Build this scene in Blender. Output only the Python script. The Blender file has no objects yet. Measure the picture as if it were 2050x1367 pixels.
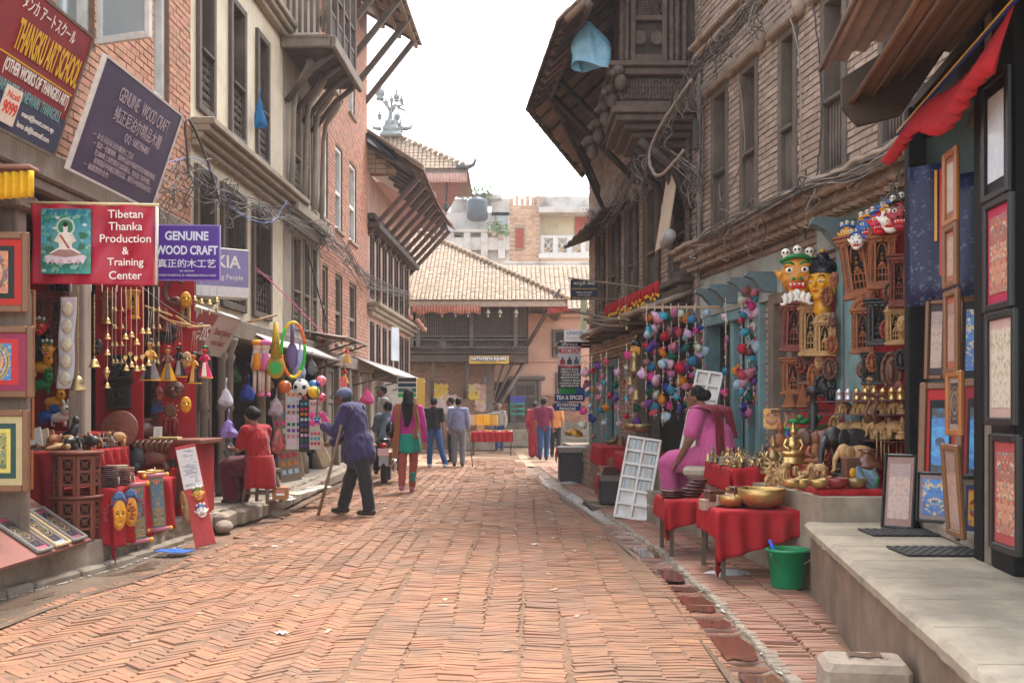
import bpy,math,random
import numpy as np
from mathutils import Vector,Matrix,Euler
R=math.radians
random.seed(11)
rng=np.random.default_rng(5)
SC=bpy.context.scene
COL=SC.collection
# camera, sky, sun, exposure
H_EYE,FPX,UC,VH=1.35,2000.0,1025.0,820.0
cam_d=bpy.data.cameras.new('camera')
cam=bpy.data.objects.new('camera',cam_d);COL.objects.link(cam)
cam.location=(0,0,H_EYE);cam.rotation_euler=(R(90),0,0)
cam_d.sensor_width=36.0;cam_d.lens=36.0*FPX/2050.0
cam_d.shift_y=(VH-683.5)/2050.0
cam_d.clip_end=600
cam_d.dof.use_dof=True;cam_d.dof.focus_distance=10.0;cam_d.dof.aperture_fstop=8.0
SC.camera=cam
w=bpy.data.worlds.new('World');SC.world=w;w.use_nodes=True
nt=w.node_tree;bg=nt.nodes['Background']
sky=nt.nodes.new('ShaderNodeTexSky');sky.sky_type='NISHITA';sky.sun_disc=False
SUN_EL,SUN_ROT=62.0,20.0
sky.sun_elevation=R(SUN_EL);sky.sun_rotation=R(SUN_ROT)
sky.air_density=1.0;sky.dust_density=2.0;sky.ozone_density=1.0
hs=nt.nodes.new('ShaderNodeHueSaturation');hs.inputs['Saturation'].default_value=0.28
nt.links.new(sky.outputs[0],hs.inputs['Color']);nt.links.new(hs.outputs[0],bg.inputs[0])
bg.inputs[1].default_value=0.15
sun_d=bpy.data.lights.new('sun','SUN');sun=bpy.data.objects.new('sun',sun_d);COL.objects.link(sun)
sun_d.energy=1.3;sun_d.angle=R(18);sun_d.color=(1.0,0.95,0.87)
_d=Vector((math.sin(R(SUN_ROT))*math.cos(R(SUN_EL)),math.cos(R(SUN_ROT))*math.cos(R(SUN_EL)),math.sin(R(SUN_EL))))
sun.rotation_euler=(-_d).to_track_quat('-Z','Y').to_euler()
SC.view_settings.view_transform='Standard';SC.view_settings.look='None'
SC.view_settings.gamma=1.0;SC.view_settings.use_curve_mapping=False
SC.view_settings.exposure=2.2
SC.cycles.max_bounces=6;SC.cycles.diffuse_bounces=3;SC.cycles.glossy_bounces=3
SC.cycles.transmission_bounces=4;SC.cycles.transparent_max_bounces=6;SC.cycles.volume_bounces=0
SC.cycles.use_denoising=True
# helpers: points
def P(u,v,Y):return Vector(((u-UC)/FPX*Y,Y,H_EYE+(VH-v)/FPX*Y))
def G(u,v,z=0.0):
 Y=FPX*(H_EYE-z)/(v-VH);return Vector(((u-UC)/FPX*Y,Y,z))
class Wall:
 """a vertical facade: local x along it, local y out to the street, local z up"""
 def __init__(s,a,b):
  a=Vector((a[0],a[1],0));b=Vector((b[0],b[1],0))
  s.o=a;s.d=(b-a).normalized();s.L=(b-a).length
  s.n=Vector((0,0,1)).cross(s.d)
  s.M=Matrix.Translation(a)@Matrix(((s.d.x,s.n.x,0,0),(s.d.y,s.n.y,0,0),(0,0,1,0),(0,0,0,1)))
 def Yof(s,u,out=0.0):
  k=(u-UC)/FPX;o=s.o+s.n*out
  t=(k*o.y-o.x)/(s.d.x-k*s.d.y);return o.y+t*s.d.y,t
 def sz(s,u,v,out=0.0):
  Y,t=s.Yof(u,out);return t,H_EYE+(VH-v)/FPX*Y
 def w(s,x,y=0.0,z=0.0):return s.M@Vector((x,y,z))
def TR(x=0,y=0,z=0):return Matrix.Translation((x,y,z))
def RX(a):return Matrix.Rotation(R(a),4,'X')
def RY(a):return Matrix.Rotation(R(a),4,'Y')
def RZ(a):return Matrix.Rotation(R(a),4,'Z')
def SCL(x,y,z):return Matrix.Diagonal((x,y,z,1))
# helpers: materials
MATS={}
def mat(name,base,rough=0.75,var=0.25,scale=9.0,bump=0.15,bscale=60.0,metal=0.0,rnd=0.0,hue=0.0,dirt=None,dscale=1.6,dlo=0.5,dhi=0.7,alpha=1.0,spec=0.4,grain=None,coat=0.0,sheen=0.0,trans=0.0):
 """procedural surface: base colour with noise variation, per-piece variation, dirt stains and fine relief"""
 if name in MATS:return MATS[name]
 m=bpy.data.materials.new(name);m.use_nodes=True;t=m.node_tree;N=t.nodes;Lk=t.links
 b=N['Principled BSDF']
 geo=N.new('ShaderNodeNewGeometry');pos=geo.outputs['Position']
 if grain:
  mp=N.new('ShaderNodeMapping');mp.inputs['Scale'].default_value=grain
  Lk.new(pos,mp.inputs[0]);gp=mp.outputs[0]
 else:gp=pos
 n=N.new('ShaderNodeTexNoise');n.inputs['Scale'].default_value=scale;n.inputs['Detail'].default_value=4
 n.inputs['Roughness'].default_value=0.65;Lk.new(gp,n.inputs['Vector'])
 mr=N.new('ShaderNodeMapRange');mr.inputs[1].default_value=0.25;mr.inputs[2].default_value=0.75
 mr.inputs[3].default_value=1-var;mr.inputs[4].default_value=1+var;Lk.new(n.outputs[0],mr.inputs[0])
 val=mr.outputs[0]
 hsv=N.new('ShaderNodeHueSaturation');hsv.inputs['Color'].default_value=(*base,1)
 if rnd or hue:
  oi=N.new('ShaderNodeObjectInfo')
  ad=N.new('ShaderNodeMath');ad.operation='ADD'
  Lk.new(geo.outputs['Random Per Island'],ad.inputs[0]);Lk.new(oi.outputs['Random'],ad.inputs[1])
  wn=N.new('ShaderNodeTexWhiteNoise');wn.noise_dimensions='1D';Lk.new(ad.outputs[0],wn.inputs['W'])
  sp=N.new('ShaderNodeSeparateColor');Lk.new(wn.outputs['Color'],sp.inputs[0])
  r2=N.new('ShaderNodeMapRange');r2.inputs[3].default_value=1-rnd;r2.inputs[4].default_value=1+rnd
  Lk.new(sp.outputs[0],r2.inputs[0])
  mu=N.new('ShaderNodeMath');mu.operation='MULTIPLY';Lk.new(val,mu.inputs[0]);Lk.new(r2.outputs[0],mu.inputs[1]);val=mu.outputs[0]
  r3=N.new('ShaderNodeMapRange');r3.inputs[3].default_value=0.5-hue;r3.inputs[4].default_value=0.5+hue
  Lk.new(sp.outputs[1],r3.inputs[0]);Lk.new(r3.outputs[0],hsv.inputs['Hue'])
 Lk.new(val,hsv.inputs['Value']);colr=hsv.outputs[0]
 if dirt:
  n2=N.new('ShaderNodeTexNoise');n2.inputs['Scale'].default_value=dscale;n2.inputs['Detail'].default_value=6
  n2.inputs['Roughness'].default_value=0.7;Lk.new(pos,n2.inputs['Vector'])
  m2=N.new('ShaderNodeMapRange');m2.inputs[1].default_value=dlo;m2.inputs[2].default_value=dhi;Lk.new(n2.outputs[0],m2.inputs[0])
  mx=N.new('ShaderNodeMix');mx.data_type='RGBA';Lk.new(m2.outputs[0],mx.inputs[0]);Lk.new(colr,mx.inputs[6])
  mx.inputs[7].default_value=(*dirt,1);colr=mx.outputs[2]
 Lk.new(colr,b.inputs['Base Color'])
 if var>0.05 and not metal:
  rr=N.new('ShaderNodeMapRange');rr.inputs[3].default_value=max(0.03,rough-0.15);rr.inputs[4].default_value=min(1,rough+0.15)
  Lk.new(n.outputs[0],rr.inputs[0]);Lk.new(rr.outputs[0],b.inputs['Roughness'])
 else:b.inputs['Roughness'].default_value=rough
 b.inputs['Metallic'].default_value=metal
 b.inputs['Specular IOR Level'].default_value=spec
 b.inputs['Coat Weight'].default_value=coat;b.inputs['Coat Roughness'].default_value=0.15
 b.inputs['Sheen Weight'].default_value=sheen
 b.inputs['Alpha'].default_value=alpha;b.inputs['Transmission Weight'].default_value=trans
 if bump:
  nb=N.new('ShaderNodeTexNoise');nb.inputs['Scale'].default_value=bscale;nb.inputs['Detail'].default_value=3
  Lk.new(gp,nb.inputs['Vector'])
  bp=N.new('ShaderNodeBump');bp.inputs['Strength'].default_value=min(1.0,bump*2);bp.inputs['Distance'].default_value=0.006
  Lk.new(nb.outputs[0],bp.inputs['Height']);Lk.new(bp.outputs[0],b.inputs['Normal'])
 MATS[name]=m;return m
def H(hexs,k=1.0):
 """sRGB hex -> linear"""
 c=[int(hexs[i:i+2],16)/255 for i in(0,2,4)]
 return tuple(k*(x/12.92 if x<=.04045 else((x+.055)/1.055)**2.4)for x in c)
_pc={}
def paint(hexs,rough=0.5,metal=0.0,k=1.0,**kw):
 key='paint_%s_%s_%s_%s'%(hexs,rough,metal,k)+('' if not kw else str(sorted(kw.items())))
 if key not in _pc:_pc[key]=mat('paint_%d'%len(_pc),H(hexs,k),rough,kw.pop('var',0.12),kw.pop('scale',22),kw.pop('bump',0.06),metal=metal,**kw)
 return _pc[key]
 # helpers: objects
def link(o):COL.objects.link(o);return o
def tag(o,label=None,cat=None,group=None,kind=None):
 if label:o['label']=label
 if cat:o['category']=cat
 if group:o['group']=group
 if kind:o['kind']=kind
 return o
def thing(name,label,cat,M=None,group=None):
 o=link(bpy.data.objects.new(name,None));o.empty_display_size=0.1
 if M is not None:o.matrix_world=M if isinstance(M,Matrix)else TR(*M)
 return tag(o,label,cat,group)
class MB:
 """collects simple shapes; build() links them as one mesh object"""
 def __init__(s):s.v=[];s.f=[];s.m=[];s.mi=0;s.n=0;s.sm=[];s.smooth=True
 def add(s,vs,fs,M=None,sm=None):
  vs=np.asarray(vs,float).reshape(-1,3)
  if M is not None:
   A=np.array(M);vs=vs@A[:3,:3].T+A[:3,3]
  s.v.append(vs)
  k=s.n
  for f in fs:s.f.append([i+k for i in f])
  s.m+=[s.mi]*len(fs);s.sm+=[s.smooth if sm is None else sm]*len(fs)
  s.n+=len(vs);return s
 def box(s,c,d,M=None,bev=0.0,taper=1.0):
  x,y,z=d[0]/2,d[1]/2,d[2]/2
  if bev<=0:
   vs=[(sx*x*(taper if sz>0 else 1)+c[0],sy*y*(taper if sz>0 else 1)+c[1],sz*z+c[2])for sz in(-1,1)for sy in(-1,1)for sx in(-1,1)]
   return s.add(vs,[(0,2,3,1),(4,5,7,6),(0,1,5,4),(2,6,7,3),(0,4,6,2),(1,3,7,5)],M,False)
  b=min(bev,x*.8,y*.8,z*.8)
  rings=[(-z,b),(-z+b,0),(z-b,0),(z,b)]
  vs=[];fs=[]
  for zz,i in rings:
   X,Y=x-i,y-i
   t=taper if zz>0 else 1
   for px,py in((-X+b,-Y),(X-b,-Y),(X,-Y+b),(X,Y-b),(X-b,Y),(-X+b,Y),(-X,Y-b),(-X,-Y+b)):
    vs.append((px*t+c[0],py*t+c[1],zz+c[2]))
  for r in range(3):
   for i in range(8):a=r*8+i;bb=r*8+(i+1)%8;fs.append((a,bb,bb+8,a+8))
  fs.append(tuple(range(7,-1,-1)));fs.append(tuple(range(24,32)))
  return s.add(vs,fs,M,False)
 def tube(s,pts,r,n=8,M=None,cap=True,closed=False):
  pts=[Vector(p)for p in pts];k=len(pts)
  rs=r if isinstance(r,(list,tuple))else[r]*k
  vs=[];fs=[];up=None
  for i,p in enumerate(pts):
   if closed:t=pts[(i+1)%k]-pts[i-1]
   else:t=pts[min(i+1,k-1)]-pts[max(i-1,0)]
   if t.length<1e-9:t=Vector((0,0,1))
   t.normalize()
   if up is None:
    up=Vector((0,0,1))if abs(t.z)<.9 else Vector((1,0,0))
   a=up.cross(t)
   if a.length<1e-6:a=Vector((1,0,0)).cross(t)
   a.normalize();b=t.cross(a);up=b
   for j in range(n):
    an=2*math.pi*j/n;q=p+a*(math.cos(an)*rs[i])+b*(math.sin(an)*rs[i]);vs.append(q[:])
  for i in range(k if closed else k-1):
   o1=i*n;o2=((i+1)%k)*n
   for j in range(n):fs.append((o1+j,o1+(j+1)%n,o2+(j+1)%n,o2+j))
  if cap and not closed:
   fs.append(tuple(range(n-1,-1,-1)));fs.append(tuple(range((k-1)*n,k*n)))
  return s.add(vs,fs,M)
 def lathe(s,prof,n=16,M=None,c=(0,0,0),sq=1.0,a0=0,cap=True):
  """prof: (radius, z) from bottom to top"""
  vs=[];fs=[]
  for r_,z in prof:
   for j in range(n):
    an=2*math.pi*(j+a0)/n;vs.append((c[0]+r_*math.cos(an),c[1]+r_*math.sin(an)*sq,c[2]+z))
  for i in range(len(prof)-1):
   for j in range(n):a=i*n+j;b=i*n+(j+1)%n;fs.append((a,b,b+n,a+n))
  if cap:
   if prof[0][0]>1e-5:fs.append(tuple(range(n-1,-1,-1)))
   if prof[-1][0]>1e-5:fs.append(tuple(range((len(prof)-1)*n,len(prof)*n)))
  return s.add(vs,fs,M)
 def ball(s,c,r,n=10,m=7,M=None):
  r=(r,r,r)if not isinstance(r,(tuple,list,Vector))else r
  vs=[];fs=[]
  for i in range(m+1):
   th=math.pi*i/m
   for j in range(n):
    ph=2*math.pi*j/n
    vs.append((c[0]+r[0]*math.sin(th)*math.cos(ph),c[1]+r[1]*math.sin(th)*math.sin(ph),c[2]-r[2]*math.cos(th)))
  for i in range(m):
   for j in range(n):a=i*n+j;b=i*n+(j+1)%n;fs.append((a,b,b+n,a+n))
  return s.add(vs,fs,M)
 def prism(s,poly,h0,h1,M=None,sm=False):
  """poly in local xy, extruded along z from h0 to h1"""
  k=len(poly)
  ar=sum(poly[i][0]*poly[(i+1)%k][1]-poly[(i+1)%k][0]*poly[i][1]for i in range(k))
  if ar<0:poly=poly[::-1]
  vs=[(x,y,h0)for x,y in poly]+[(x,y,h1)for x,y in poly]
  fs=[tuple(range(k-1,-1,-1)),tuple(range(k,2*k))]+[(i,(i+1)%k,(i+1)%k+k,i+k)for i in range(k)]
  return s.add(vs,fs,M,sm)
 def grid(s,fn,nu,nv,M=None,thick=0.0):
  """surface fn(a,b), a,b in 0..1; with thickness it gets a back and a rim"""
  vs=[fn(i/nu,j/nv)for j in range(nv+1)for i in range(nu+1)]
  k=nu+1
  fs=[(j*k+i,j*k+i+1,(j+1)*k+i+1,(j+1)*k+i)for j in range(nv)for i in range(nu)]
  if thick:
   V=np.array([list(q)for q in vs],float).reshape(nv+1,nu+1,3)
   nn=np.cross(np.gradient(V,axis=1),np.gradient(V,axis=0));nn/=np.linalg.norm(nn,axis=2,keepdims=True)+1e-9
   B=(V-nn*thick).reshape(-1,3);q=len(vs)
   vs=list(map(tuple,V.reshape(-1,3)))+list(map(tuple,B))
   fs+=[(f[3]+q,f[2]+q,f[1]+q,f[0]+q)for f in fs]
   rim=[i for i in range(k)]+[j*k+nu for j in range(1,nv+1)]+[nv*k+i for i in range(nu-1,-1,-1)]+[j*k for j in range(nv-1,0,-1)]
   fs+=[(rim[(i+1)%len(rim)],rim[i],rim[i]+q,rim[(i+1)%len(rim)]+q)for i in range(len(rim))]
  return s.add(vs,fs,M)
 def mesh(s,name,mats):
  me=bpy.data.meshes.new(name)
  V=np.concatenate(s.v)if s.v else np.zeros((0,3))
  me.from_pydata(V.tolist(),[],s.f)
  mats=mats if isinstance(mats,(list,tuple))else[mats]
  for q in mats:me.materials.append(q)
  if len(mats)>1:me.polygons.foreach_set('material_index',s.m)
  me.polygons.foreach_set('use_smooth',s.sm)
  me.update();return me
 def build(s,name,mats,parent=None,M=None,kind=None):
  o=link(bpy.data.objects.new(name,s.mesh(name,mats)))
  if parent is not None:o.parent=parent
  if M is not None:o.matrix_local=M
  if kind:o['kind']=kind
  return o
def solo(mb,name,mats,label,cat,M=None,group=None):
 """a thing that is one mesh"""
 o=mb.build(name,mats)
 if M is not None:o.matrix_world=M if isinstance(M,Matrix)else TR(*M)
 return tag(o,label,cat,group)
def struct(mb,name,mats,M=None,parent=None):
 o=mb.build(name,mats,parent)
 if M is not None:o.matrix_world=M
 o['kind']='structure';return o
def clone(o,M=None,label=None,parent=None):
 c=link(o.copy());c.parent=parent
 if parent is not None:c.matrix_parent_inverse=o.matrix_parent_inverse.copy();c.matrix_local=o.matrix_local
 for ch in list(o.children):clone(ch,parent=c)
 if M is not None:c.matrix_world=M if isinstance(M,Matrix)else TR(*M)
 if label:c['label']=label
 return c
def instance(me,name,M,parent=None):
 o=link(bpy.data.objects.new(name,me))
 if parent is not None:o.parent=parent
 o.matrix_local=M;return o
def lettering(body,m,parent,M,w=None,h=None,bold=0.0,ext=0.0015,name='lettering',shear=0.0,spacing=1.0):
 """flat letters in the local xz plane facing -y, centred; scaled to w x h metres"""
 cu=bpy.data.curves.new(name,'FONT');cu.body=body;cu.align_x='CENTER';cu.align_y='CENTER'
 cu.size=1;cu.extrude=0.01;cu.offset=bold;cu.shear=shear;cu.space_character=spacing;cu.resolution_u=3
 to=link(bpy.data.objects.new('lettering_curve',cu))
 dg=bpy.context.evaluated_depsgraph_get()
 me=bpy.data.meshes.new_from_object(to.evaluated_get(dg));me.name=name
 bpy.data.objects.remove(to);bpy.data.curves.remove(cu)
 k=len(me.vertices)
 if k==0:return None
 V=np.empty(k*3,'f');me.vertices.foreach_get('co',V);V=V.reshape(-1,3)
 lo,hi=V.min(0),V.max(0);c=(lo+hi)/2;d=hi-lo
 sx=(w/d[0])if w else None;sy=(h/d[1])if h else None
 sx=sx or sy or 1;sy=sy or sx
 V2=np.stack([(V[:,0]-c[0])*sx,-(V[:,2]/0.01)*ext,(V[:,1]-c[1])*sy],1).astype('f')
 me.vertices.foreach_set('co',V2.ravel())
 me.materials.clear();me.materials.append(m);me.update()
 o=link(bpy.data.objects.new(name,me));o.parent=parent;o.matrix_local=M;return o
def blend(parts,voxel,name,m,parent,smooth=4,wr=0.0,wf=40.0,seed=0,M=None,squash=None):
 """one continuous skin over capsules: parts are (p, q, r0, r1) or ('e', centre, radii)"""
 mb=MB()
 for p in parts:
  if p[0]=='e':mb.ball(p[1],p[2],14,10)
  else:
   a,b=Vector(p[0]),Vector(p[1]);r0,r1=p[2],p[3]
   d=b-a;L=d.length
   if L<1e-6:mb.ball(a,r0);continue
   q=Vector((0,0,1)).rotation_difference(d).to_matrix().to_4x4();q.translation=a
   fl=p[4]if len(p)>4 else 1.0
   pr=[(r0*math.cos(t),-r0*math.sin(t))for t in(1.57,1.1,.7,.35,0)]+[(r1*math.cos(t),L+r1*math.sin(t))for t in(0,.35,.7,1.1,1.57)]
   pr=[(max(r_,1e-4),z)for r_,z in pr]
   mb.lathe(pr,14,q,sq=fl)
 me0=mb.mesh(name,m);o=link(bpy.data.objects.new(name,me0))
 md=o.modifiers.new('r','REMESH');md.mode='VOXEL';md.voxel_size=voxel;md.use_smooth_shade=True
 if smooth:ms=o.modifiers.new('s','SMOOTH');ms.iterations=smooth;ms.factor=0.5
 dg=bpy.context.evaluated_depsgraph_get()
 me=bpy.data.meshes.new_from_object(o.evaluated_get(dg));me.name=name
 bpy.data.objects.remove(o);bpy.data.meshes.remove(me0)
 if wr:
  k=len(me.vertices);V=np.empty(k*3,'f');me.vertices.foreach_get('co',V);V=V.reshape(-1,3)
  Nn=np.empty(k*3,'f');me.vertices.foreach_get('normal',Nn);Nn=Nn.reshape(-1,3)
  g=np.random.default_rng(seed);dsp=np.zeros(k)
  for i in range(7):
   kv=g.normal(size=3)*np.array([1,1,.55])*wf*g.uniform(.4,1.3);warp=np.sin(V@(g.normal(size=3)*wf*.3)+g.uniform(0,6))*1.2
   dsp+=np.sin(V@kv+g.uniform(0,6)+warp)
  dsp=1-np.abs(dsp/3.0);V+=Nn*(dsp*wr)[:,None]
  me.vertices.foreach_set('co',V.ravel().astype('f'))
 me.materials.clear();me.materials.append(m)
 me.polygons.foreach_set('use_smooth',[True]*len(me.polygons));me.update()
 o=link(bpy.data.objects.new(name,me))
 if parent is not None:o.parent=parent
 if M is not None:o.matrix_local=M
 return o
def jit(a):return random.uniform(-a,a)
def pieces(name,transforms,proto_fn,mats,parent,nobj,stuffname,key=None):
 """many alike pieces: the first nobj (largest in view) as objects sharing mesh data, the rest joined into one part"""
 protos=[proto_fn(i)for i in range(4)]
 mes=[]
 for v,f in protos:
  me=bpy.data.meshes.new(name);me.from_pydata(v.tolist(),[],f);me.materials.append(mats);mes.append(me)
 if key:transforms=sorted(transforms,key=key)
 for i,M in enumerate(transforms[:nobj]):instance(mes[i%4],name,M,parent)
 rest=transforms[nobj:]
 if rest:
  mb=MB();mb.smooth=False
  for i,M in enumerate(rest):mb.add(*protos[(i*7+i//5)%4],M=M)
  return mb.build(stuffname,mats,parent,kind='stuff')
def brick_proto(seed=0,worn=0.12):
 """unit brick: x,y in -.5...5, top at z=0, bottom at z=-1; y/x edges worn"""
 def fn(i):
  g=np.random.default_rng(100+seed*10+i)
  v=[]
  for z,k in((-1,0.0),(-0.22,0.0),(0.0,worn)):
   for x,y in((-.5,-.5),(.5,-.5),(.5,.5),(-.5,.5)):
    v.append((x*(1-k*0.35)+g.uniform(-.02,.02),y*(1-k)+g.uniform(-.035,.035),z+(g.uniform(-.05,.03)if z==0 else 0)))
  f=[(0,1,5,4),(1,2,6,5),(2,3,7,6),(3,0,4,7),(4,5,9,8),(5,6,10,9),(6,7,11,10),(7,4,8,11),(8,9,10,11)]
  return np.array(v),f
 return fn
def clip_row(s0,s1,holes,z0,z1):
 segs=[(s0,s1)]
 for(a,b,c,d)in holes:
  if z1<=c+.02 or z0>=d-.02:continue
  out=[]
  for(p,q)in segs:
   if b<=p or a>=q:out.append((p,q));continue
   if a>p:out.append((p,a))
   if b<q:out.append((b,q))
  segs=out
 return segs
def brickwork(W,parent,s0,s1,z0,z1,holes,m,bw=0.22,bh=0.07,gap=0.011,proud=0.014,nobj=300,cond=None,rough=0.004):
 """courses of separate bricks on the facade W, clipped round the holes (s0,s1,z0,z1)"""
 trs=[]
 r=0;z=z0
 while z<z1-0.02:
  off=(0.5 if r%2 else 0.0)*bw+jit(.012)
  for(p,q)in clip_row(s0,s1,holes,z,z+bh):
   k0=math.floor((p-off)/bw)
   k=k0
   while off+k*bw<q-.02:
    a=max(p,off+k*bw);b=min(q,off+(k+1)*bw);k+=1
    if b-a<.035:continue
    if cond and not cond((a+b)/2,z):continue
    pr=proud+jit(rough)
    M=TR((a+b)/2,pr,z+bh/2+jit(.002))@RX(-90+jit(1.2))@RZ(jit(.6))@SCL(b-a-gap,bh-gap,0.05)
    trs.append((M,b-a))
  z+=bh;r+=1
 full=[t[0]for t in trs if t[1]>bw*.9];cut=[t[0]for t in trs if t[1]<=bw*.9]
 def key(M):
  p=W.M@M.translation;return p.y
 full.sort(key=key)
 return pieces('brick',full[:nobj]+full[nobj:]+cut,brick_proto(3),m,parent,nobj,'brickwork')
 # materials
M_BRICKROAD=mat('road_brick',(.262,.122,.064),.78,.25,5,.3,55,rnd=.13,hue=.008,dirt=(.165,.10,.065),dscale=1.1,dlo=.44,dhi=.72)
M_BRICKPINK=mat('road_brick_pink',(.27,.122,.08),.7,.22,6,.25,50,rnd=.22,hue=.014,dirt=(.27,.17,.115),dscale=2.4,dlo=.42,dhi=.75)
M_DIRT=mat('joint_dirt',(.22,.13,.08),.95,.4,12,.3,40)
M_EARTH=mat('earth',(.30,.21,.14),.95,.3,3,.2,30)
M_CONC=mat('concrete',(.30,.25,.195),.85,.22,5,.25,45,dirt=(.16,.12,.085),dscale=1.8,dlo=.42,dhi=.72)
M_CONCB=mat('brown_render',(.22,.155,.105),.9,.3,4,.35,30,dirt=(.13,.09,.06),dscale=2.5,dlo=.4,dhi=.7,grain=(1,1,.5))
M_SLAB=mat('pale_slab',(.35,.295,.215),.75,.15,4,.15,40,dirt=(.20,.165,.125),dscale=2.3,dlo=.40,dhi=.66)
M_STONE=mat('stone',(.30,.24,.18),.85,.25,7,.35,35,dirt=(.17,.13,.10),dscale=3,dlo=.45,dhi=.7)
M_WET=mat('water',(.15,.10,.07),.06,0,5,.05,8,spec=.9)
M_WETC=mat('wet_concrete',(.21,.15,.105),.3,.25,6,.2,35,dirt=(.10,.07,.05),dscale=3,dlo=.4,dhi=.7,spec=.6)
M_LITTER=mat('litter_white',(.50,.46,.41),.6,.1)
def lerp(a,b,t):return a+(b-a)*t
def pline(tab):
 ys=[t[0]for t in tab];xs=[t[1]for t in tab]
 return lambda y:float(np.interp(y,ys,xs))
XL=pline([(2,-3.95),(7.2,-3.62),(8.7,-3.32),(11.2,-3.22),(13,-3.05),(20,-3.25),(33,-3.35)])
XG=pline([(2,1.15),(5,1.26),(7,1.31),(9.6,1.29),(13,1.08),(18.6,.72),(25,.42),(33,.2)])
XR=pline([(2,1.0),(3,1.40),(7.4,2.20),(9,2.06),(11.7,1.82),(14.2,1.52),(19.3,1.22),(24,1.05),(33,2.0)])
def zroad(x,y):
 return.010*math.sin(x*1.7+y*.6)+.008*math.sin(x*3.1-y*1.3+1)+.006*math.sin(y*2.3+x*.7)-.018*max(0,abs(x+1.1)-1.2)
b=MB();b.grid(lambda a,c:(-150+300*a,-20+300*c,-.14),4,4);struct(b,'ground',M_EARTH)
b=MB()
def bed(a,c):
 y=2.0+30.5*c;x=lerp(-4.3,XG(y)-.12,a)
 return(x,y,zroad(x,y)-.004-.009*max(0,math.sin(x*5.1+2*math.sin(y*1.9))*math.sin(y*3.7+1.5*math.sin(x*2.3)))-(.02 if x<XL(y)+.3 and y<12.5 else 0))
b.grid(bed,60,260)
road=struct(b,'road',mat('road_dust',(.17,.095,.056),.95,.35,9,.35,45))
trs=[]
Lb,Wb=.212,.053
nn=4
def in_road(x,y):return XL(y)+(.36+.07*math.sin(y*2.1)if y<12.5 else.08)<x<XG(y)-.17 and 4.2<y<27
ang=R(45)
ca,sa=math.cos(ang),math.sin(ang)
XH=lambda y:-.95+.12*math.sin(y*.9)
for i in range(-420,520):
 for j in range(-40,620):
  m_=(i-j)%(2*nn)
  if m_==0:gx,gy,hor=i+nn/2,j+.5,True
  elif m_==2*nn-1:gx,gy,hor=i+.5,j+nn/2,False
  else:continue
  x=(gx*ca-gy*sa)*Wb*1.0-1.0;y=(gx*sa+gy*ca)*Wb+4.5
  if y<4.2 or y>27 or x<-4.3 or x>XH(y):continue
  if not in_road(x,y):continue
  a=45 if hor else 135
  rr=random.random()
  if rr<.012:continue
  tl=jit(.9)if rr>.05 else jit(5)
  dz=jit(.0018)if rr>.06 else random.uniform(-.012,.010)
  trs.append(TR(x,y,zroad(x,y)+dz)@RZ(a+jit(2.5))@RX(tl)@RY(jit(1.2))@SCL(Lb-random.uniform(.001,.008),Wb-random.uniform(.000,.006),.07))
lane=0;x0=-1.3
while x0<1.4:
 y=4.2+random.random()*.05;tilt=(13 if lane%2 else-11)
 while y<27:
  x=x0+.116+.03*math.sin(y*.8+lane*1.3)+jit(.012)
  tl=tilt*(1 if x<.55 else.35)
  if x>XH(y)+.02 and in_road(x+.02,y)and random.random()>.012:
   rr=random.random()
   dz=jit(.0018)if rr>.05 else random.uniform(-.012,.008)
   trs.append(TR(x,y,zroad(x,y)+dz)@RZ(tl+jit(3))@RX(jit(1.0)if rr>.05 else jit(5))@RY(jit(1.2))@SCL(.238-random.uniform(.002,.012),Wb-random.uniform(.000,.006),.07))
  y+=Wb*random.uniform(.97,1.05)
 x0+=.228;lane+=1
def seen(M):
 p=M.translation
 return p.y+(0 if(4.95<p.y and abs(p.x)<p.y*.51)else 100)
pieces('brick',trs,brick_proto(1,.10),M_BRICKROAD,road,300,'brickwork',key=seen)
b=MB();b.smooth=False
for k in range(150):
 y=random.uniform(5,20);x=random.uniform(XL(y)+.2,XG(y)-.2)
 l=random.uniform(.02,.10)
 b.box((0,0,0),(l,l*random.uniform(.2,.5),.008),TR(x,y,zroad(x,y)+.004)@RZ(jit(90))@RX(jit(8)),bev=.002)
b.build('brick_chips',mat('chips',(.42,.28,.19),.8,.3),road,kind='stuff')
b=MB()
def lg(a,c):
 y=4.5+15*c;wd=.50 if y<12.5 else.14;x=lerp(XL(y)-.30,XL(y)+wd,a);return(x,y,-.034+.022*(2*a-.9)**2+.003*math.sin(y*9+a*4))
b.grid(lg,12,90);lgut=struct(b,'left_gutter',M_WETC)
b=MB()
for(y0,y1)in((6.6,7.6),(8.3,9.1),(9.4,10.0),(11.5,12.6)):
 b.grid(lambda a,c:(lerp(XL(lerp(y0,y1,c))-.10,XL(lerp(y0,y1,c))+.20-.22*abs(c-.5)+.03*math.sin(c*17),a),lerp(y0,y1,c),-.029),4,16)
b.build('puddle',M_WET,lgut)
b=MB()
for k in range(200):y=5.5+7*random.random();b.ball((XL(y)-.09+jit(.012),y,-.024),(random.uniform(.006,.016),random.uniform(.012,.03),.004),6,4)
b.build('foam',mat('foam',(.40,.36,.31),.7,.1),lgut,kind='stuff')
b=MB()
def rg(a,c):
 y=2.5+29*c;x=XG(y)+lerp(-.17,.15,a);z=-.055+.04*abs(a-.5)*2;return(x,y,z)
b.grid(rg,8,120);rgut=struct(b,'right_gutter',M_WETC)
trs=[]
y=4.4
while y<12:
 if random.random()>.1:trs.append(TR(XG(y)-.005,y,-.018+jit(.006))@RZ(jit(2))@RX(jit(2))@SCL(.25,random.uniform(.045,.10),.05))
 y+=random.uniform(.1,.2)
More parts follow.
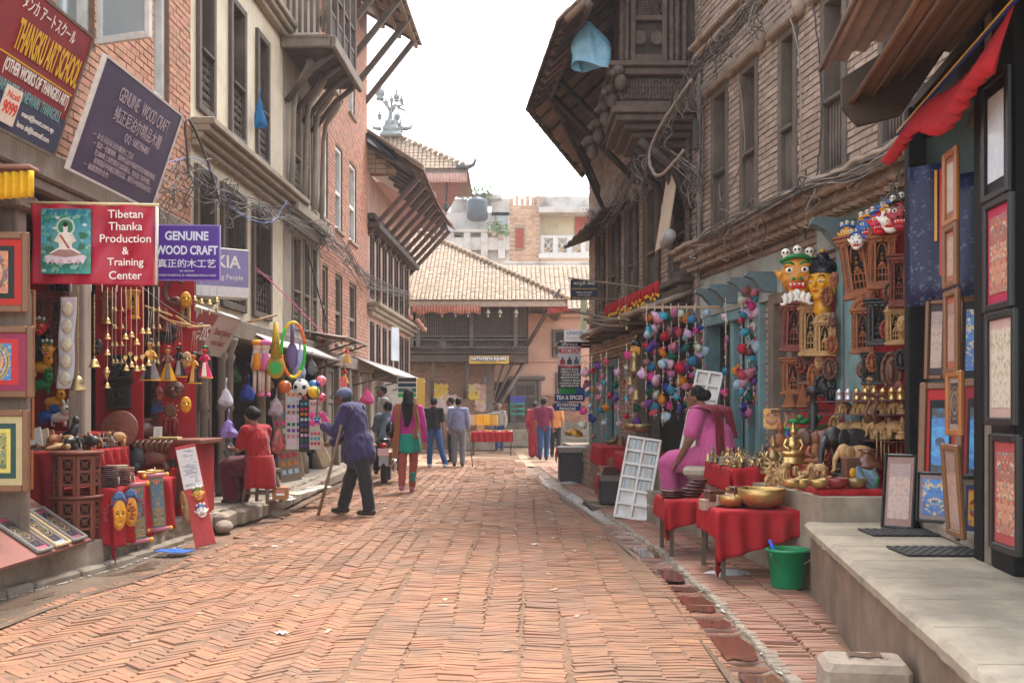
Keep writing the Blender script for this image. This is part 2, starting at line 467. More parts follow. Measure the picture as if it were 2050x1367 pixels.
pieces('brick',trs,brick_proto(2,.2),mat('wet_brick',(.24,.12,.08),.25,.25,7,.15,40,rnd=.2,spec=.6),rgut,300,'brickwork')
b=MB()
for(y0,y1)in((4.7,5.15),(5.45,6.0),(6.25,6.5),(6.75,7.3),(7.5,7.7),(7.95,8.5),(9.2,9.9)):b.grid(lambda a,c:(XG(lerp(y0,y1,c))-.10+.21*a*(1-.3*abs(c-.5)),lerp(y0,y1,c)+.03*math.sin(a*7),-.013),4,6)
b.build('puddle',mat('pool',(.11,.055,.038),.03,0,5,.03,5,spec=.9),rgut)
b=MB()
for k in range(170):
 y=4.5+9*random.random()**1.3;x=XG(y)+.135+jit(.012)
 b.ball((x,y,-.012),(random.uniform(.006,.018),random.uniform(.01,.03),.004),6,4)
b.build('foam',mat('foam',(.40,.36,.31),.7,.1),rgut,kind='stuff')
b=MB()
def strip(a,c):
 y=2.2+30*c;return(lerp(XG(y)+.14,max(XR(y)+.35,XG(y)+.3),a),y,-.012+.006*math.sin(y*3))
b.grid(strip,10,100)
rpave=struct(b,'right_pavement',M_DIRT)
trs=[]
for lane in range(6):
 y=4.2
 while y<24:
  x=XG(y)+.27+lane*.232
  if x<XR(y)+.06 and random.random()>.03:
   rr=random.random()
   trs.append(TR(x+jit(.008),y,.004+.004*math.sin(y*3+x)+jit(.004)-(random.random()*.02 if rr<.06 else 0))@RZ(-5+3*math.sin(lane*2)+jit(3))@RX(jit(2.5))@RY(jit(2))@SCL(.228-random.uniform(0,.02),random.uniform(.044,.054),.06))
  y+=.0555*random.uniform(.96,1.06)
pieces('brick',trs,brick_proto(4,.2),M_BRICKPINK,rpave,300,'brickwork',key=lambda M:M.translation.y+(0 if M.translation.y>4.95 else 100))
trs=[]
y=4.3
while y<13:
 trs.append(TR(XG(y)+.155+jit(.01),y,.004+jit(.005))@RZ(jit(10))@RX(jit(4))@SCL(random.uniform(.045,.08),random.uniform(.05,.1),.06));y+=random.uniform(.06,.11)
pieces('kerb_stone',trs,brick_proto(5,.3),M_STONE,rpave,300,'kerb_stones')
# left plinth and pavement
def prism_xy(pts,z0,z1,bev=0.0):
 b=MB();b.prism(pts,z0,z1);return b
def rough_edge(tab,inner,z0,z1,amp=.012,step=.06,batter=.02):
 """long step: front line tab (y,x), back line inner(y); worn front edge"""
 f=pline(tab);y0,y1=tab[0][0],tab[-1][0];n=max(4,int(abs(y1-y0)/step))
 sgn=1 if inner((y0+y1)/2)<f((y0+y1)/2)else-1
 b=MB()
 prof=[(0.0,z0),(-.004,lerp(z0,z1,.45)),(-batter*.6,z1-.03),(-batter-.008,z1-.008),(-batter-.03,z1),(-.12,z1)]
 k=len(prof)+1;vs=[];fs=[]
 for i in range(n+1):
  y=lerp(y0,y1,i/n)
  for j,(o,z)in enumerate(prof):
   a=amp*(.5*math.sin(y*7.3+j)+.5*math.sin(y*17.1+j*2)+jit(.6))
   vs.append((f(y)+sgn*(o-abs(a)*(1 if j<5 else 0)),y,z+(a*.5 if 2<=j<5 else 0)))
  vs.append((inner(y),y,z1))
 for i in range(n):
  for j in range(k-1):
   q=(i*k+j,i*k+j+1,(i+1)*k+j+1,(i+1)*k+j);fs.append(q if sgn<0 else q[::-1])
 for e in(0,n):
  ring=[e*k+j for j in range(k)];vs.append((inner(y0 if e==0 else y1),y0 if e==0 else y1,z0));ring.append(len(vs)-1);fs.append(tuple(ring))
 b.smooth=False;b.add(vs,fs);return b
struct(rough_edge([(3.5,-4.10),(7.2,-3.84),(8.68,-3.54)],lambda y:-5.2,-.05,.24),'left_plinth',M_CONC)
struct(rough_edge([(8.70,-3.60),(9.6,-3.50),(11.1,-3.40)],lambda y:-5.2,-.05,.22,amp=.03),'left_step',mat('worn_step',(.33,.27,.21),.9,.25,5,.5,25,dirt=(.13,.10,.075),dscale=2.6,dlo=.42,dhi=.66))
struct(rough_edge([(11.1,-3.34),(12.2,-3.22),(13.2,-3.17),(20,-3.38),(33,-3.5)],lambda y:-5.6,-.05,.21,amp=.025),'left_pavement',M_CONC)
trs=[];y=11.15
fl=pline([(11.1,-3.34),(12.2,-3.22),(13.2,-3.17),(20,-3.38),(33,-3.5)])
lp=[o for o in bpy.data.objects if o.name=='left_pavement'][0]
while y<26:
 l=random.uniform(.35,.8);b=MB();b.box((0,0,0),(.16,l-.03,.19),TR(fl(y+l/2)+.02+jit(.012),y+l/2,.085)@RZ(jit(2.5))@RY(jit(3)),bev=.03)
 b.build('kerb_stone',M_STONE,lp);y+=l
trs=[];y=5.2
pl=[o for o in bpy.data.objects if o.name=='left_plinth'][0]
while y<11:
 l=random.uniform(.3,.6);b=MB();b.box((0,0,0),(.13,l-.015,.12),TR(XL(y+l/2)-.20,y+l/2,-.03)@RZ(-9+jit(2))@RY(jit(3)),bev=.02)
 b.build('kerb_stone',M_CONC,pl);y+=l
b=MB();b.ball((0,0,0),(.15,.11,.075),14,9);solo(b,'boulder',M_STONE,'rounded grey stone sticking out from the left kerb in front of the cardboard box','stone',TR(-2.98,12.75,.02)@RZ(20))
b=MB();b.ball((0,0,0),(.10,.19,.075),14,9);solo(b,'boulder',M_STONE,'smooth pale stone at the kerb corner beside the leaning red mask board','stone',TR(-3.2,11.1,.05)@RZ(10))
# right platforms
RW=Wall((4.74-.1625*5.0,5.0),(4.74-.1625*13.5,13.5))
RW2=Wall((2.546,13.5),(2.546-.11*8.0,21.5))
pb=prism_xy([(2.20,7.36),(1.36,2.2),(2.6,2.2),(3.45,7.36)],-.05,.455);struct(pb,'near_platform',M_CONCB)
b=MB();b.smooth=False
fr=pline([(2.2,1.32),(7.40,2.165)])
n=90
vs=[];fs=[]
for i in range(n+1):
 y=lerp(2.2,7.40,i/n);x=fr(y)
 c=.002*math.sin(y*7)+.0015*math.sin(y*31)+jit(.0035)-(.012 if random.random()<.05 else 0)
 vs+=[(x+c,y,.455),(x+c*.5-.004,y,.495),(x+.02+c,y,.52),(3.45,y,.52)]
for i in range(n):
 for j in range(3):fs.append((i*4+j,(i+1)*4+j,(i+1)*4+j+1,i*4+j+1))
 fs.append((i*4+3,(i+1)*4+3,(i+1)*4,i*4))
e=n*4;fs+=[(0,1,2,3),(e+3,e+2,e+1,e)]
b.add(vs,fs)
np_slab=struct(b,'platform_slab',M_SLAB)
b=MB()
for k in range(9):
 y=2.7+k*.56
 b.box((fr(y)+.55,y,.5212),(1.05,.006,.0016))
b.build('joint',mat('slab_joint',(.30,.26,.21),.9,.2),np_slab)
farx=pline([(7.38,2.30),(9,2.16),(11.7,1.87),(12.6,1.80)])
pts=[(farx(y),y)for y in(7.40,8,9,10,11,11.7,12.6)]+[(3.2,12.6),(3.75,7.40)]
struct(prism_xy(pts,-.05,.70),'stall_platform',mat('plinth_render',(.36,.30,.225),.9,.22,5,.4,28,dirt=(.20,.15,.105),dscale=1.9,dlo=.42,dhi=.72))
b=MB();b.prism([(1.62,12.0),(1.80,11.2),(2.1,11.2),(2.1,12.2)],-.02,.20);b.prism([(1.60,12.62),(1.72,12.0),(2.0,12.0),(1.9,12.62)],-.03,.36)
struct(b,'platform_steps',M_STONE)
pts=[(1.78,12.62),(1.53,14.2),(1.36,17),(1.25,19.3),(1.12,22.2),(2.3,22.2),(2.9,12.62)]
p3=struct(prism_xy(pts,-.05,.62),'far_platform',M_CONCB)
W3=Wall((1.53,14.2),(1.25,19.3));
b=brickwork(W3,p3,.05,5.0,0,.55,[],M_STONE,bw=.26,bh=.10,gap=.02,proud=.02,nobj=60,rough=.012)
for ch in list(p3.children):ch.matrix_local=W3.M@ch.matrix_local
b=MB();b.box((0,0,0),(.62,.5,.11),bev=.035);solo(b,'stone_slab',mat('seat_stone',(.40,.34,.26),.85,.2,6,.4,25),'worn thick stone slab that the woman in pink sits on','stone slab',TR(2.12,10.55,.70)@RZ(-8))
# left side of the street
LW=Wall((-4.465+.0375*33,33),(-4.465+.0375*5,5))
def SU(u,out=0.0):return LW.Yof(u,out)[1]
M_WOOD=mat('old_wood',(.10,.072,.054),.8,.35,6,.4,35,grain=(6,6,.7),dirt=(.20,.15,.11),dscale=2.2,dlo=.5,dhi=.8)
M_WOODG=mat('grey_wood',(.21,.165,.125),.85,.3,6,.4,35,grain=(7,7,.6),dirt=(.12,.09,.065),dscale=2.4,dlo=.45,dhi=.75)
M_WOODD=mat('dark_wood',(.042,.028,.021),.75,.4,7,.35,40,grain=(6,6,.8),dirt=(.13,.095,.07),dscale=3,dlo=.5,dhi=.8)
M_DARK=mat('room_shade',(.03,.022,.018),.95,.3,3,.1)  # near-black colour stands in for the shade of rooms and recesses
M_ORB=mat('orange_brick',(.46,.215,.125),.8,.2,7,.25,45,rnd=.16,hue=.010,dirt=(.40,.20,.12),dscale=1.2,dlo=.5,dhi=.8)
M_ORB2=mat('red_brick',(.43,.21,.14),.8,.2,7,.25,45,rnd=.16,hue=.010,dirt=(.36,.19,.13),dscale=1.2,dlo=.5,dhi=.8)
M_MORT=mat('mortar',(.20,.12,.08),.95,.3,9,.25)
M_CREAM=mat('cream_plaster',(.62,.53,.38),.85,.14,2.2,.15,40,dirt=(.40,.31,.205),dscale=1.1,dlo=.46,dhi=.78,grain=(1.6,1.6,.55))
M_GREYR=mat('grey_render',(.30,.245,.18),.9,.22,3,.3,35,dirt=(.20,.155,.11),dscale=1.5,dlo=.45,dhi=.72,grain=(1.5,1.5,.6))
M_TIN=mat('rusty_tin',(.34,.27,.22),.6,.25,5,.1,40,dirt=(.20,.115,.07),dscale=3,dlo=.45,dhi=.7)
M_TINL=mat('pale_tin',(.52,.49,.44),.55,.2,5,.1,40,dirt=(.33,.24,.17),dscale=3,dlo=.5,dhi=.75)
M_WHITE=mat('white_paint',(.66,.64,.60),.5,.14,6,.1,40,dirt=(.42,.37,.31),dscale=5,dlo=.5,dhi=.8)
M_GLASS=mat('window_glass',(.22,.25,.24),.06,.2,2,0,spec=.8)
M_SLATE=mat('roof_clay',(.22,.145,.10),.85,.3,6,.3,30,rnd=.25,hue=.01,dirt=(.16,.115,.085),dscale=2.5,dlo=.45,dhi=.7)
def building(name,label,W):
 return thing(name,label,'building',W.M)
def wallsheet(W,b,s0,s1,z0,z1,holes,m,depth=.30,back=True,name='wall'):
 """wall with real openings: solid pieces round the holes, reveals included"""
 mb=MB()
 zs=sorted(set([z0,z1]+[min(max(q,z0),z1)for h_ in holes for q in h_[2:4]]))
 for a,c in zip(zs[:-1],zs[1:]):
  if c-a<1e-3:continue
  hh=[h_ for h_ in holes if h_[2]<=a+1e-4 and h_[3]>=c-1e-4]
  for(p,q)in clip_row(s0,s1,[(h_[0],h_[1],a-1,c+1)for h_ in hh],a,c):
   mb.box(((p+q)/2,-depth/2,(a+c)/2),(q-p,depth,c-a))
 return mb.build(name,m,b)
def window_timber(W,b,s0,s1,z0,z1,m=None,fw=.07,rail=.42,bal='bars',dark=M_DARK,deep=.22,out=.03,nb=6,shutter=0.0,sill=True):
 """newar timber window: frame, mid rail, turned bars or carved grille below, dark sheet behind painted as room shade"""
 m=m or M_WOOD
 mb=MB()
 for(a,c)in((s0,s0+fw),(s1-fw,s1)):mb.box(((a+c)/2,-deep/2+out,(z0+z1)/2),(c-a,deep,z1-z0-.002),bev=.008)
 mb.box(((s0+s1)/2,-deep/2+out-.002,z1-fw/2),(s1-s0-2*fw,deep,fw),bev=.008)
 mb.box(((s0+s1)/2,-deep/2+out-.002,z0+fw/2),(s1-s0-2*fw,deep,fw),bev=.008)
 i0,i1=s0+fw,s1-fw
 for(a,c)in((i0,i0+.035),(i1-.035,i1)):mb.box(((a+c)/2,-deep/2-.02,(z0+z1)/2),(.035,.05,z1-z0-2*fw-.004))
 wdw=mb.build('window',m,b)
 r=MB();r.box(((s0+s1)/2,-deep-.06,(z0+z1)/2),(s1-s0-.01,.02,z1-z0-.01));r.build('pane',dark,wdw)  # no glass here: dark sheet paints the shade of the room
 zr=lerp(z0,z1,rail)
 if sill:
  q=MB();q.box(((s0+s1)/2,out-.03,zr),(s1-s0-2*fw-.004,.10,.045),bev=.01);q.build('rail',m,wdw)
 if bal=='bars':
  n_=nb
  for k in range(n_):
   x=lerp(i0+.03,i1-.03,(k+.5)/n_);q=MB()
   q.tube([(x,out-.05,z0+fw),(x,out-.05,lerp(z0,zr,.3)),(x,out-.05,lerp(z0,zr,.5)),(x,out-.05,lerp(z0,zr,.7)),(x,out-.05,zr-.02)],[.013,.013,.018,.013,.013],6);q.build('baluster',m,wdw)
 elif bal=='carved':
  q=MB()
  hgt=zr-z0-fw
  for k in range(5):
   for j in range(max(2,int(hgt/.11))):
    x=lerp(i0+.02,i1-.02,(k+.5)/5);z=z0+fw+.055+j*.11
    q.ball((x,out-.06,z),(.030,.018,.05),6,4)
  q.tube([(i0,out-.07,z0+fw),(i1,out-.07,zr)],.012,5);q.tube([(i1,out-.07,z0+fw),(i0,out-.07,zr)],.012,5)
  q.build('grille',m,wdw)
 if shutter:
  for a,c,sg in((i0+.036,(i0+i1)/2-.004,1),((i0+i1)/2+.004,i1-.036,-1)):
   q=MB();q.box(((a+c)/2,-deep*.6,lerp(zr,z1,.5)),((c-a),.03,(z1-zr-fw)*.97));q.box(((a+c)/2,-deep*.6+.02,lerp(zr,z1,.5)),((c-a)*.6,.015,(z1-zr-fw)*.8),bev=.005)
   q.build('shutter',m,wdw)
 return wdw
def corrug(p00,p10,p01,pitch=.075,amp=.012,thick=.004):
 """corrugated sheet: p00->p10 along the corrugation wave, p00->p01 down the slope"""
 p00,p10,p01=Vector(p00),Vector(p10),Vector(p01);n=(p10-p00).cross(p01-p00).normalized();L=(p10-p00).length
 nu=max(8,int(L/pitch*6));mb=MB()
 mb.grid(lambda a,c:(p00.lerp(p10,a)+(p01-p00)*c+n*(amp*math.sin(a*L/pitch*2*math.pi)+.006*math.sin(a*7+c*5)))[:],nu,3,thick=thick)
 return mb
 # orange brick house (nearest)
b=building('brick_house','orange brick house with white framed windows above the souvenir shop',LW)
s_a,s_b=SU(381),SU(-260)
wins=[(SU(188),SU(112),4.88,7.2),(SU(338),SU(308),4.93,7.2),(SU(-20),SU(-120),4.9,7.2)]
wl=wallsheet(LW,b,s_a,s_b,3.58,7.6,wins,M_MORT)
brickwork(LW,wl,s_a,s_b,3.6,7.55,wins,M_ORB,bw=.215,bh=.078,gap=.009,proud=.006,nobj=300)
for(a,c,z0,z1)in wins:
 mb=MB()
 for x in(a+.04,c-.04):mb.box((x,-.10,(z0+z1)/2),(.07,.10,z1-z0-.004),bev=.006)
 mb.box(((a+c)/2,-.101,z0+.035),(c-a-.16,.10,.06),bev=.006)
 mb.box(((a+c)/2,-.101,lerp(z0,z1,.55)),(c-a-.16,.07,.04),bev=.006)
 fr_=mb.build('window',M_WHITE,b)
 q=MB();q.box(((a+c)/2,-.14,(z0+z1)/2),(c-a-.16,.008,z1-z0-.1));q.build('pane',M_GLASS,fr_)
 q=MB();q.grid(lambda u_,v_:(lerp(a+.1,c-.1,u_),-.22+.02*math.sin(u_*30),lerp(z0+.05,z1-.05,v_)),30,2,thick=.004);q.build('curtain',mat('net_curtain',(.45,.44,.40),.9,.1),fr_)
cw=MB();hw,hh_=.62,1.9
for(x,d)in((.03,.06),(hw-.03,.06)):cw.box((x,0,hh_/2),(d,.045,hh_),bev=.005)
for z in(.035,hh_-.035):cw.box((hw/2,0,z),(hw-.124,.043,.07),bev=.005)
Mc=TR(SU(186)-.02,.04,4.92)@RZ(74)
cs=cw.build('casement',M_WHITE,b,Mc)
q=MB();q.box((hw/2,.004,hh_/2),(hw-.12,.006,hh_-.13));q.build('pane',mat('pale_glass',(.36,.40,.41),.05,.1,2,0,spec=.9),cs)
mb=MB();mb.box(((s_a+s_b)/2,.02,3.44),(s_b-s_a,.34,.26),bev=.02);mb.build('beam',M_WOODG,b)
mb=MB();mb.box(((s_a+s_b)/2,.10,3.26),(s_b-s_a,.10,.09),bev=.01);mb.build('lower_beam',M_WOODG,b)
for u in(40,172,331,-120):
 x=SU(u);mb=MB();mb.box((x,-.06,1.72),(.16,.16,2.99),bev=.015);mb.box((x,-.06,.35),(.24,.22,.25),bev=.02);mb.box((x,-.02,3.1),(.34,.2,.14),bev=.02);mb.build('post',M_WOODG if u!=172 else mat('pale_post',(.36,.30,.24),.85,.25,6,.3,30,grain=(5,5,.7)),b)
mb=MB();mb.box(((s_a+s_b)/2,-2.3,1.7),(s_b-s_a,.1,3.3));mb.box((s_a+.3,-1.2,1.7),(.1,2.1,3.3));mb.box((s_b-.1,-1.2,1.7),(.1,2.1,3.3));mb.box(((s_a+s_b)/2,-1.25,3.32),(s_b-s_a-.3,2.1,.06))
mb.build('shop_room',mat('shop_wall',(.06,.03,.022),.9,.3,3,.2),b)  # wall colour darkened to deepen the shade inside the shop
# cream plastered house
b=building('plastered_house','cream plastered house with tall dark carved windows and a hanging balcony',LW)
sc_a,sc_b=SU(566),SU(381.5)
ww=[]
for(u0,u1)in((392,427),(457,489),(511,536)):ww.append((SU(u1),SU(u0),5.15,7.15))
for(u0,u1)in((388,428),(440,489),(503,540)):ww.append((SU(u1),SU(u0),2.75,4.45))
wallsheet(LW,b,sc_a,sc_b,2.60,9.2,ww,M_CREAM)
for i,h_ in enumerate(ww):window_timber(LW,b,*h_,m=M_WOOD,fw=.10,rail=.40,bal='carved',deep=.24,out=.05,shutter=.0)
mb=MB()
for z,d,hh_ in((4.95,.30,.10),(4.86,.24,.09),(4.77,.16,.09),(4.68,.09,.09)):mb.box(((sc_a+sc_b)/2-.35,d/2,z),(sc_b-sc_a+.7,d,hh_-.003),bev=.015)
mb.build('cornice',M_GREYR,b)
mb=MB()
for z,d,hh_ in((7.75,.26,.10),(7.66,.20,.09),(7.57,.12,.09)):mb.box(((sc_a+sc_b)/2,d/2,z),(sc_b-sc_a,d,hh_-.003),bev=.015)
mb.build('cornice',M_GREYR,b)
h3=[(SU(500),SU(460),7.95,9.2),(SU(545),SU(520),7.95,9.2)]
sb_a,sb_b=SU(640),SU(566)
bw_=[]
for(u0,u1)in((584,602),(606,619),(623,634)):
 bw_+=[(SU(u1),SU(u0),5.0,7.0),(SU(u1),SU(u0),2.75,4.45)]
wallsheet(LW,b,sb_a,sb_b-.004,2.60,9.4,bw_,M_GREYR,name='bay_wall')
for h_ in bw_:window_timber(LW,b,*h_,m=M_WOODG,fw=.07,rail=.40,bal='carved',deep=.2,out=.02)
for u in(577,603,621,637):
 x=SU(u);mb=MB()
 pr=[(.02,0,5.0),(.04,.03,5.6),(.04,.05,6.5),(.05,.10,6.85),(.10,.26,7.1),(.13,.34,7.25),(.06,.30,7.34)]
 mb.tube([(x,p[1]+.05,p[2])for p in pr],[.06,.045,.042,.05,.075,.085,.06],8)
 mb.box((x,.06,4.98),(.2,.2,.12),bev=.02);mb.build('bracket',M_GREYR,b)
mb=MB();mb.box(((sb_a+sb_b)/2,.13,4.78),(sb_b-sb_a,.26,.2),bev=.03);mb.box(((sb_a+sb_b)/2,.07,4.6),(sb_b-sb_a,.14,.15),bev=.03);mb.build('sill',M_GREYR,b)
ba,bb=SU(716,.84),SU(563);bz=7.42;bo=.84
mb=MB()
n=16
for k in range(n):
 x=lerp(ba,bb,(k+.5)/n);mb=MB();mb.box((x,bo/2,bz+.005*(k%2)),((bb-ba)/n*.9,bo,.05));mb.build('plank',M_WOOD,b)
mb=MB();mb.box(((ba+bb)/2,bo+.04,bz+.03),(bb-ba+.1,.09,.2),bev=.015);mb.box((bb+.04,bo/2,bz+.03),(.09,bo-.02,.2),bev=.015);mb.build('edge_beam',M_WOODG,b)
mb=MB()
for k in range(40):mb.box((bb+.088,lerp(.03,bo,k/40),bz+.10),(.02,.014,.05))
mb.build('carved_frieze',M_WOODG,b)
for k in range(4):
 x=lerp(ba+.2,bb-.25,k/3);mb=MB();mb.tube([(x,.02,6.55),(x,bo*.55,7.1),(x,bo*.95,bz-.06)],[.05,.05,.05],6);mb.build('bracket',M_WOOD,b)
for k in range(5):
 x=lerp(ba+.06,bb-.06,k/4);mb=MB();mb.box((x,bo-.06,bz+1.0),(.09,.09,2.0),bev=.01);mb.build('post',M_WOOD,b)
mb=MB()
for z in(bz+.22,bz+.62,bz+1.05):mb.box(((ba+bb)/2,bo-.062,z),(bb-ba-.1,.05,.05))
mb.build('handrail',M_WOOD,b)
for k in range(34):
 x=lerp(ba+.1,bb-.1,k/33);q=MB();q.box((x,bo-.06,bz+.42),(.035,.02,.39));q.build('baluster',M_WOOD,b)
for k in range(7):
 y=lerp(.1,bo-.15,k/6);q=MB();q.box((bb-.06,y,bz+.65),(.03,.05,.85));q.build('baluster',M_WOOD,b)
mb=MB();mb.box((bb-.065,bo/2,bz+1.10),(.06,bo-.1,.07));mb.build('handrail',M_WOOD,b)
mb=MB();mb.box(((SU(640)+s_a)/2,.03,2.46),(s_a-SU(640),.3,.27),bev=.02);mb.build('beam',M_WOODG,b)
mb=MB();mb.box(((SU(640)+s_a)/2,-2.0,1.3),(s_a-SU(640)-.1,.1,2.3));mb.box((SU(566),-.9,1.25),(.25,1.9,2.1));mb.box(((SU(640)+s_a)/2,-1.0,2.3),(s_a-SU(640)-.1,1.9,.05));mb.build('shop_room',mat('niche_wall',(.075,.055,.045),.95,.3,3,.2),b)  # niche wall colour darkened to deepen the shade in there
def panel_door(W,b,s0,s1,z0,z1,m,rows=4,y=.02):
 q=MB();w_=s1-s0
 q.box(((s0+s1)/2,y-.03,(z0+z1)/2),(w_,.03,z1-z0))
 for x in(s0+.035,s1-.035):q.box((x,y,(z0+z1)/2),(.07,.045,z1-z0-.002),bev=.006)
 for k in range(rows+1):q.box(((s0+s1)/2,y-.001,lerp(z0+.05,z1-.05,k/rows)),(w_-.142,.043,.085),bev=.006)
 d=q.build('door',m,b)
 for k in range(rows):
  q=MB();q.box(((s0+s1)/2,y-.008,lerp(z0+.05,z1-.05,(k+.5)/rows)),(w_-.24,.03,(z1-z0)/rows-.18),bev=.012);q.build('panel',m,d)
 return d
for(u0,u1)in((334,358),(361,388),(391,418)):panel_door(LW,b,SU(u1),SU(u0),.24,2.30,M_WOODG)
for u in(331,389,425,441):
 x=SU(u);q=MB();q.lathe([(.075,0),(.075,.18),(.055,.22),(.065,.30),(.05,.36),(.045,1.1),(.07,1.15),(.055,1.2),(.055,1.75),(.085,1.85),(.06,1.9),(.12,2.05),(.12,2.1)],10,TR(x,.12,.22));q.build('post',M_WOODG,b)
for u in(520,560,600,637):
 x=SU(u);q=MB();q.lathe([(.14,0),(.14,.3),(.10,.36),(.11,.46),(.075,.52),(.07,1.85),(.10,2.0),(.11,2.1)],8,TR(x,.02,.2));q.build('post',M_GREYR,b)
 # second brick house
b=building('brick_house','red brick house with narrow windows and a tin roof on long struts',LW)
s2a,s2b=SU(735),SU(640.5)
w2=[]
for(u0,u1)in((645,656),(671,685),(699,713)):w2+=[(SU(u1),SU(u0),5.15,6.9),(SU(u1),SU(u0),2.75,4.2)]
for(u0,u1)in((668,682),(698,710)):w2.append((SU(u1),SU(u0),8.0,9.4))
wl=wallsheet(LW,b,s2a,s2b,2.5,11.0,w2,M_MORT,depth=.35)
brickwork(LW,wl,s2a,s2b,2.52,10.4,w2,M_ORB2,bw=.225,bh=.082,gap=.010,proud=.006,nobj=300)
for h_ in w2:
 d=(h_[1]-h_[0])
 mb=MB();
 for x in(h_[0]+.05,h_[1]-.05):mb.box((x,-.08,(h_[2]+h_[3])/2),(.08,.1,h_[3]-h_[2]-.004))
 for z in(h_[2]+.04,h_[3]-.04,lerp(h_[2],h_[3],.45)):mb.box(((h_[0]+h_[1])/2,-.081,z),(d-.18,.09,.07))
 f_=mb.build('window',M_WHITE if h_[2]>4 else M_WOODG,b)
 q=MB();q.box(((h_[0]+h_[1])/2,-.12,(h_[2]+h_[3])/2),(d-.17,.01,h_[3]-h_[2]-.1));q.build('pane',M_GLASS,f_)
 q=MB();q.box(((h_[0]+h_[1])/2,.02,h_[2]-.05),(d+.08,.10,.07),bev=.01);q.build('sill',M_GREYR,b)
zo,zi=10.35,11.15;ov=1.32
sr0,sr1=s2a-.35,s2b+1.6
corrug(LW.M.inverted()@LW.w(sr0,ov,zo),(sr1,ov,zo),(sr0,-.3,zi+.2),pitch=.11,amp=.02).build('roof',M_TIN,b)
for k in range(6):
 x=lerp(s2a+.12,s2b+1.2,k/5);q=MB();q.box((0,0,0),(.10,.12,2.05),TR(x,ov*.46,9.62)@RX(-39));q.build('strut',M_WOOD,b)
for k in range(3):
 q=MB();y=lerp(.35,ov-.15,k/2);q.box(((sr0+sr1)/2,y,lerp(zi,zo,y/ov)-.12),(sr1-sr0-.1,.09,.09));q.build('purlin',M_WOODG,b)
for k in range(9):
 x=lerp(sr0+.15,sr1-.15,k/8);q=MB();q.box((0,0,0),(.06,1.7,.07),TR(x,ov*.42,lerp(zi,zo,.42)-.03)@RX(-31));q.build('rafter',M_WOOD,b)
mb=MB();mb.box(((s2a+s2b)/2,.03,2.36),(s2b-s2a,.26,.25),bev=.02);mb.build('beam',M_WOODG,b)
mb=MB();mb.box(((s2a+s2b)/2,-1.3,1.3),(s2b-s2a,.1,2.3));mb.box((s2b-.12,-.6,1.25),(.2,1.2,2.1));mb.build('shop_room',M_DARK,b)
for(u0,u1)in((652,664),(693,706)):panel_door(LW,b,SU(u1),SU(u0),.22,2.2,M_WOODG,3)
for u in(642,668,690,708,733):
 x=SU(u);mb=MB();mb.box((x,.02,1.22),(.2,.22,2.02),bev=.02);mb.build('post',M_GREYR if u>700 else M_WOODG,b)
 # timber house with deep eaves
b=building('timber_house','dark timber house with pink plaster between narrow windows and a sagging deep eave',LW)
s3a,s3b=SU(821),SU(735.5)
M_PINK=mat('pink_plaster',(.42,.255,.195),.9,.18,3,.25,35,dirt=(.27,.17,.13),dscale=1.6,dlo=.45,dhi=.7)
w3=[]
us=(742,754.5,767,779,790.5,801,811)
for u in us:w3+=[(SU(u+4.2),SU(u-1.2),4.15,5.75),(SU(u+4.2),SU(u-1.2),2.45,3.55)]
wallsheet(LW,b,s3a,s3b,2.35,7.2,w3,M_PINK)
for h_ in w3:window_timber(LW,b,*h_,m=M_WOODD,fw=.09,rail=.3,bal='',deep=.2,out=.05)
mb=MB()
for z,d in((3.95,.32),(3.84,.22),(3.73,.14)):mb.box(((s3a+s3b)/2,d/2,z),(s3b-s3a,d,.10),bev=.02)
mb.build('cornice',M_GREYR,b)
ez,eo=7.25,1.28
mb=MB()
mb.grid(lambda a,c:(lerp(s3a-.5,s3b-.02,a),lerp(eo,-1.6,c)+.04*math.sin(a*21),ez+lerp(0,1.9,c)-.16*math.sin(a*math.pi)*(1-c)+.02*math.sin(a*40)),30,6,thick=.10);mb.build('roof',M_SLATE,b)
tr_=[]
for k in range(46):
 for j in range(4):
  a=k/45;x=lerp(s3a-.5,s3b-.06,a);y=lerp(eo+.03,eo-.5,j/3)
  q=MB();
  tr_.append(TR(x,y,ez+(eo-y)*.66+.05-.16*math.sin(a*math.pi))@RX(-33)@RZ(jit(5))@SCL(.16,.22,.03))
pieces('tile',tr_,brick_proto(6,.2),M_SLATE,b,184,'tiles')
for k in range(9):
 x=lerp(s3a,s3b-.15,k/8);q=MB();q.box((0,0,0),(.12,.11,1.95),TR(x,eo*.47,6.35)@RX(-43));q.build('strut',mat('red_strut',(.10,.055,.042),.8,.3,6,.3,30),b)
 q=MB();q.box((0,0,0),(.08,1.5,.09),TR(x+.2,eo*.45,ez+.23)@RX(-33));q.build('rafter',M_WOODD,b)
mb=MB();mb.box(((s3a+s3b)/2,eo-.12,ez-.10),(s3b-s3a+.3,.10,.10),bev=.01);mb.box(((s3a+s3b)/2,.16,5.88),(s3b-s3a,.3,.16),bev=.02);mb.box(((s3a+s3b)/2,.1,6.1),(s3b-s3a,.2,.16),bev=.02);mb.build('eave_beam',M_WOODD,b)
q=MB();q.prism([(-1.5,7.2),(.62,7.2),(.62,7.35),(-1.5,9.3)],s3b-.55,s3b-.25,Matrix(((0,0,1,0),(1,0,0,0),(0,1,0,0),(0,0,0,1))));gb=q.build('gable',M_MORT,b)
tr_=[]
for j in range(16):
 z=7.25+j*.12
 ymax=.60-(z+.12-7.35)*1.09
 y=-.75
 while y<ymax:tr_.append(TR(s3b-.235,y,z)@RZ(90)@RX(-90)@SCL(.24,.10,.06));y+=.26
tr_=[TR(m_.translation.x,m_.translation.y,m_.translation.z)@RY(90)@RZ(90+jit(3))@SCL(.24,.10,.06)for m_ in tr_]
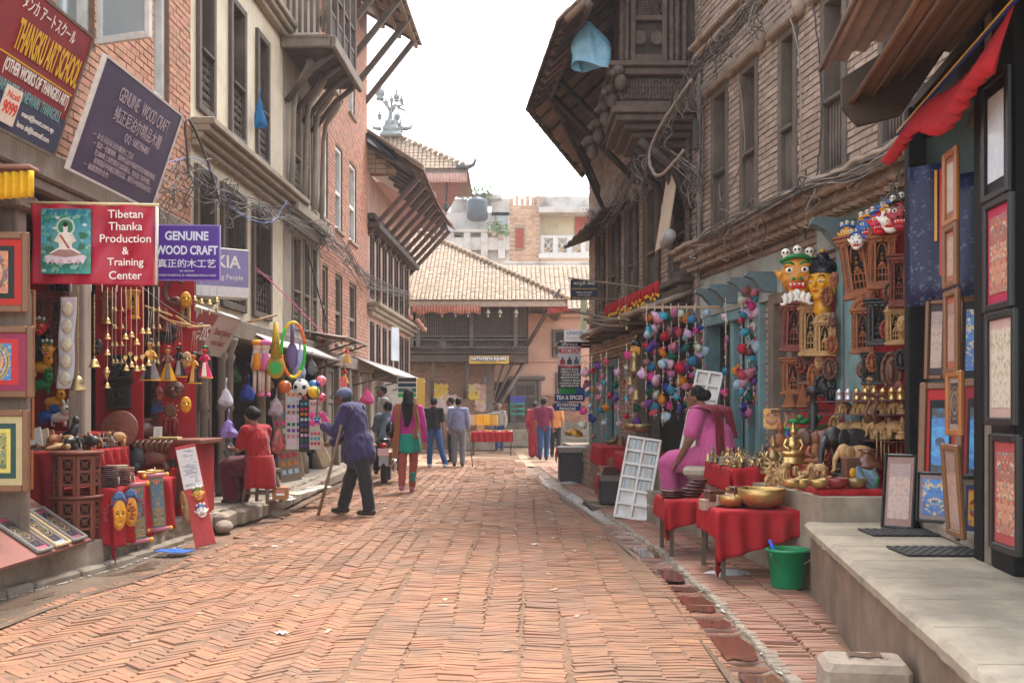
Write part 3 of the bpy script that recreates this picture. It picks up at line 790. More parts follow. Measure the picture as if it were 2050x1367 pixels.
pieces('brick',tr_,brick_proto(3),mat('mud_brick',(.34,.235,.16),.95,.25,6,.3,rnd=.2),gb,200,'brickwork')
q=MB();q.box((0,0,0),(1.1,2.9,.04),TR(s3b-.3,-.42,8.42)@RX(-41));q.build('tin_sheet',mat('black_tin',(.03,.035,.045),.45,.2),b)
mb=MB();mb.box(((s3a+s3b)/2,.0,2.24),(s3b-s3a,.3,.2));mb.build('beam',M_WOODD,b)
mb=MB();mb.box(((s3a+s3b)/2,-1.0,1.2),(s3b-s3a,.1,2.2));mb.box((s3a+.6,-.3,1.2),(1.2,.7,2.0));mb.build('ground_wall',mat('whitewash',(.50,.46,.40),.9,.2,3,.2,dirt=(.25,.2,.16),dscale=2),b)
# right side of the street
def SR(u,out=0.0):return RW.Yof(u,out)[1]
def S2(u,out=0.0):return RW2.Yof(u,out)[1]
M_BRB=mat('brown_brick',(.37,.285,.225),.88,.2,7,.4,40,rnd=.24,hue=.012,dirt=(.29,.215,.165),dscale=1.6,dlo=.42,dhi=.7)
M_MORTB=mat('brown_mortar',(.17,.125,.095),.95,.3,9,.3)
M_LEDGE=mat('ledge_tile',(.40,.30,.225),.92,.3,6,.5,25,rnd=.15,dirt=(.20,.15,.11),dscale=2,dlo=.4,dhi=.7)
M_TEAL=mat('teal_paint',(.17,.30,.31),.7,.22,5,.2,40,dirt=(.16,.15,.12),dscale=4,dlo=.48,dhi=.75,grain=(3,3,.6))
M_TEALP=mat('pale_teal_plaster',(.36,.40,.36),.85,.15,3,.2,40,dirt=(.28,.22,.16),dscale=2.5,dlo=.48,dhi=.7)
b=building('brick_house','brown brick house with tall barred windows and a tiled ledge above the carving stall',RW)
sa,sb=SR(2250),RW.L
ww=[]
LED=3.47
for(u0,u1,zt)in((1427,1460,5.45),(1484,1520,5.45),(1561,1598,5.45),(1646,1698,5.45),(1762,1822,5.45),(1905,1990,5.45)):ww.append((SR(u1),SR(u0),3.62,zt))
ww+=[(SR(1453),SR(1437),6.6,8.0),(SR(1560),SR(1530),6.6,8.0)]
dd=[(SR(1534),SR(1418),.70,2.55),(SR(1600),SR(1552),.70,2.62),(SR(1740),SR(1690),.70,3.0)]
wl=wallsheet(RW,b,sa,sb,.3,8.3,ww+dd,M_MORTB,depth=.40)
brickwork(RW,wl,sa,sb,3.55,8.2,ww+dd,M_BRB,bw=.215,bh=.073,gap=.012,proud=.012,nobj=260,rough=.005)
brickwork(RW,wl,sa,sb,.70,3.16,ww+dd,M_BRB,bw=.215,bh=.073,gap=.014,proud=.014,nobj=140,rough=.007)
for h_ in ww[:6]:
 wd=window_timber(RW,b,*h_,m=mat('brown_frame',(.125,.098,.078),.85,.3,6,.4,35,grain=(7,7,.6),dirt=(.20,.155,.12),dscale=2.4,dlo=.5,dhi=.8),fw=.085,rail=.42,bal='bars',deep=.30,out=.03,nb=5,shutter=1.0)
 q=MB();q.box(((h_[0]+h_[1])/2,.04,h_[3]+.06),(h_[1]-h_[0]+.26,.14,.10),bev=.02);q.box(((h_[0]+h_[1])/2,.05,h_[2]-.05),(h_[1]-h_[0]+.2,.14,.09),bev=.02)
 for s_ in(-1,1):q.ball(((h_[0]+h_[1])/2+s_*((h_[1]-h_[0])/2+.13),.05,h_[3]+.10),(.10,.08,.11),8,6)
 q.build('lintel',mat('lintel',(.30,.235,.175),.9,.25,5,.4,30,dirt=(.17,.13,.10),dscale=3),wd)
q=MB();q.box(((ww[6][0]+ww[6][1])/2,-.08,7.3),(ww[6][1]-ww[6][0]-.01,.04,1.38));q.build('blue_shutter',mat('blue_sheet',(.10,.20,.34),.5,.3,4,.1),b)
trs=[]
n=int((sb-sa)/.115)
for k in range(n):
 x=lerp(sa,sb,(k+.5)/n)
 trs.append(TR(x,.10,6.13)@RX(-62+jit(3))@SCL(.105,.16,.05));trs.append(TR(x+.05,.05,6.05)@RX(-62)@SCL(.105,.12,.05))
q=MB();q.box(((sa+sb)/2,.07,6.20),(sb-sa,.22,.07),bev=.02);lc=q.build('string_course',M_LEDGE,b)
pieces('brick',trs,brick_proto(7),M_LEDGE,lc,100,'brickwork',key=lambda M:M.translation.x)
q=MB()
q.grid(lambda a,c:(lerp(sa,sb,a),lerp(.02,.46,c),lerp(3.60,3.47,c)+.012*math.sin(a*63)+.01*math.sin(a*141+c*5)),160,4,thick=.05);ld=q.build('ledge',M_LEDGE,b)
trs=[]
n=int((sb-sa)/.075)
for k in range(n):
 x=lerp(sa,sb,(k+.5)/n)
 trs.append(TR(x,.36,3.425+jit(.004))@RX(-72+jit(3))@SCL(.068,.17,.05))
 trs.append(TR(x+.03,.26,3.34+jit(.004))@RX(-72+jit(3))@SCL(.068,.17,.05))
 if k%2:trs.append(TR(x,.15,3.24)@RZ(45)@SCL(.11,.11,.05))
pieces('brick',trs,brick_proto(8),M_LEDGE,ld,300,'brickwork',key=lambda M:M.translation.x)
q=MB();q.box(((sa+sb)/2,.10,3.28),(sb-sa,.20,.16),bev=.03);q.build('cornice',M_LEDGE,b)
q=MB();q.box(((dd[0][0]+dd[0][1])/2-.1,.03,2.82),(dd[0][1]-dd[0][0]+.9,.06,.50));q.build('lintel_plaster',M_TEALP,b)
q=MB();q.box(((dd[2][0]+dd[2][1])/2-.5,.025,3.06),(2.4,.05,.30));q.build('lintel_plaster',M_TEALP,b)
for(a,c,z0,z1)in dd:
 m_=M_TEAL if a!=dd[1][0]else M_WOODG
 q=MB()
 for x in(a+.06,c-.06):q.box((x,-.02,(z0+z1)/2),(.12,.22,z1-z0-.003),bev=.012)
 q.box(((a+c)/2,-.019,z1-.06),(c-a-.24,.22,.12),bev=.012)
 q.box(((a+c)/2,-.021,z0+.04),(c-a-.24,.22,.08),bev=.012)
 fr_=q.build('door_frame',m_,b)
 q=MB();q.box(((a+c)/2,-.36,(z0+z1)/2),(c-a+.1,.04,z1-z0));q.build('shade_sheet',M_DARK,fr_)  # dark sheet behind the doorway paints the shade of the room
 if a==dd[1][0]:panel_door(RW,b,a+.13,c-.13,z0+.09,z1-.13,M_WOODG,3,y=-.12)
for u in(1470,1500):
 x=SR(u);q=MB();q.box((x,-.03,1.6),(.10,.14,1.75),bev=.01);q.build('mullion',M_TEAL,b)
panel_door(RW,b,SR(1534)+.13,SR(1512),.8,2.4,M_TEAL,2,y=-.1)
def beam_end(x,z,s=1.0):
 q=MB()
 pr=[(0,0),(.34,0),(.36,-.05),(.26,-.09),(.20,-.16),(.14,-.22),(0,-.22)]
 q.prism([(p[0]*s,p[1]*s)for p in pr],-.045*s,.045*s,Matrix(((0,0,1,x),(1,0,0,.06),(0,1,0,z),(0,0,0,1))))
 return q
M_TEALG=mat('grey_teal',(.13,.20,.22),.7,.25,5,.2,40,dirt=(.17,.16,.14),dscale=4)
for u in(1424,1452,1492,1528):beam_end(SR(u,.2),2.86).build('beam_end',M_TEALG,b)
beam_end(SR(1690,.2),3.10,1.3).build('beam_end',M_TEALG,b)
q=MB();q.box((SR(1727),.05,1.9),(.30,.12,2.4),bev=.02);q.build('pillar',M_TEAL,b)
q=MB();q.lathe([(.05,0),(.08,.02),(.085,.26),(.06,.3)],12);lampo=q;solo(q,'floodlight',paint('9a9a98',.4),'grey cylindrical floodlight on the ledge below the leaning pale board','floodlight',RW.M@TR(sb-.05,.52,3.56)@RY(-70)@RZ(30))
q=MB();q.box((0,0,.62),(.55,.03,1.24),bev=.004)
solo(q,'wooden_board',mat('pale_board',(.55,.43,.31),.7,.12,5,.1,30,grain=(6,6,.5)),'tall pale wooden board leaning on the wall above the shop ledge','board',RW2.M@TR(.55,.40,3.62)@RX(10)@RY(4))
# timber house with oriel window and deep eaves
b=building('timber_house','brown brick and dark timber house with a carved oriel window under deep eaves',RW2)
L2=RW2.L
us=[(1352,1384),(1300,1322),(1262,1278),(1228,1242),(1202,1212)]
w2=[(S2(c),S2(a),3.25,4.95)for a,c in us]
d2=[(S2(1405),S2(1280),.62,2.75),(S2(1240),S2(1212),.62,2.3),(S2(1200),S2(1186),.62,2.3)]
wl=wallsheet(RW2,b,.004,L2,.3,8.4,w2+d2,M_MORTB,depth=.40)
brickwork(RW2,wl,.01,L2,2.85,7.4,w2+d2,M_BRB,bw=.215,bh=.075,gap=.012,proud=.012,nobj=150)
brickwork(RW2,wl,.01,L2,.62,2.7,w2+d2,M_BRB,bw=.215,bh=.075,gap=.014,proud=.012,nobj=60)
def ribbed(x,y,z0,z1,r=.05,pitch=.05):
 q=MB();pr=[];z=z0
 while z<z1:pr+=[(r*.75,z),(r,z+pitch*.4),(r,z+pitch*.6),(r*.75,z+pitch*.95)];z+=pitch
 q.lathe(pr,8,TR(x,y,0));return q
for i,h_ in enumerate(w2):
 wd=window_timber(RW2,b,*h_,m=M_WOOD,fw=.10,rail=.35,bal='bars' if i else 'carved',deep=.24,out=.07)
 for x in(h_[0]-.05,h_[1]+.05):ribbed(x,.06,h_[2]-.05,h_[3]+.1,.05).build('carved_jamb',M_WOOD,wd)
 q=MB()
 q.box(((h_[0]+h_[1])/2,.12,h_[2]-.10),(h_[1]-h_[0]+.36,.26,.09),bev=.02);q.box(((h_[0]+h_[1])/2,.09,h_[2]-.22),(h_[1]-h_[0]+.26,.2,.14),bev=.03);q.box(((h_[0]+h_[1])/2,.05,h_[2]-.36),(h_[1]-h_[0]+.12,.12,.14),bev=.03)
 q.build('sill',M_WOOD,wd)
for(a,c,z0,z1)in d2:
 q=MB()
 for x in(a+.06,c-.06):q.box((x,-.02,(z0+z1)/2),(.12,.2,z1-z0-.003),bev=.012)
 q.box(((a+c)/2,-.019,z1-.06),(c-a-.24,.2,.12),bev=.012)
 f_=q.build('door_frame',M_TEAL if z1<2.4 else M_WOODG,b)
 q=MB();q.box(((a+c)/2,-.38,(z0+z1)/2),(c-a+.1,.04,z1-z0));q.build('shade_sheet',M_DARK,f_)  # dark sheet paints the shade seen through the doorway
q=MB();q.grid(lambda a,c:(lerp(.25,L2,a),lerp(.0,.75,c),lerp(3.02,2.74,c)+.03*math.sin(a*9)+.015*math.sin(a*47)),60,4,thick=.06);q.build('canopy',M_LEDGE,b)
for k in range(7):
 q=MB();x=lerp(.4,L2-.2,k/6);q.tube([(x,.02,2.70),(x+jit(.1),.8+jit(.1),2.66)],.035,6);q.build('bracket',M_WOODG,b)
OY0,OY1,OX=13.62,15.1,1.46
ob=thing('oriel',None,None,None)
bpy.data.objects.remove(ob)
M_CARV=mat('carved_wood',(.115,.082,.062),.85,.3,8,.6,55,dirt=(.075,.052,.04),dscale=6,dlo=.45,dhi=.7)
inv=RW2.M.inverted()
def obox(b_,name,x0,x1,y0,y1,z0,z1,m,bev=.01,parent=None):
 q=MB();q.box(((x0+x1)/2,(y0+y1)/2,(z0+z1)/2),(x1-x0,y1-y0,z1-z0),bev=bev);return q.build(name,m,parent or b_,Matrix()if parent else inv)
ori=obox(b,'oriel',OX+.14,2.6,OY0+.10,OY1-.1,6.02,8.6,M_WOODD)
for i,(e,z0,z1)in enumerate(((.20,6.0,6.07),(.14,5.90,6.0),(.02,5.55,5.9),(.10,5.47,5.55),(.16,5.38,5.47),(.10,5.29,5.38),(-.02,5.2,5.29),(-.14,5.12,5.2),(-.30,5.02,5.12))):
 obox(b,'moulding',OX-e+.06,2.5,OY0-e+.08,OY1+e,z0,z1-.002,M_CARV,.012,ori)
def lattice(cx,cz,w_,h_,M,parent,m,n=9,name='lattice',bar=.014):
 q=MB();stp=w_/n
 k=-int(h_/stp)-1
 for sgn in(1,-1):
  for i in range(-int(h_/stp)-1,n+int(h_/stp)+2):
   x0=-w_/2+i*stp;pts=[]
   for t in np.linspace(-h_/2,h_/2,15):
    x=x0+sgn*t*.62
    if-w_/2<=x<=w_/2:pts.append((cx+x,0,cz+t))
   if len(pts)>1:q.tube([pts[0],pts[-1]],bar/2,4,cap=False)
 return q.build(name,m,parent,M)
Mn=TR(0,OY0+.06,0)
for(xa,xb)in((1.62,2.12),):
 cx=(xa+xb)/2
 for(x0,x1,z0,z1)in((xa,xa+.07,6.1,8.5),(xb-.07,xb,6.1,8.5),(xa+.07,xb-.07,6.66,6.73),(xa+.07,xb-.07,6.10,6.2),(xa+.07,xb-.07,7.95,8.1)):obox(b,'frame',x0,x1,OY0,OY0+.12,z0,z1,M_CARV,.01,ori)
 lattice(cx,7.34,xb-xa-.14,1.2,Mn,ori,M_CARV,8,bar=.022)
 q=MB()
 for i in range(2):q.lathe([(.10,0),(.10,.02),(.07,.03),(.05,.015),(.02,.035),(0,.035)],14,TR(cx-.12+.24*i,0,6.43)@RX(90))
 q.build('carved_roundel',M_CARV,ori,Mn)
for x in(1.50,1.57,2.18,2.26,2.36):
 o_=ribbed(x,OY0+.04,6.08,8.5,.042,.045).build('carved_column',M_CARV,ori)
for k in range(7):
 y=lerp(OY0+.15,OY1-.1,k/6);ribbed(OX+.10,y,6.08,8.5,.042,.05).build('carved_column',M_CARV,ori)
q=MB()
for k in range(22):q.box((lerp(1.5,2.4,k/21),OY0+.045,5.72+.0*k),(.028,.03,.26),bev=.008)
for j in range(4):
 for k in range(16):q.ball((lerp(1.52,2.4,k/15)+(j%2)*.03,OY0+.03,5.6+j*.08),.02,6,4)
q.build('carving',M_CARV,ori)
for k in range(5):
 q=MB();f=k/4;x=lerp(1.44,1.18,f);z=lerp(5.95,5.42,f);y=lerp(OY0-.05,OY1+.05,f)
 q.ball((x,y,z),(.10,.10,.08),8,6);q.ball((x-.08,y-.05,z-.05),(.06,.06,.05),8,6);q.ball((x+.04,y,z-.16),(.09,.09,.12),8,6);q.build('carved_bracket',M_CARV,ori)
for k in range(4):
 q=MB();y=lerp(OY0+.1,OY1-.1,k/3);q.tube([(2.45,y,4.1),(2.2,y,4.7),(1.75,y,5.05)],[.06,.06,.06],6);q.build('strut',M_WOODD,ori)
EZ=6.50
e0,e1,e2=Vector((1.15,8.6,EZ+.9)),Vector((.32,17.0,EZ)),Vector((1.62,22.0,EZ))
e0=Vector((.68,13.1,EZ));
w0,w1,w2_=Vector((2.6,13.1,8.3)),Vector((2.2,17.4,8.3)),Vector((2.9,21.9,8.3))
def roofslab(pa,pb,qa,qb,name,m,nu=40):
 q=MB()
 q.grid(lambda a,c:(pa.lerp(pb,a).lerp(qa.lerp(qb,a),c)+Vector((0,0,.02*math.sin(a*60)+.03*math.sin(a*9))))[:],nu,5,thick=-.09)
 return q.build(name,m,b,inv)
roofslab(e0,e1,w0,w1,'roof',M_SLATE);roofslab(e1,e2,w1,w2_,'roof',M_SLATE)
def tiles_along(pa,pb,qa,qb,rows,par,nobj):
 trs=[];L=(pb-pa).length;n=int(L/.17);dirv=(pb-pa).normalized();up=((qa-pa)-dirv*(qa-pa).dot(dirv)).normalized();nrm=dirv.cross(up)
 if nrm.z<0:nrm=-nrm
 Mr=Matrix(((dirv.x,up.x,nrm.x,0),(dirv.y,up.y,nrm.y,0),(dirv.z,up.z,nrm.z,0),(0,0,0,1)))
 if Mr.determinant()<0:Mr=Matrix(((-dirv.x,up.x,nrm.x,0),(-dirv.y,up.y,nrm.y,0),(-dirv.z,up.z,nrm.z,0),(0,0,0,1)))
 for k in range(n):
  for j in range(rows):
   p=pa+dirv*(L*(k+.5)/n)+up*(.02+j*.17)+nrm*.05
   trs.append(inv@TR(*p)@Mr@RX(4)@RZ(jit(4))@SCL(.16,.24,.03))
 return pieces('tile',trs,brick_proto(6,.2),M_SLATE,par,nobj,'tiles')
tiles_along(e0,e1,w0,w1,3,b,90);tiles_along(e1,e2,w1,w2_,3,b,80)
for(pa,pb,qa,qb,n)in((e0,e1,w0,w1,10),(e1,e2,w1,w2_,6)):
 for k in range(n):
  a=(k+.5)/n;p=pa.lerp(pb,a);q_=qa.lerp(qb,a)
  f=p.lerp(q_,.16);f.z-=.10;wp=q_.copy();wp.z=4.95
  wallx=4.025-.11*f.y if pa is e0 else None
  t_=MB();tgt=Vector((4.025-.11*min(21.4,f.y+.0)-.02,min(21.4,f.y),5.15))if pa is e0 else Vector((q_.x-.45,lerp(q_.y,21.2,.5),5.1))
  if f.y>15.4 and k%2:t_.tube([f,tgt],.055,4);t_.build('strut',M_WOODD,b,inv)
  r_=MB();r_.tube([p+Vector((0,0,-.10)),q_+Vector((0,0,-.12))],.045,4);r_.build('rafter',M_WOODD,b,inv)
 t_=MB();o_=Vector((0,0,-.14));t_.tube([pa.lerp(qa,.17)+o_,pb.lerp(qb,.17)+o_],.07,4);t_.build('purlin',M_WOOD,b,inv)
 for j in range(9):
  t_=MB();o_=Vector((0,0,-.075));t_.tube([pa.lerp(qa,.04+.09*j)+o_,pb.lerp(qb,.04+.09*j)+o_],.018,4);t_.build('batten',M_WOODG,b,inv)
q=MB();q.grid(lambda a,c:(lerp(S2(1262),L2+.1,a),lerp(.0,.55,c),lerp(5.05,4.85,c)+.02*math.sin(a*40)),40,3,thick=.06);q.build('canopy',M_WOODD,b)
# nearest shop on the right: black posts, blue wall, corrugated awnings
SW=Wall((2.36,3.6),(2.86,7.12))
b=building('picture_shop','small shop front with black posts and pale blue wall hung with framed pictures',SW)
M_BLACK=mat('black_paint',(.010,.009,.009),.65,.3,5,.1,40,spec=.2)
M_BLUEW=mat('blue_wall',(.20,.29,.31),.85,.14,3,.2,40,dirt=(.15,.17,.17),dscale=3,dlo=.5,dhi=.75)
for s_,w_,m_ in((SW.L-.05,.12,M_BLACK),(SW.L-1.62,.13,M_BLACK),(SW.L-2.02,.34,M_BLACK),(.2,.12,M_BLACK)):
 q=MB();q.box((s_,.0,2.0),(w_,.12,2.96),bev=.008);q.build('post',m_,b)
q=MB();q.box((SW.L-1.76,.0,2.0),(.10,.10,2.95));q.build('post',M_WOODG,b)
q=MB();q.box((SW.L/2,-.62,2.1),(SW.L,.08,3.15));q.box((SW.L+.02,-.32,2.1),(.06,.6,3.15));q.build('wall',M_BLUEW,b)
q=MB();q.box((SW.L/2,-.30,.56),(SW.L-.1,.56,.09),bev=.02);q.build('step',M_STONE,b)
q=MB();q.box((SW.L/2-.1,-.30,.607),(SW.L-.3,.50,.012));q.build('step_sheet',mat('green_lino',(.42,.52,.42),.5,.1),b)
q=MB();q.box((SW.L/2,-.05,3.36),(SW.L+.1,.14,.16));q.build('beam',M_BLACK,b)
q=MB();q.box((SW.L/2,-.36,3.52),(SW.L+.3,.75,.06));q.build('ceiling',M_WOODD,b)  # added to block light falling into the shop from above
q=MB();q.box((SW.L/2-.2,-1.1,6.2),(SW.L-.2,.9,5.2));q.build('upper_storey',M_BRB,b)  # unseen block added over the shop to hold off light from above
SWi=SW.M.inverted()
a1=thing('awning','lower brown corrugated awning with dark curved end over the picture shop','awning',SW.M)
E1,E2,E3=2.64,3.38,2.98
corrug((E1,.62,3.27),(E1,-.05,3.62),(-.3,.62,3.27),pitch=.11,amp=.018).build('sheet',mat('brown_tin',(.20,.12,.065),.55,.25,5,.1,40,dirt=(.12,.075,.05),dscale=2),a1)
q=MB();q.prism([(.02,.52),(.30,.10),(.56,.04),(.66,.16),(.66,.34),(.4,.50)],0,.05,Matrix(((0,0,1,E1-.03),(1,0,0,0),(0,1,0,3.09),(0,0,0,1))));q.build('end_plate',mat('plate_brown',(.055,.036,.024),.8,.3),a1)
for y in(.30,.48):
 q=MB();q.tube([(E1-.05,y,3.40-.52*(y-.30)),(-.3,y,3.40-.52*(y-.30))],.010,6);q.build('rod',mat('worn_steel',(.4,.33,.25),.3,.2,metal=.6),a1)
a2=thing('awning','upper pale corrugated tin awning with a wavy front edge over the brick windows','awning',SW.M)
corrug((E2,.66,3.74),(E2,-.50,4.3),(E2-2.8,.66,3.74),pitch=.14,amp=.022).build('sheet',mat('pinkish_tin',(.44,.33,.265),.6,.2,5,.1,40,dirt=(.3,.22,.17),dscale=2),a2)
q=MB();q.tube([(E2,.67,3.74),(E2-2.8,.67,3.74)],.02,6);q.build('edge_rod',M_WOODG,a2)
v=thing('valance','pleated red cloth valance with a blue and yellow top band under the shop awning','valance',SW.M)
def val(a,c):
 x=lerp(E3,.85,a);ph=a*E3*2*math.pi/.19+1.6*math.sin(a*9)
 return(x,.22+.075*abs(math.sin(ph*.5))*(.2+c)+.05*c,3.13+.05*math.sin(a*7)-lerp(.19,.29,a)*c*(1+.12*math.sin(a*13))+.045*abs(math.sin(ph*.5+.6))*c)
q=MB();q.grid(val,520,6,thick=.003);q.build('cloth',mat('red_cloth_shaded',(.33,.006,.010),.8,.2,6,.1,60),v)  # awning shade is put into the cloth colour as a deeper red
q=MB();q.box((E3/2+.4,.235,3.17),(E3-.75,.012,.018));q.build('band',paint('1b2a6b',.8),v)
q=MB();q.box((E3/2+.4,.235,3.185),(E3-.75,.012,.012));q.build('band',paint('d9a521',.8),v)
# square at the end of the street
M_TBRICK=mat('temple_brick',(.27,.14,.09),.88,.25,5,.3,40,rnd=.2,dirt=(.20,.12,.085),dscale=1.2,dlo=.45,dhi=.7)
M_TILE=mat('roof_tile',(.37,.27,.19),.85,.2,4,.3,30,rnd=.22,hue=.012,dirt=(.30,.215,.15),dscale=1.0,dlo=.45,dhi=.75)
M_TWOOD=mat('temple_wood',(.085,.058,.045),.8,.3,6,.3,35,dirt=(.15,.115,.09),dscale=2)
M_TWOOD2=mat('temple_wood_grey',(.17,.13,.105),.85,.3,6,.3,35,dirt=(.11,.08,.065),dscale=2)
b=MB();b.grid(lambda a,c:(lerp(-9,9,a),lerp(24.2,60,c),-.012+.01*math.sin(a*20)),12,24);struct(b,'square',mat('square_paving',(.36,.225,.135),.85,.15,5,.2,30,dirt=(.40,.28,.19),dscale=1.5))
TY=34.0
TW=Wall((-.68,TY),(-9.0,TY));TW=Wall((-9.0,TY),(-.68,TY))
TW.n=Vector((0,-1,0));TW.M=TR(-9.0,TY,0)@Matrix(((1,0,0,0),(0,-1,0,0),(0,0,-1,0),(0,0,0,1)))
b=thing('temple','old brick temple hall with a wide tiled roof and a dark lattice upper storey','temple',TR(-.68,TY,0))
def zt(v,Y=TY):return H_EYE+(VH-v)/FPX*Y
def xt(u,Y=TY):return(u-UC)/FPX*Y+.68
q=MB();q.box((-4.5,3.0,1.6),(9.0,6.0,3.3));wl=q.build('wall',M_MORTB,b)
trs=[]
z=.05;r=0
while z<3.1:
 x=-4.2+(.12 if r%2 else 0)
 while x<-.02:
  trs.append(TR(x+.11,-.012+jit(.004),z+.04)@RX(90+jit(1))@SCL(.228,.072,.05));x+=.24
 z+=.085;r+=1
trs=[TR(*m_.translation)@RX(90)@SCL(.228,.072,.05)for m_ in trs]
pieces('brick',trs,brick_proto(3),M_TBRICK,wl,120,'brickwork')
zb,zl,zt_=zt(718),zt(706),zt(604)
zb,zt_=3.05,5.15
ox=xt(1058,33.3);oy=-.75
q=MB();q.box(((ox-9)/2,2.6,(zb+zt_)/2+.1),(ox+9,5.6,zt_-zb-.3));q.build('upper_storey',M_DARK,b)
q=MB()
for(z,hh_,e)in((zb,.26,.42),(zb+.19,.10,.5),(zb+.27,.06,.44)):q.box(((ox-9)/2,oy+1.2-e,z),(ox+9,2.0,hh_-.003),bev=.02)
q.build('ledge_beam',M_TWOOD,b)
for k in range(60):
 pass
q=MB()
for k in range(70):q.box((lerp(-4.3,ox-.05,k/69),oy-.36,zb+.36),(.05,.10,.05))
q.build('dentils',M_TWOOD2,b)
fy=oy+.42
def tp(u,v,Y=33.35):return(u-UC)/FPX*Y+.68,zt(v,Y)
for u in(822,836,943,1032):
 x,_=tp(u,0);q=MB();q.box((x,fy-.06,(zb+.4+zt_)/2),(.14,.14,zt_-zb-.42),bev=.015);q.build('post',M_TWOOD2,b)
for v in(672,679,700):
 _,z=tp(0,v);q=MB();q.box(((ox-4.6)/2,fy-.05,z),(ox+4.6,.14,.06),bev=.01);q.build('rail',M_TWOOD2,b)
def sqlat(x0,x1,z0,z1,nx,nz,name='lattice',yy=0.0):
 q=MB()
 for i in range(nx+1):q.box((lerp(x0,x1,i/nx),fy+yy,(z0+z1)/2),(.022,.03,z1-z0))
 for j in range(nz+1):q.box(((x0+x1)/2,fy+yy+.002,lerp(z0,z1,j/nz)),(x1-x0,.03,.022))
 return q.build(name,M_TWOOD2,b)
xs=[tp(u,0)[0]for u in(838,940,946,1030,1034,1054)]
zA,zB,zC,zD=tp(0,610)[1],tp(0,671)[1],tp(0,681)[1],tp(0,699)[1]
for(p,q_,n1)in((xs[0],xs[1],22),(xs[2],xs[3],18),(xs[4],xs[5],5)):
 sqlat(p,q_,zB,zA,n1,13);lattice((p+q_)/2,(zC+zD)/2,q_-p,zC-zD,TR(0,fy,0),b,M_TWOOD2,int((q_-p)/.09),bar=.03)
q=MB();q.ball((tp(886,0)[0],fy-.10,(zC+zD)/2),(.14,.08,.17),10,7)
for k in range(8):q.ball((tp(886,0)[0]+.17*math.cos(k*.785),fy-.1,(zC+zD)/2+.2*math.sin(k*.785)),.05,6,4)
q.build('carved_medallion',M_TWOOD2,b)
for u in(865,932):
 x=xt(u);q=MB();q.tube([(x-.02,-.02,2.1-.35),(x+.1,oy-.05,zb-.1)],.07,4);q.build('strut',M_TWOOD2,b)
for(x0,z0,x1)in((.02,1.15,1.15),(.02,1.45,.75),(.02,1.75,.45)):
 q=MB();q.tube([(x0,.1,z0),(x1,-.3,zb-.05)],.085 if x1>1 else.05,4);q.build('strut',M_TWOOD2,b)
for k in range(3):
 q=MB();q.tube([(ox-.1,oy+.4+k*1.2,zb+.4),(ox+1.0,oy-.9+k*1.3,zt_+.1)],.06,4);q.build('strut',M_TWOOD,b)
q=MB();q.box((-.08,.0,1.55),(.24,.12,3.0));q.build('corner_post',M_TWOOD2,b)
ez=zt(602,32.4)+.03
A_=Vector((xt(1136,32.4),32.4-TY,ez));B_=Vector((-5.6,32.4-TY,ez));apx=Vector((xt(842,37.6),37.6-TY,zt(466,37.6)));apL=Vector((-5.6,apx.y,apx.z));Cc=Vector((A_.x,9,ez))
def quad(name,m,pts,par,th=.12):
 q=MB();q.grid(lambda a,c:(pts[0].lerp(pts[1],a).lerp(pts[3].lerp(pts[2],a),c))[:],16,8,thick=th);return q.build(name,m,par)
quad('roof',M_MORTB,(B_,A_,apx,apL),b,.14)
quad('roof',M_MORTB,(A_,Cc,Vector((apx.x,9,apx.z)),apx),b,.14)
def roof_tiles(par,org,du,dv,W_,Hh,inside,m,tw=.15,tl=.17,name='tiles'):
 nrm=du.cross(dv).normalized();q=MB()
 Mr=Matrix(((du.x,dv.x,nrm.x,0),(du.y,dv.y,nrm.y,0),(du.z,dv.z,nrm.z,0),(0,0,0,1)))
 vs=[];
 for k in range(5):
  a=math.pi*k/4;vs.append((-math.cos(a)*.5,-.5,math.sin(a)*.5))
 for k in range(5):
  a=math.pi*k/4;vs.append((-math.cos(a)*.42,.5,math.sin(a)*.36-.1))
 vs=np.array(vs);fs=[(k,k+1,k+6,k+5)for k in range(4)]+[(4,3,2,1,0)]
 nj=int(Hh/tl);ni=int(W_/tw);q.smooth=False
 for j in range(nj):
  for i in range(ni):
   p=org+du*((i+.5)*tw)+dv*((j+.4)*tl)
   if not inside(p):continue
   q.add(vs,fs,TR(*(p+nrm*(.015+jit(.006))))@Mr@RZ(jit(3))@SCL(tw*.92,tl*1.25,tw*.45))
 return q.build(name,m,par,kind='stuff')
dv=(apL-B_).normalized();du=Vector((1,0,0));Hh=(apL-B_).length
slope=(apx.x-A_.x)/Hh
roof_tiles(b,Vector((-4.6,B_.y,B_.z)),du,dv,A_.x+4.6,Hh,lambda p:p.x<A_.x+slope*((p-Vector((p.x,B_.y,B_.z))).length)-.03,M_TILE,.135,.15)
dvr=Vector((apx.x-A_.x,0,apx.z-A_.z)).normalized()
roof_tiles(b,Vector((A_.x,8.5,A_.z)),Vector((0,-1,0)),dvr,8.6-A_.y,(Vector((apx.x-A_.x,0,apx.z-A_.z))).length,lambda p:p.y>lerp(A_.y,apx.y,(p.z-A_.z)/(apx.z-A_.z)),M_TILE,.2,.22)
q=MB();k=34
for i in range(k):
 p=A_.lerp(apx,i/(k-1));q.ball(p+Vector((0,0,.07)),(.12,.16,.085),7,5)
q.build('ridge_tiles',M_TILE,b)
q=MB();q.box(((A_.x-5.6)/2,A_.y+.08,ez-.13),(A_.x+5.5,.12,.16));q.build('fascia',mat('fascia',(.38,.29,.22),.85,.25),b)
def frill(a,c):
 x=lerp(xt(826,32.5),xt(962,32.5),a);return(x,A_.y+.0+.03*math.sin(a*150),ez-.18-.22*c*(1+.3*math.sin(a*11)**2))
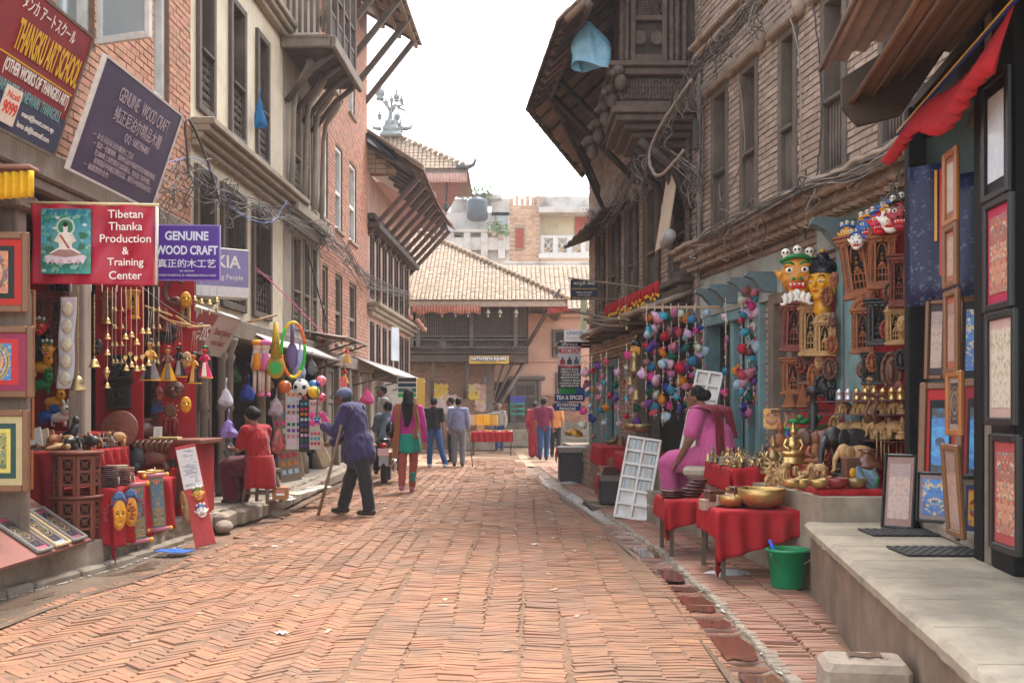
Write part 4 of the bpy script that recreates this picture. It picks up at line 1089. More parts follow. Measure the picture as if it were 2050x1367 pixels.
q=MB();q.grid(frill,220,2,thick=.004);o_=q.build('cloth',mat('faded_red',(.50,.19,.13),.9,.3,6,.1,dirt=(.58,.36,.27),dscale=7),None);o_.matrix_world=TR(-.68,TY,0)
tag(o_,'faded red pleated cloth hanging along the temple eave','cloth')
q=MB();q.grid(lambda a,c:(lerp(xt(1092,32.5),xt(1134,32.5),a)+.1*c,A_.y+.02*math.sin(a*60)+.1,ez-.16-.3*c*(1-.4*a)),60,2,thick=.004)
o_=q.build('cloth',mat('deep_red',(.34,.06,.05),.9,.2),None);o_.matrix_world=TR(-.68,TY,0);tag(o_,'dark red cloth scrap bunched at the right end of the temple eave','cloth')
bell0=None
for i,u in enumerate((885,912,937,977,1001,1033)):
 q=MB();q.tube([(0,0,.16),(0,0,0)],.006,4);q.lathe([(.075,-.12),(.06,-.06),(.035,0),(.01,.01)],8);q.ball((0,0,-.2),(.035,.012,.06),6,4)
 solo(q,'wind_bell',paint('b9b3a4',.5),'small pale bell with leaf clapper, %s along the temple eave'%('first from the left','second from the left','third from the left','third from the right','second from the right','last before the right corner')[i],'bell',TR((u-UC)/FPX*32.6,32.62,ez-.30),'bells along the temple eave')
sg=thing('street_sign','weathered yellow and white name board fixed to the temple ledge','sign',TR(*P(979,720,32.75)))
q=MB();q.box((0,0,0),(1.30,.04,.26),bev=.004);q.build('board',paint('c8a748',.7),sg)
q=MB();q.box((0,-.022,.03),(1.18,.008,.15));q.build('panel',paint('5f5f62',.7),sg)
lettering('DATTATREYA SQUARE',paint('efece2',.6),sg,TR(0,-.028,.03),1.14,.12,bold=.025)
lettering('BHAKTAPUR NEPAL',paint('6b5b2a',.6),sg,TR(0,-.024,-.085),.5,.05)
for(u0,v0,u1,v1,hx,lab)in((868,768,897,798,'e0b73c','yellow poster pasted on the temple wall left of the men'),(937,769,960,800,'e3c555','yellow poster on the temple wall behind the yellow packets'),(952,768,985,825,'c79c8e','torn pinkish poster at the right corner of the temple wall'),(872,790,915,830,'c9a9a0','torn pale poster layers on the temple wall'),(950,800,984,825,'d8b94c','small torn yellow poster low on the temple wall'),(966,752,986,766,'6f7680','grey notice plate near the temple wall corner')):
 p0,p1=P(u0,v0,TY-.035),P(u1,v1,TY-.035);q=MB();w_,h_=p1.x-p0.x,p0.z-p1.z
 q.grid(lambda a,c:((a-.5)*w_+(.03*math.sin(c*17)if a in(0,1)else 0),jit(.004),(c-.5)*h_+(.03*math.sin(a*15)if c in(0,1)else 0)),10,10,thick=-.003)
 q.build
 o_=solo(q,'poster',mat('poster_'+hx,H(hx,.8),.8,.15,6,.05,dirt=(.55,.45,.40),dscale=4,dlo=.5,dhi=.62),lab,'poster',TR(*((p0+p1)/2+Vector((0,-.004*len(lab)/20,0)))))
 # pink house right of the temple
PYk=39.0
b=thing('pink_house','pink plastered house with a grey wooden door beside the temple','building',TR(0,PYk,0))
def px(u,Y=PYk):return(u-UC)/FPX*Y
def pz(v,Y=PYk):return zt(v,Y)
M_PK=mat('pink_wall',(.60,.36,.265),.9,.12,2,.15,35,dirt=(.46,.27,.19),dscale=1.2,dlo=.5,dhi=.75)
q=MB();q.box((2.4,2.0,2.9),(9.0,4.0,5.8));q.build('wall',M_PK,b)
q=MB();q.box((3.2,-.03,.72),(7.4,.08,1.3));bw2=q.build('brick_base',M_MORTB,b)
trs=[]
for r in range(22):
 for k in range(26):trs.append(TR(-.4+k*.24+(.12 if r%2 else 0),-.075,.1+r*.085)@RX(90)@SCL(.228,.072,.05))
pieces('brick',trs,brick_proto(3),mat('orange_old_brick',(.42,.20,.12),.88,.25,5,.3,40,rnd=.2),bw2,0,'brickwork')
d_=panel_door(RW,b,px(1032),px(1075),pz(840),pz(765),M_TWOOD2,3,y=-.1)if False else None
q=MB();q.box(((px(1028)+px(1078))/2,-.09,(pz(845)+pz(762))/2),(px(1078)-px(1028),.1,pz(762)-pz(845)),bev=.02);dq=q.build('door',M_TWOOD2,b)
for k in range(2):
 for j in range(3):
  q=MB();q.box((lerp(px(1034),px(1072),(k+.5)/2),-.15,lerp(pz(842),pz(768),(j+.5)/3)),(.34,.04,.38),bev=.02);q.build('panel',M_TWOOD,dq)
q=MB();q.box(((px(1022)+px(1084))/2,-.12,pz(757)),(px(1084)-px(1022)+.3,.2,.14),bev=.02)
for u in(1025,1080):q.box((px(u),-.12,(pz(850)+pz(760))/2),(.14,.16,pz(760)-pz(850)),bev=.02)
q.build('door_frame',M_TWOOD2,b)
q=MB();q.box((px(1003),-.08,(pz(805)+pz(765))/2),(px(1020)-px(988),.06,pz(765)-pz(806)),bev=.01);wq=q.build('window',M_DARK,b)
for(u0,v0,u1,v1)in((1106,660,1138,715),(1113,745,1140,810)):
 q=MB();q.box(((px(u0)+px(u1))/2,-.06,(pz(v0)+pz(v1))/2),(px(u1)-px(u0),.12,pz(v0)-pz(v1)),bev=.02);wq=q.build('window',M_TWOOD2,b)
 q=MB();q.box(((px(u0)+px(u1))/2,-.125,(pz(v0)+pz(v1))/2),(px(u1)-px(u0)-.25,.02,pz(v0)-pz(v1)-.2));q.build('pane',M_DARK,wq)
q=MB();q.box((2.5,-.25,5.0),(8.6,.3,.12));q.box((2.5,-.05,pz(722)),(8.8,.12,.08));q.build('string_course',M_PK,b)
e_a,e_b=Vector((-1.5,-.9,5.2)),Vector((7,-.9,5.2));r_a,r_b=Vector((-1.5,3.0,7.4)),Vector((7,3.0,7.4))
quad('roof',M_MORTB,(e_a,e_b,r_b,r_a),b,.1)
roof_tiles(b,e_a,Vector((1,0,0)),(r_a-e_a).normalized(),8.5,(r_a-e_a).length,lambda p:True,M_TILE,.19,.21)
for k,(y0,z1,u0,u1)in enumerate(((37.2,.12,1010,1180),(37.6,.30,1000,1180),(38.1,.55,990,1180),(38.6,.85,985,1180))):
 q=MB();q.box(((px(u0,y0)+px(u1,y0))/2,y0+.5,z1/2),(px(u1,y0)-px(u0,y0),1.0,z1),bev=.03);struct(q,'stone_steps',M_CONC)
q=MB();q.box((0,0,.3),(1.3,.8,.6),bev=.05);solo(q,'stone_block',M_STONE,'squared stone block standing in the square beside the red cloth table','stone',TR(-1.2,33.0,0))
q=MB();q.box((0,0,.32),(1.6,.6,.64),bev=.05);solo(q,'low_wall',M_CONC,'low grey wall piece in front of the steps','low wall',TR(.2,36.2,0))
# pagoda roof with finial behind the timber house
PY_=46.0
b=thing('pagoda','tiered temple roof with upturned corner and clustered bronze finials','temple',TR(0,PY_,0))
def gx(u):return(u-UC)/FPX*PY_
def gz(v):return zt(v,PY_)
ap=Vector((gx(790),0,gz(272)));cr=Vector((gx(940),-1.5,gz(352)));cl=Vector((gx(640),-1.5,gz(352)));
back=Vector((gx(940),4.5,gz(352)))
q=MB();q.add([ap,cl,cr,back,Vector((gx(640),4.5,gz(352)))],[(0,1,2),(0,2,3),(0,3,4),(0,4,1)],sm=False);q.build('roof',M_MORTB,b)
dv=(ap-(cl+cr)/2);Hh=dv.length;dv.normalize()
roof_tiles(b,cl,Vector((1,0,0)),dv,(cr-cl).length,Hh,lambda p:abs(p.x-ap.x)<(cr.x-ap.x)*(1-(p.z-cr.z)/(ap.z-cr.z))-.02,M_TILE,.2,.22)
q=MB()
for e in(cr,cl):
 for i in range(14):q.ball(e.lerp(ap,i/14)+Vector((0,-.02,.08)),(.14,.14,.1),6,4)
q.build('hip_tiles',M_TILE,b)
q=MB()
for sg_ in(1,):
 pts=[cr+Vector((-.5,.0,.05)),cr+Vector((0,-.05,.0)),cr+Vector((.25,-.1,.12)),cr+Vector((.33,-.1,.32)),cr+Vector((.26,-.1,.50))]
 q.tube(pts,[.10,.10,.085,.06,.01],8)
q.build('corner_horn',mat('dark_bronze',(.05,.055,.06),.5,.2),b)
q=MB();q.box(((cl.x+cr.x)/2,-1.40,cr.z-.14),(cr.x-cl.x-.2,.12,.2));q.build('fascia',M_TWOOD2,b)
q=MB();q.grid(lambda a,c:(lerp(cl.x,cr.x-.05,a),-1.48+.03*math.sin(a*300),cr.z-.22-.42*c),300,2,thick=.004);q.build('valance',mat('pink_valance',(.50,.31,.26),.9,.2,5,.1),b)
q=MB();q.add([(cr.x-.2,-1.3,cr.z-.6),(gx(865),.9,gz(470)),(gx(700),.9,gz(470)),(cl.x,-1.3,cr.z-.6)],[(0,1,2,3)],sm=False)
for k in range(9):q.tube([(lerp(cl.x+.4,cr.x-.3,k/8),-1.2,cr.z-.5),(lerp(gx(700),gx(862),k/8),.8,gz(445))],.08,4)
q.build('bracketing',mat('red_timber',(.20,.085,.065),.85,.3),b)
q=MB();q.box((gx(780),2.2,gz(470)),(gx(862)-gx(700),3.0,3.4));q.build('wall',M_TBRICK,b)
M_FIN=mat('weathered_bronze',(.22,.235,.23),.5,.3,5,.1,metal=.3)
def stupa(x,z,s,y=0.0):
 q=MB();q.lathe([(r_*s,z+h_*s)for r_,h_ in((.16,0),(.20,.06),(.13,.12),(.19,.2),(.22,.34),(.15,.5),(.07,.56),(.10,.62),(.05,.7),(.06,.78),(.03,.86),(.035,.92),(.0,1.1))],10,TR(x,y,0));return q
zf=gz(272)
q=MB();q.lathe([(.75,0),(.62,.18),(.5,.28),(.6,.34),(.42,.44),(.38,.55)],4,TR(gx(785),0,zf-.1),a0=.5);
for sx in(-1,1):q.tube([(gx(785)+sx*.5,0,zf+.3),(gx(785)+sx*.85,0,zf+.36),(gx(785)+sx*.95,0,zf+.6)],[.1,.09,.02],6)
q.build('finial_base',M_FIN,b)
for(u,v,s)in((791,262,.95),(780,262,1.0),(772,266,.7),(802,266,.7),(797,240,.5)):stupa(gx(u),gz(v),s).build('finial',M_FIN,b)
q=MB();q.tube([(gx(782),0,gz(262)),(gx(784),0,gz(205))],[.07,.05],8)
for(u,v)in((764,200),(773,207),(793,208),(803,212)):q.tube([(gx(783),0,gz(228)),(gx((783+u)/2),0,gz(212)),(gx(u),0,gz(v))],.045,6)
for(u,v)in((805,210),(808,222)):q.tube([(gx(795),0,gz(215)),(gx(u+3),0,gz(v)),(gx(u+6),0,gz(v+14))],[.06,.05,.01],6)
q.build('finial_branch',M_FIN,b)
for(u,v,s)in((761,201,1.05),(773,212,.5),(794,204,.7),(804,208,.5),(760,240,.55),(784,206,.45)):stupa(gx(u),gz(v),s).build('finial',M_FIN,b)
for(u,v)in((803,180),(784,195)):
 q=MB();q.tube([(gx(u),0,gz(v+30)),(gx(u),0,gz(v))],.015,5);q.build('spike',M_FIN,b)
q=MB();q.tube([(0,0,.9),(-.05,0,0)],.05,6);q.ball((-.05,0,-.25),(.13,.1,.2),8,6);q.tube([(-.05,0,-.4),(-.12,0,-.75)],[.05,.01],6)
solo(q,'hanging_ornament',mat('black_iron',(.02,.02,.022),.6),'dark hanging ornament under the upturned temple roof corner','ornament',TR(gx(899),PY_-1.3,gz(415)))
# far houses on the rise behind
def far_box(name,lab,Y,u0,u1,v0,v1,m,depth=5,wins=(),extras=None):
 b=thing(name,lab,'building',TR(0,Y,0));f=lambda u:(u-UC)/FPX*Y;g=lambda v:zt(v,Y)
 q=MB();q.box(((f(u0)+f(u1))/2,depth/2,(g(v0)+g(v1))/2),(f(u1)-f(u0),depth,g(v0)-g(v1)));q.build('wall',m,b)
 for(a,p,c,d,mm)in wins:
  q=MB();q.box(((f(a)+f(c))/2,-.03,(g(p)+g(d))/2),(f(c)-f(a),.12,g(p)-g(d)),bev=.02);wq=q.build('window',M_GREYR,b)
  q=MB();q.box(((f(a)+f(c))/2,-.10,(g(p)+g(d))/2),((f(c)-f(a))*.8,.02,(g(p)-g(d))*.88));q.build('pane',mm,wq)
 return b,f,g
M_FC=mat('far_concrete',(.52,.50,.47),.9,.15,2,.2,20,dirt=(.24,.21,.18),dscale=1,dlo=.45,dhi=.7)  # paleness of distant haze is put into the concrete colour
M_FB=mat('far_brick',(.52,.35,.24),.9,.12,3,.2,20,rnd=.18,dirt=(.33,.22,.15),dscale=1)  # brick colour paled too, standing in for distant haze
M_FM=mat('far_mortar',(.34,.25,.18),.9,.2)
M_FY=mat('far_yellow',(.62,.54,.36),.9,.12,2,.1,dirt=(.40,.32,.2),dscale=1)
b,f,g=far_box('concrete_house','grey concrete house with a tin roof and a black water tank on its terrace',72,858,1022,425,560,M_FC,6,[(905,470,925,500,M_DARK),(950,475,962,500,M_DARK),(992,432,1016,452,M_GLASS),(880,445,892,470,M_DARK)])
q=MB();q.box(((f(985)+f(1022))/2,1.5,g(415)),(f(1022)-f(982),3,1.2));q.box(((f(900)+f(935))/2,2.0,g(412)),(f(935)-f(900),2,1.4));q.build('upper_room',M_FC,b)
q=MB();q.box(((f(960)+f(990))/2,1.0,g(396)),(f(1015)-f(955),3,.3));q.build('terrace_slab',M_FC,b)
corrug((f(910),-1.2,g(398)),(f(985),-1.2,g(393)),(f(915),2.5,g(384)),pitch=.4,amp=.05).build('tin_roof',mat('far_tin',(.30,.32,.35),.5,.15),b)
for u in(936,975):q=MB();q.tube([(f(u),-.8,g(415)),(f(u),-.8,g(392))],.06,6);q.build('post',M_FC,b)
q=MB();q.box(((f(870)+f(1020))/2,-.35,g(465)),(f(1020)-f(870),.8,.2));q.box(((f(895)+f(1020))/2,-.4,g(490)),(f(1020)-f(895),.15,.9));q.build('balcony',M_FC,b)
for u in(903,936,970,1004):
 q=MB();q.box((f(u),-.42,g(492)),(.5,.3,2.0),bev=.04);q.build('pillar',M_FC,b)
q=MB();q.lathe([(.55,0),(.75,.15),(.75,1.25),(.62,1.5),(.25,1.6),(.25,1.7)],14);solo(q,'water_tank',mat('black_tank',(.05,.06,.08),.45),'black ribbed water tank on the terrace of the grey far house','water tank',TR(f(957),70.6,g(449)))
for(u,v,s,lab)in((966,402,.7,'round green plant on the roof below the tin sheet'),(990,462,.5,'small green pot plant on the far balcony'),(1003,470,.6,'bushy green plant on the far balcony beside the orange house')):
 q=MB()
 for k in range(70):
  c=Vector((jit(s),jit(s*.6),random.random()*s*1.3));q.add([(0,0,0),(.22*s,.02,.16*s),(.06*s,.1,.3*s),(-.12*s,.03,.16*s)],[(0,1,2,3)],TR(*c)@RZ(jit(180))@RX(jit(40)))
 plant=thing('potted_plant',lab,'plant',TR(f(u),70.8,g(v)-.3));q.build('foliage',mat('leaf',(.10,.19,.05),.7,.3,rnd=.3),plant)
 q=MB();q.lathe([(.14,-.3),(.2,0)],8);q.build('pot',M_TILE,plant)
b,f,g=far_box('orange_house','orange brick house with a yellow wing and a white balustrade balcony',58,1020,1082,413,600,M_FM,6,[(1031,455,1050,500,paint('8d3a28',.7))])
trs=[]
for r in range(int((g(405)-g(560))/.13)):
 for k in range(6):
  x=f(1020)+.17+k*.31+(.15 if r%2 else 0)
  if x<f(1082)-.1 and not(f(1029)<x<f(1052)and g(503)<g(560)+r*.13<g(452)):trs.append(TR(x,-.02,g(560)+r*.13)@RX(90)@SCL(.29,.11,.05))
pieces('brick',trs,brick_proto(3),M_FB,b,0,'brickwork')
q=MB()
for k in range(6):q.box((lerp(f(1024),f(1078),k/5),.3,g(406)),(.22,.3,.9 if k%2 else.6))
q.build('parapet',M_FB,b)
q=MB();q.box(((f(1082)+f(1180))/2,3.5,g(450)),(f(1180)-f(1082),5,g(420)-g(500)));q.build('yellow_wing',M_FY,b)
q=MB();q.box(((f(1155)+f(1180))/2,.95,g(450)),(f(1182)-f(1152),.1,1.5));q.build('red_shutter',paint('a04a3a',.8),b)
q=MB();q.box(((f(1078)+f(1182))/2,1.8,g(423)),(f(1182)-f(1078),4.6,.3));q.box(((f(1070)+f(1180))/2,2.6,g(404)),(f(1180)-f(1060),4,.9));q.build('roof_slab',M_FC,b)
q=MB()
for z in(g(473),g(507)):q.box(((f(1082)+f(1180))/2,.3,z),(f(1180)-f(1082),.25,.16))
q.box(((f(1078)+f(1182))/2,.5,g(514)),(f(1182)-f(1078),1.6,.25))
for u in(1085,1112,1140,1168):q.box((f(u),.3,g(490)),(.28,.3,1.15))
q.build('balcony',mat('far_white',(.58,.57,.54),.8,.15),b)
q=MB()
for u in(1098,1126,1154):
 for k in range(4):q.tube([(f(u)+.28*math.cos(k*1.57+t),.3,g(490)+.42*math.sin(k*1.57+t))for t in np.linspace(0,2.6,7)],.04,5)
 q.tube([(f(u)-.35,.3,g(505)),(f(u)+.35,.3,g(475))],.04,5);q.tube([(f(u)+.35,.3,g(505)),(f(u)-.35,.3,g(475))],.04,5)
q.build('balustrade',mat('far_white',(.6,.6,.57),.8),b)
b,f,g=far_box('low_house','low reddish house with a flat mossy roof edge in front of the orange house',50,1135,1200,532,640,mat('rust_wall',(.42,.23,.16),.9,.15),4)
q=MB();q.box(((f(1010)+f(1190))/2,1.0,g(530)),(f(1190)-f(1010),2.6,.22),bev=.03);q.build('roof_edge',M_FC,b)
b,f,g=far_box('grey_house','plain pale house closing the gap behind the right hand roofs',80,1120,1300,395,560,M_FC,5)
# goods: builders shared by the stalls
def bx(n,m,p,*bs,bev=.004,M=None):
 q=MB()
 for b_ in bs:q.box(b_[:3],b_[3:],bev=bev)
 return q.build(n,m,p,M)
M_BRASS=mat('brass',(.62,.43,.17),.32,.2,12,.08,50,metal=.9)
M_BRASSD=mat('old_brass',(.36,.26,.12),.42,.3,18,.25,60,metal=.8)
M_GOLD=mat('bowl_bronze',(.56,.37,.14),.36,.25,25,.25,120,metal=.85)
M_CLOTH=mat('red_cloth',(.33,.006,.011),.9,.25,7,.5,16,dirt=(.30,.03,.03),dscale=4,dlo=.5,dhi=.8)
M_REDP=mat('red_panel',(.34,.009,.013),.75,.15,4,.08,60)
M_TERRA=mat('carved_orange_wood',(.32,.11,.042),.6,.25,12,.35,60,dirt=(.20,.07,.03),dscale=9,dlo=.45,dhi=.7)
M_TERRB=mat('carved_red_wood',(.22,.052,.034),.55,.25,12,.35,60,dirt=(.11,.03,.02),dscale=9,dlo=.45,dhi=.7)
M_LIGHTW=mat('carved_light_wood',(.50,.30,.125),.6,.22,12,.35,60,dirt=(.28,.15,.06),dscale=9,dlo=.45,dhi=.7)
M_EBONY=mat('black_carving',(.020,.017,.016),.45,.3,12,.3,60,spec=.6)
M_BROWNW=mat('brown_carving',(.13,.055,.032),.45,.3,10,.3,50,spec=.5)
M_PLATE=mat('lacquered_plate',(.085,.024,.018),.3,.25,8,.05,spec=.6,coat=.4)
M_ROSE=mat('rosewood',(.17,.048,.026),.55,.3,12,.2,50,grain=(6,6,1))
M_FRAME=mat('frame_wood',(.19,.08,.03),.45,.2,10,.1,50,coat=.2)
M_FRAMEO=mat('frame_orange',(.36,.13,.03),.4,.15,10,.1,50,coat=.3)
M_FRAMEB=mat('frame_black',(.018,.017,.016),.4,.2,10,.08,50)
M_FRAMEG=mat('frame_pale',(.48,.34,.18),.5,.2,10,.1,50)
M_FRAMES=mat('frame_grey',(.20,.18,.155),.5,.2,10,.1,50)
M_STRING=mat('string',(.55,.48,.38),.9,.2)
M_PAPER=mat('paper',(.74,.73,.70),.8,.06,5,.05)
def art(name,ramp,pal=None,kind='mandala',scale=26.0,mixf=0.55,gloss=.25):
 """flat print: rings or a mirrored ornament in object space"""
 if name in MATS:return MATS[name]
 m=bpy.data.materials.new(name);m.use_nodes=True;t=m.node_tree;N=t.nodes;L=t.links;b_=N['Principled BSDF']
 tc=N.new('ShaderNodeTexCoord');sp=N.new('ShaderNodeSeparateXYZ');L.new(tc.outputs['Object'],sp.inputs[0])
 ab=N.new('ShaderNodeMath');ab.operation='ABSOLUTE';L.new(sp.outputs[0],ab.inputs[0])
 cb=N.new('ShaderNodeCombineXYZ');L.new(ab.outputs[0],cb.inputs[0]);L.new(sp.outputs[2],cb.inputs[2])
 vo=N.new('ShaderNodeTexVoronoi');vo.inputs['Scale'].default_value=scale*(1.9 if kind=='thangka' else 1.2);L.new(cb.outputs[0],vo.inputs['Vector'])
 r2=N.new('ShaderNodeValToRGB');r2.color_ramp.interpolation='CONSTANT'
 pal=pal or[c for _,c in ramp]
 sc=N.new('ShaderNodeSeparateColor');L.new(vo.outputs['Color'],sc.inputs[0]);L.new(sc.outputs[0],r2.inputs[0])
 def fill(rp,items):
  e=rp.color_ramp.elements
  while len(e)>1:e.remove(e[-1])
  e[0].position=items[0][0];e[0].color=(*H(items[0][1]),1)
  for p_,c in items[1:]:q=e.new(p_);q.color=(*H(c),1)
 fill(r2,[(i/len(pal),c)for i,c in enumerate(pal)])
 r1=N.new('ShaderNodeValToRGB');r1.color_ramp.interpolation='CONSTANT';fill(r1,ramp)
 if kind=='mandala':
  ln=N.new('ShaderNodeVectorMath');ln.operation='LENGTH'
  cb2=N.new('ShaderNodeCombineXYZ');L.new(sp.outputs[0],cb2.inputs[0]);L.new(sp.outputs[2],cb2.inputs[2]);L.new(cb2.outputs[0],ln.inputs[0])
  L.new(ln.outputs['Value'],r1.inputs[0])
 else:
  mp=N.new('ShaderNodeMath');mp.operation='ADD';mp.inputs[1].default_value=.5;L.new(sp.outputs[2],mp.inputs[0]);L.new(mp.outputs[0],r1.inputs[0])
 n_=N.new('ShaderNodeTexNoise');n_.inputs['Scale'].default_value=scale*.55;L.new(cb.outputs[0],n_.inputs['Vector'])
 st=N.new('ShaderNodeMapRange');st.inputs[1].default_value=.45;st.inputs[2].default_value=.55;st.inputs[4].default_value=mixf;L.new(n_.outputs[0],st.inputs[0])
 mx=N.new('ShaderNodeMix');mx.data_type='RGBA';L.new(st.outputs[0],mx.inputs[0]);L.new(r1.outputs[0],mx.inputs[6]);L.new(r2.outputs[0],mx.inputs[7])
 L.new(mx.outputs[2],b_.inputs['Base Color']);b_.inputs['Roughness'].default_value=gloss
 MATS[name]=m;return m
A_MAND=art('print_mandala',[(0,'c9b79a'),(.025,'7d3b2a'),(.05,'d8c8a8'),(.085,'3b5f8a'),(.10,'d89a4a'),(.125,'2a4f9a'),(.135,'b8a070'),(.15,'1d4a2a'),(.158,'a08a4a'),(.172,'2a74b8')],['b5532f','d8c49a','2f5f9a','c08a3a','4a7f4a'],scale=60)
A_WHEEL=art('print_wheel',[(0,'6b4a2a'),(.03,'b86a3a'),(.07,'3a2a20'),(.075,'c98a5a'),(.12,'7a3a2a'),(.15,'2a2a2a'),(.155,'c86a3a')],['c0502f','4a8a6a','d8b07a','3a6a9a','e08a4a'],scale=45)
A_GREEN=art('print_green',[(0,'5a6a3a'),(.4,'8a8a4a'),(.6,'3a5a3a')],['8a9a4a','2f4a2a','c8b85a','4a7a8a','6a4a3a'],'thangka',40,.8)
A_PINK=art('print_faded',[(0,'a8887a'),(.3,'b89888'),(.6,'9a8078'),(.8,'c0a090')],['8a5a50','c8a890','7a8a8a','b07a60'],'thangka',50,.5)
A_RED=art('print_red_thangka',[(0,'b07a68'),(.35,'c08a70'),(.55,'9a6a60'),(.75,'7a8f98')],['c05a40','6a8a90','d8b8a0','a04a3a','8a6a5a'],'thangka',34,.75)
A_BLUE=art('print_blue_gold',[(0,'2a5aa0'),(.5,'2a70b8')],['d8b04a','2a5aa8','e8d080','1a3a70','3a8a8a'],'thangka',26,.75)
A_ORAN=art('print_orange_mandala',[(0,'c88a3a'),(.04,'8a4a2a'),(.06,'d8a04a'),(.11,'a05a2a'),(.125,'d8b05a'),(.14,'c05a2f')],['d86a2f','e0a84a','3a6aa0','b0402a'],scale=40,mixf=.7)
A_GOLDB=art('print_dark_oval',[(0,'6a5a3a'),(.03,'3a3a4a'),(.05,'8a7a5a'),(.07,'2a2a3a'),(.085,'7a6a4a'),(.095,'26283a')],['8a7a4a','3a3a5a','5a4a3a'],scale=70)
A_BLACKC=art('print_black_circle',[(0,'1a2a4a'),(.03,'3a9ad8'),(.10,'2a7ac0'),(.16,'1a1a1c')],['2a8ad0','1a5a9a','16181c'],scale=30,mixf=.4)
A_FIG=art('print_script_rows',[(0,'c0b0a0'),(.2,'d0c4b0')],['6a8a60','d0c8b4','b8a890','8a9a7a'],'thangka',42,.6)
A_PALE=art('print_pale',[(0,'b8aca0'),(.5,'c4b8ac')],['a89a90','c8bcb0','9aa0a0'],'thangka',60,.5)
def picture(label,w_,h_,M,frame=M_FRAME,mats=('b8342c',),art_=A_MAND,fw=.045,group='framed pictures',name='framed_picture',glass=False):
 t=thing(name,label,'picture',M,group)
 q=MB()
 for sx in(-1,1):q.box((sx*(w_-fw)/2,0,0),(fw,.03,h_),bev=.008)
 for sz in(-1,1):q.box((0,-.001,sz*(h_-fw)/2),(w_-2*fw,.028,fw),bev=.008)
 q.build('frame',frame,t)
 iw,ih=w_-2*fw,h_-2*fw
 for k,c in enumerate(mats):
  q=MB();q.box((0,.006-.002*k,0),(iw,.004,ih));q.build('mount',paint(c,.6),t);iw*=.78;ih*=.80
 q=MB();q.box((0,.004-.002*len(mats),0),(iw,.004,ih));q.build('print',art_,t)
 if glass:
  q=MB();q.box((0,-.006,0),(w_-2*fw,.002,h_-2*fw));q.build('pane',M_PICGLASS,t)
 return t
_m=bpy.data.materials.new('picture_glass');_m.use_nodes=True;_b=_m.node_tree.nodes['Principled BSDF'];_b.inputs['Base Color'].default_value=(1,1,1,1);_b.inputs['Roughness'].default_value=.03;_b.inputs['Transmission Weight'].default_value=1.0;_b.inputs['IOR'].default_value=1.45;_b.inputs['Alpha'].default_value=.35
M_PICGLASS=_m
_m=bpy.data.materials.new('clear_plastic');_m.use_nodes=True;_b=_m.node_tree.nodes['Principled BSDF'];_b.inputs['Base Color'].default_value=(.9,.9,.92,1);_b.inputs['Roughness'].default_value=.12;_b.inputs['Alpha'].default_value=.28;_b.inputs['Specular IOR Level'].default_value=.9
M_FILM=_m
def bell_mb(r,h,q=None,M=None,n=12):
 q=q or MB();q.lathe([(r,0),(r*.97,h*.06),(r*.78,h*.2),(r*.66,h*.45),(r*.58,h*.7),(r*.35,h*.88),(r*.12,h*.94),(r*.10,h)],n,M)
 Mx=M or Matrix();q.tube([Mx@Vector((.14*r*math.cos(a),0,h+.16*r+.18*r*math.sin(a)))for a in np.linspace(0,2*math.pi,8)[:-1]],r*.06,5,closed=True)
 return q
def bowl_mb(r,h,th=.006,n=28,lip=1.0):
 q=MB();q.lathe([(0.0,0),(r*.45,0.0),(r*.72,h*.14),(r*.90,h*.40),(r*.985,h*.70),(r*lip,h),(r*lip-th,h),(r*.97-th,h*.70),(r*.88-th,h*.42),(r*.68-th,h*.18),(r*.3,h*.07),(0,h*.06)],n);return q
def cloth_table(label,x0,x1,y0,y1,z,drops,sag=.012,legs=True,m=None,name='cloth_table',lz=0.0,cat='table',folds=9.0,seed=0,pt=0,group=None):
 """low trestle with a red cloth; drops = hang length on sides (-x, +x, -y, +y)"""
 cx,cy=(x0+x1)/2,(y0+y1)/2
 t=thing(name,label,cat,TR(cx,cy,lz),group)
 W_,D_=(x1-x0),(y1-y0);zz=z-lz
 q=MB();q.box((0,0,zz-.03),(W_-.02,D_-.02,.04));q.build('top',M_WOODG,t)
 if legs:
  for sx in(-1,1):
   for sy in(-1,1):l=MB();l.box((sx*(W_/2-.05),sy*(D_/2-.05),(zz-.05)/2),(.036,.036,zz-.05));l.build('leg',M_WOOD,t)
 g=random.Random(seed)
 nx,ny=26,26
 def fn(a,c):
  X=lerp(-W_/2-drops[0],W_/2+drops[1],a);Yv=lerp(-D_/2-drops[2],D_/2+drops[3],c)
  ex=max(0,-W_/2-X,X-W_/2);ey=max(0,-D_/2-Yv,Yv-D_/2)
  sx=-1 if X<0 else 1;sy=-1 if Yv<0 else 1
  px_=max(-W_/2,min(W_/2,X));py_=max(-D_/2,min(D_/2,Yv))
  dn=max(ex,ey)if min(ex,ey)==0 else math.hypot(ex,ey)
  if ey>0 and pt:dn*=lerp(1+pt,1-pt*.75,(px_+W_/2)/W_)
  f=.026*min(1,dn/.12)*math.sin((Yv if ex>=ey else X)*2*math.pi*folds/1.0*.6+seed+1.3*math.sin((Yv+X)*3+seed))
  px_+=sx*(.008+f+.015*dn+.03*math.sin(dn*5+seed)*dn)if ex>0 else 0;py_+=sy*(.008+f+.03*dn)if ey>0 else 0
  z_=zz+.004-dn*(1 if dn else 0)+.004*math.sin(X*9+Yv*13+seed)*(1 if dn==0 else 0)
  return(px_,py_,max(z_,.012-lz))
 na=max(20,int((W_+drops[0]+drops[1])/.025));nc=max(20,int((D_+drops[2]+drops[3])/.025))
 q=MB();q.grid(fn,na,nc,thick=.004);c_=q.build('cloth',m or M_CLOTH,t)
 return t
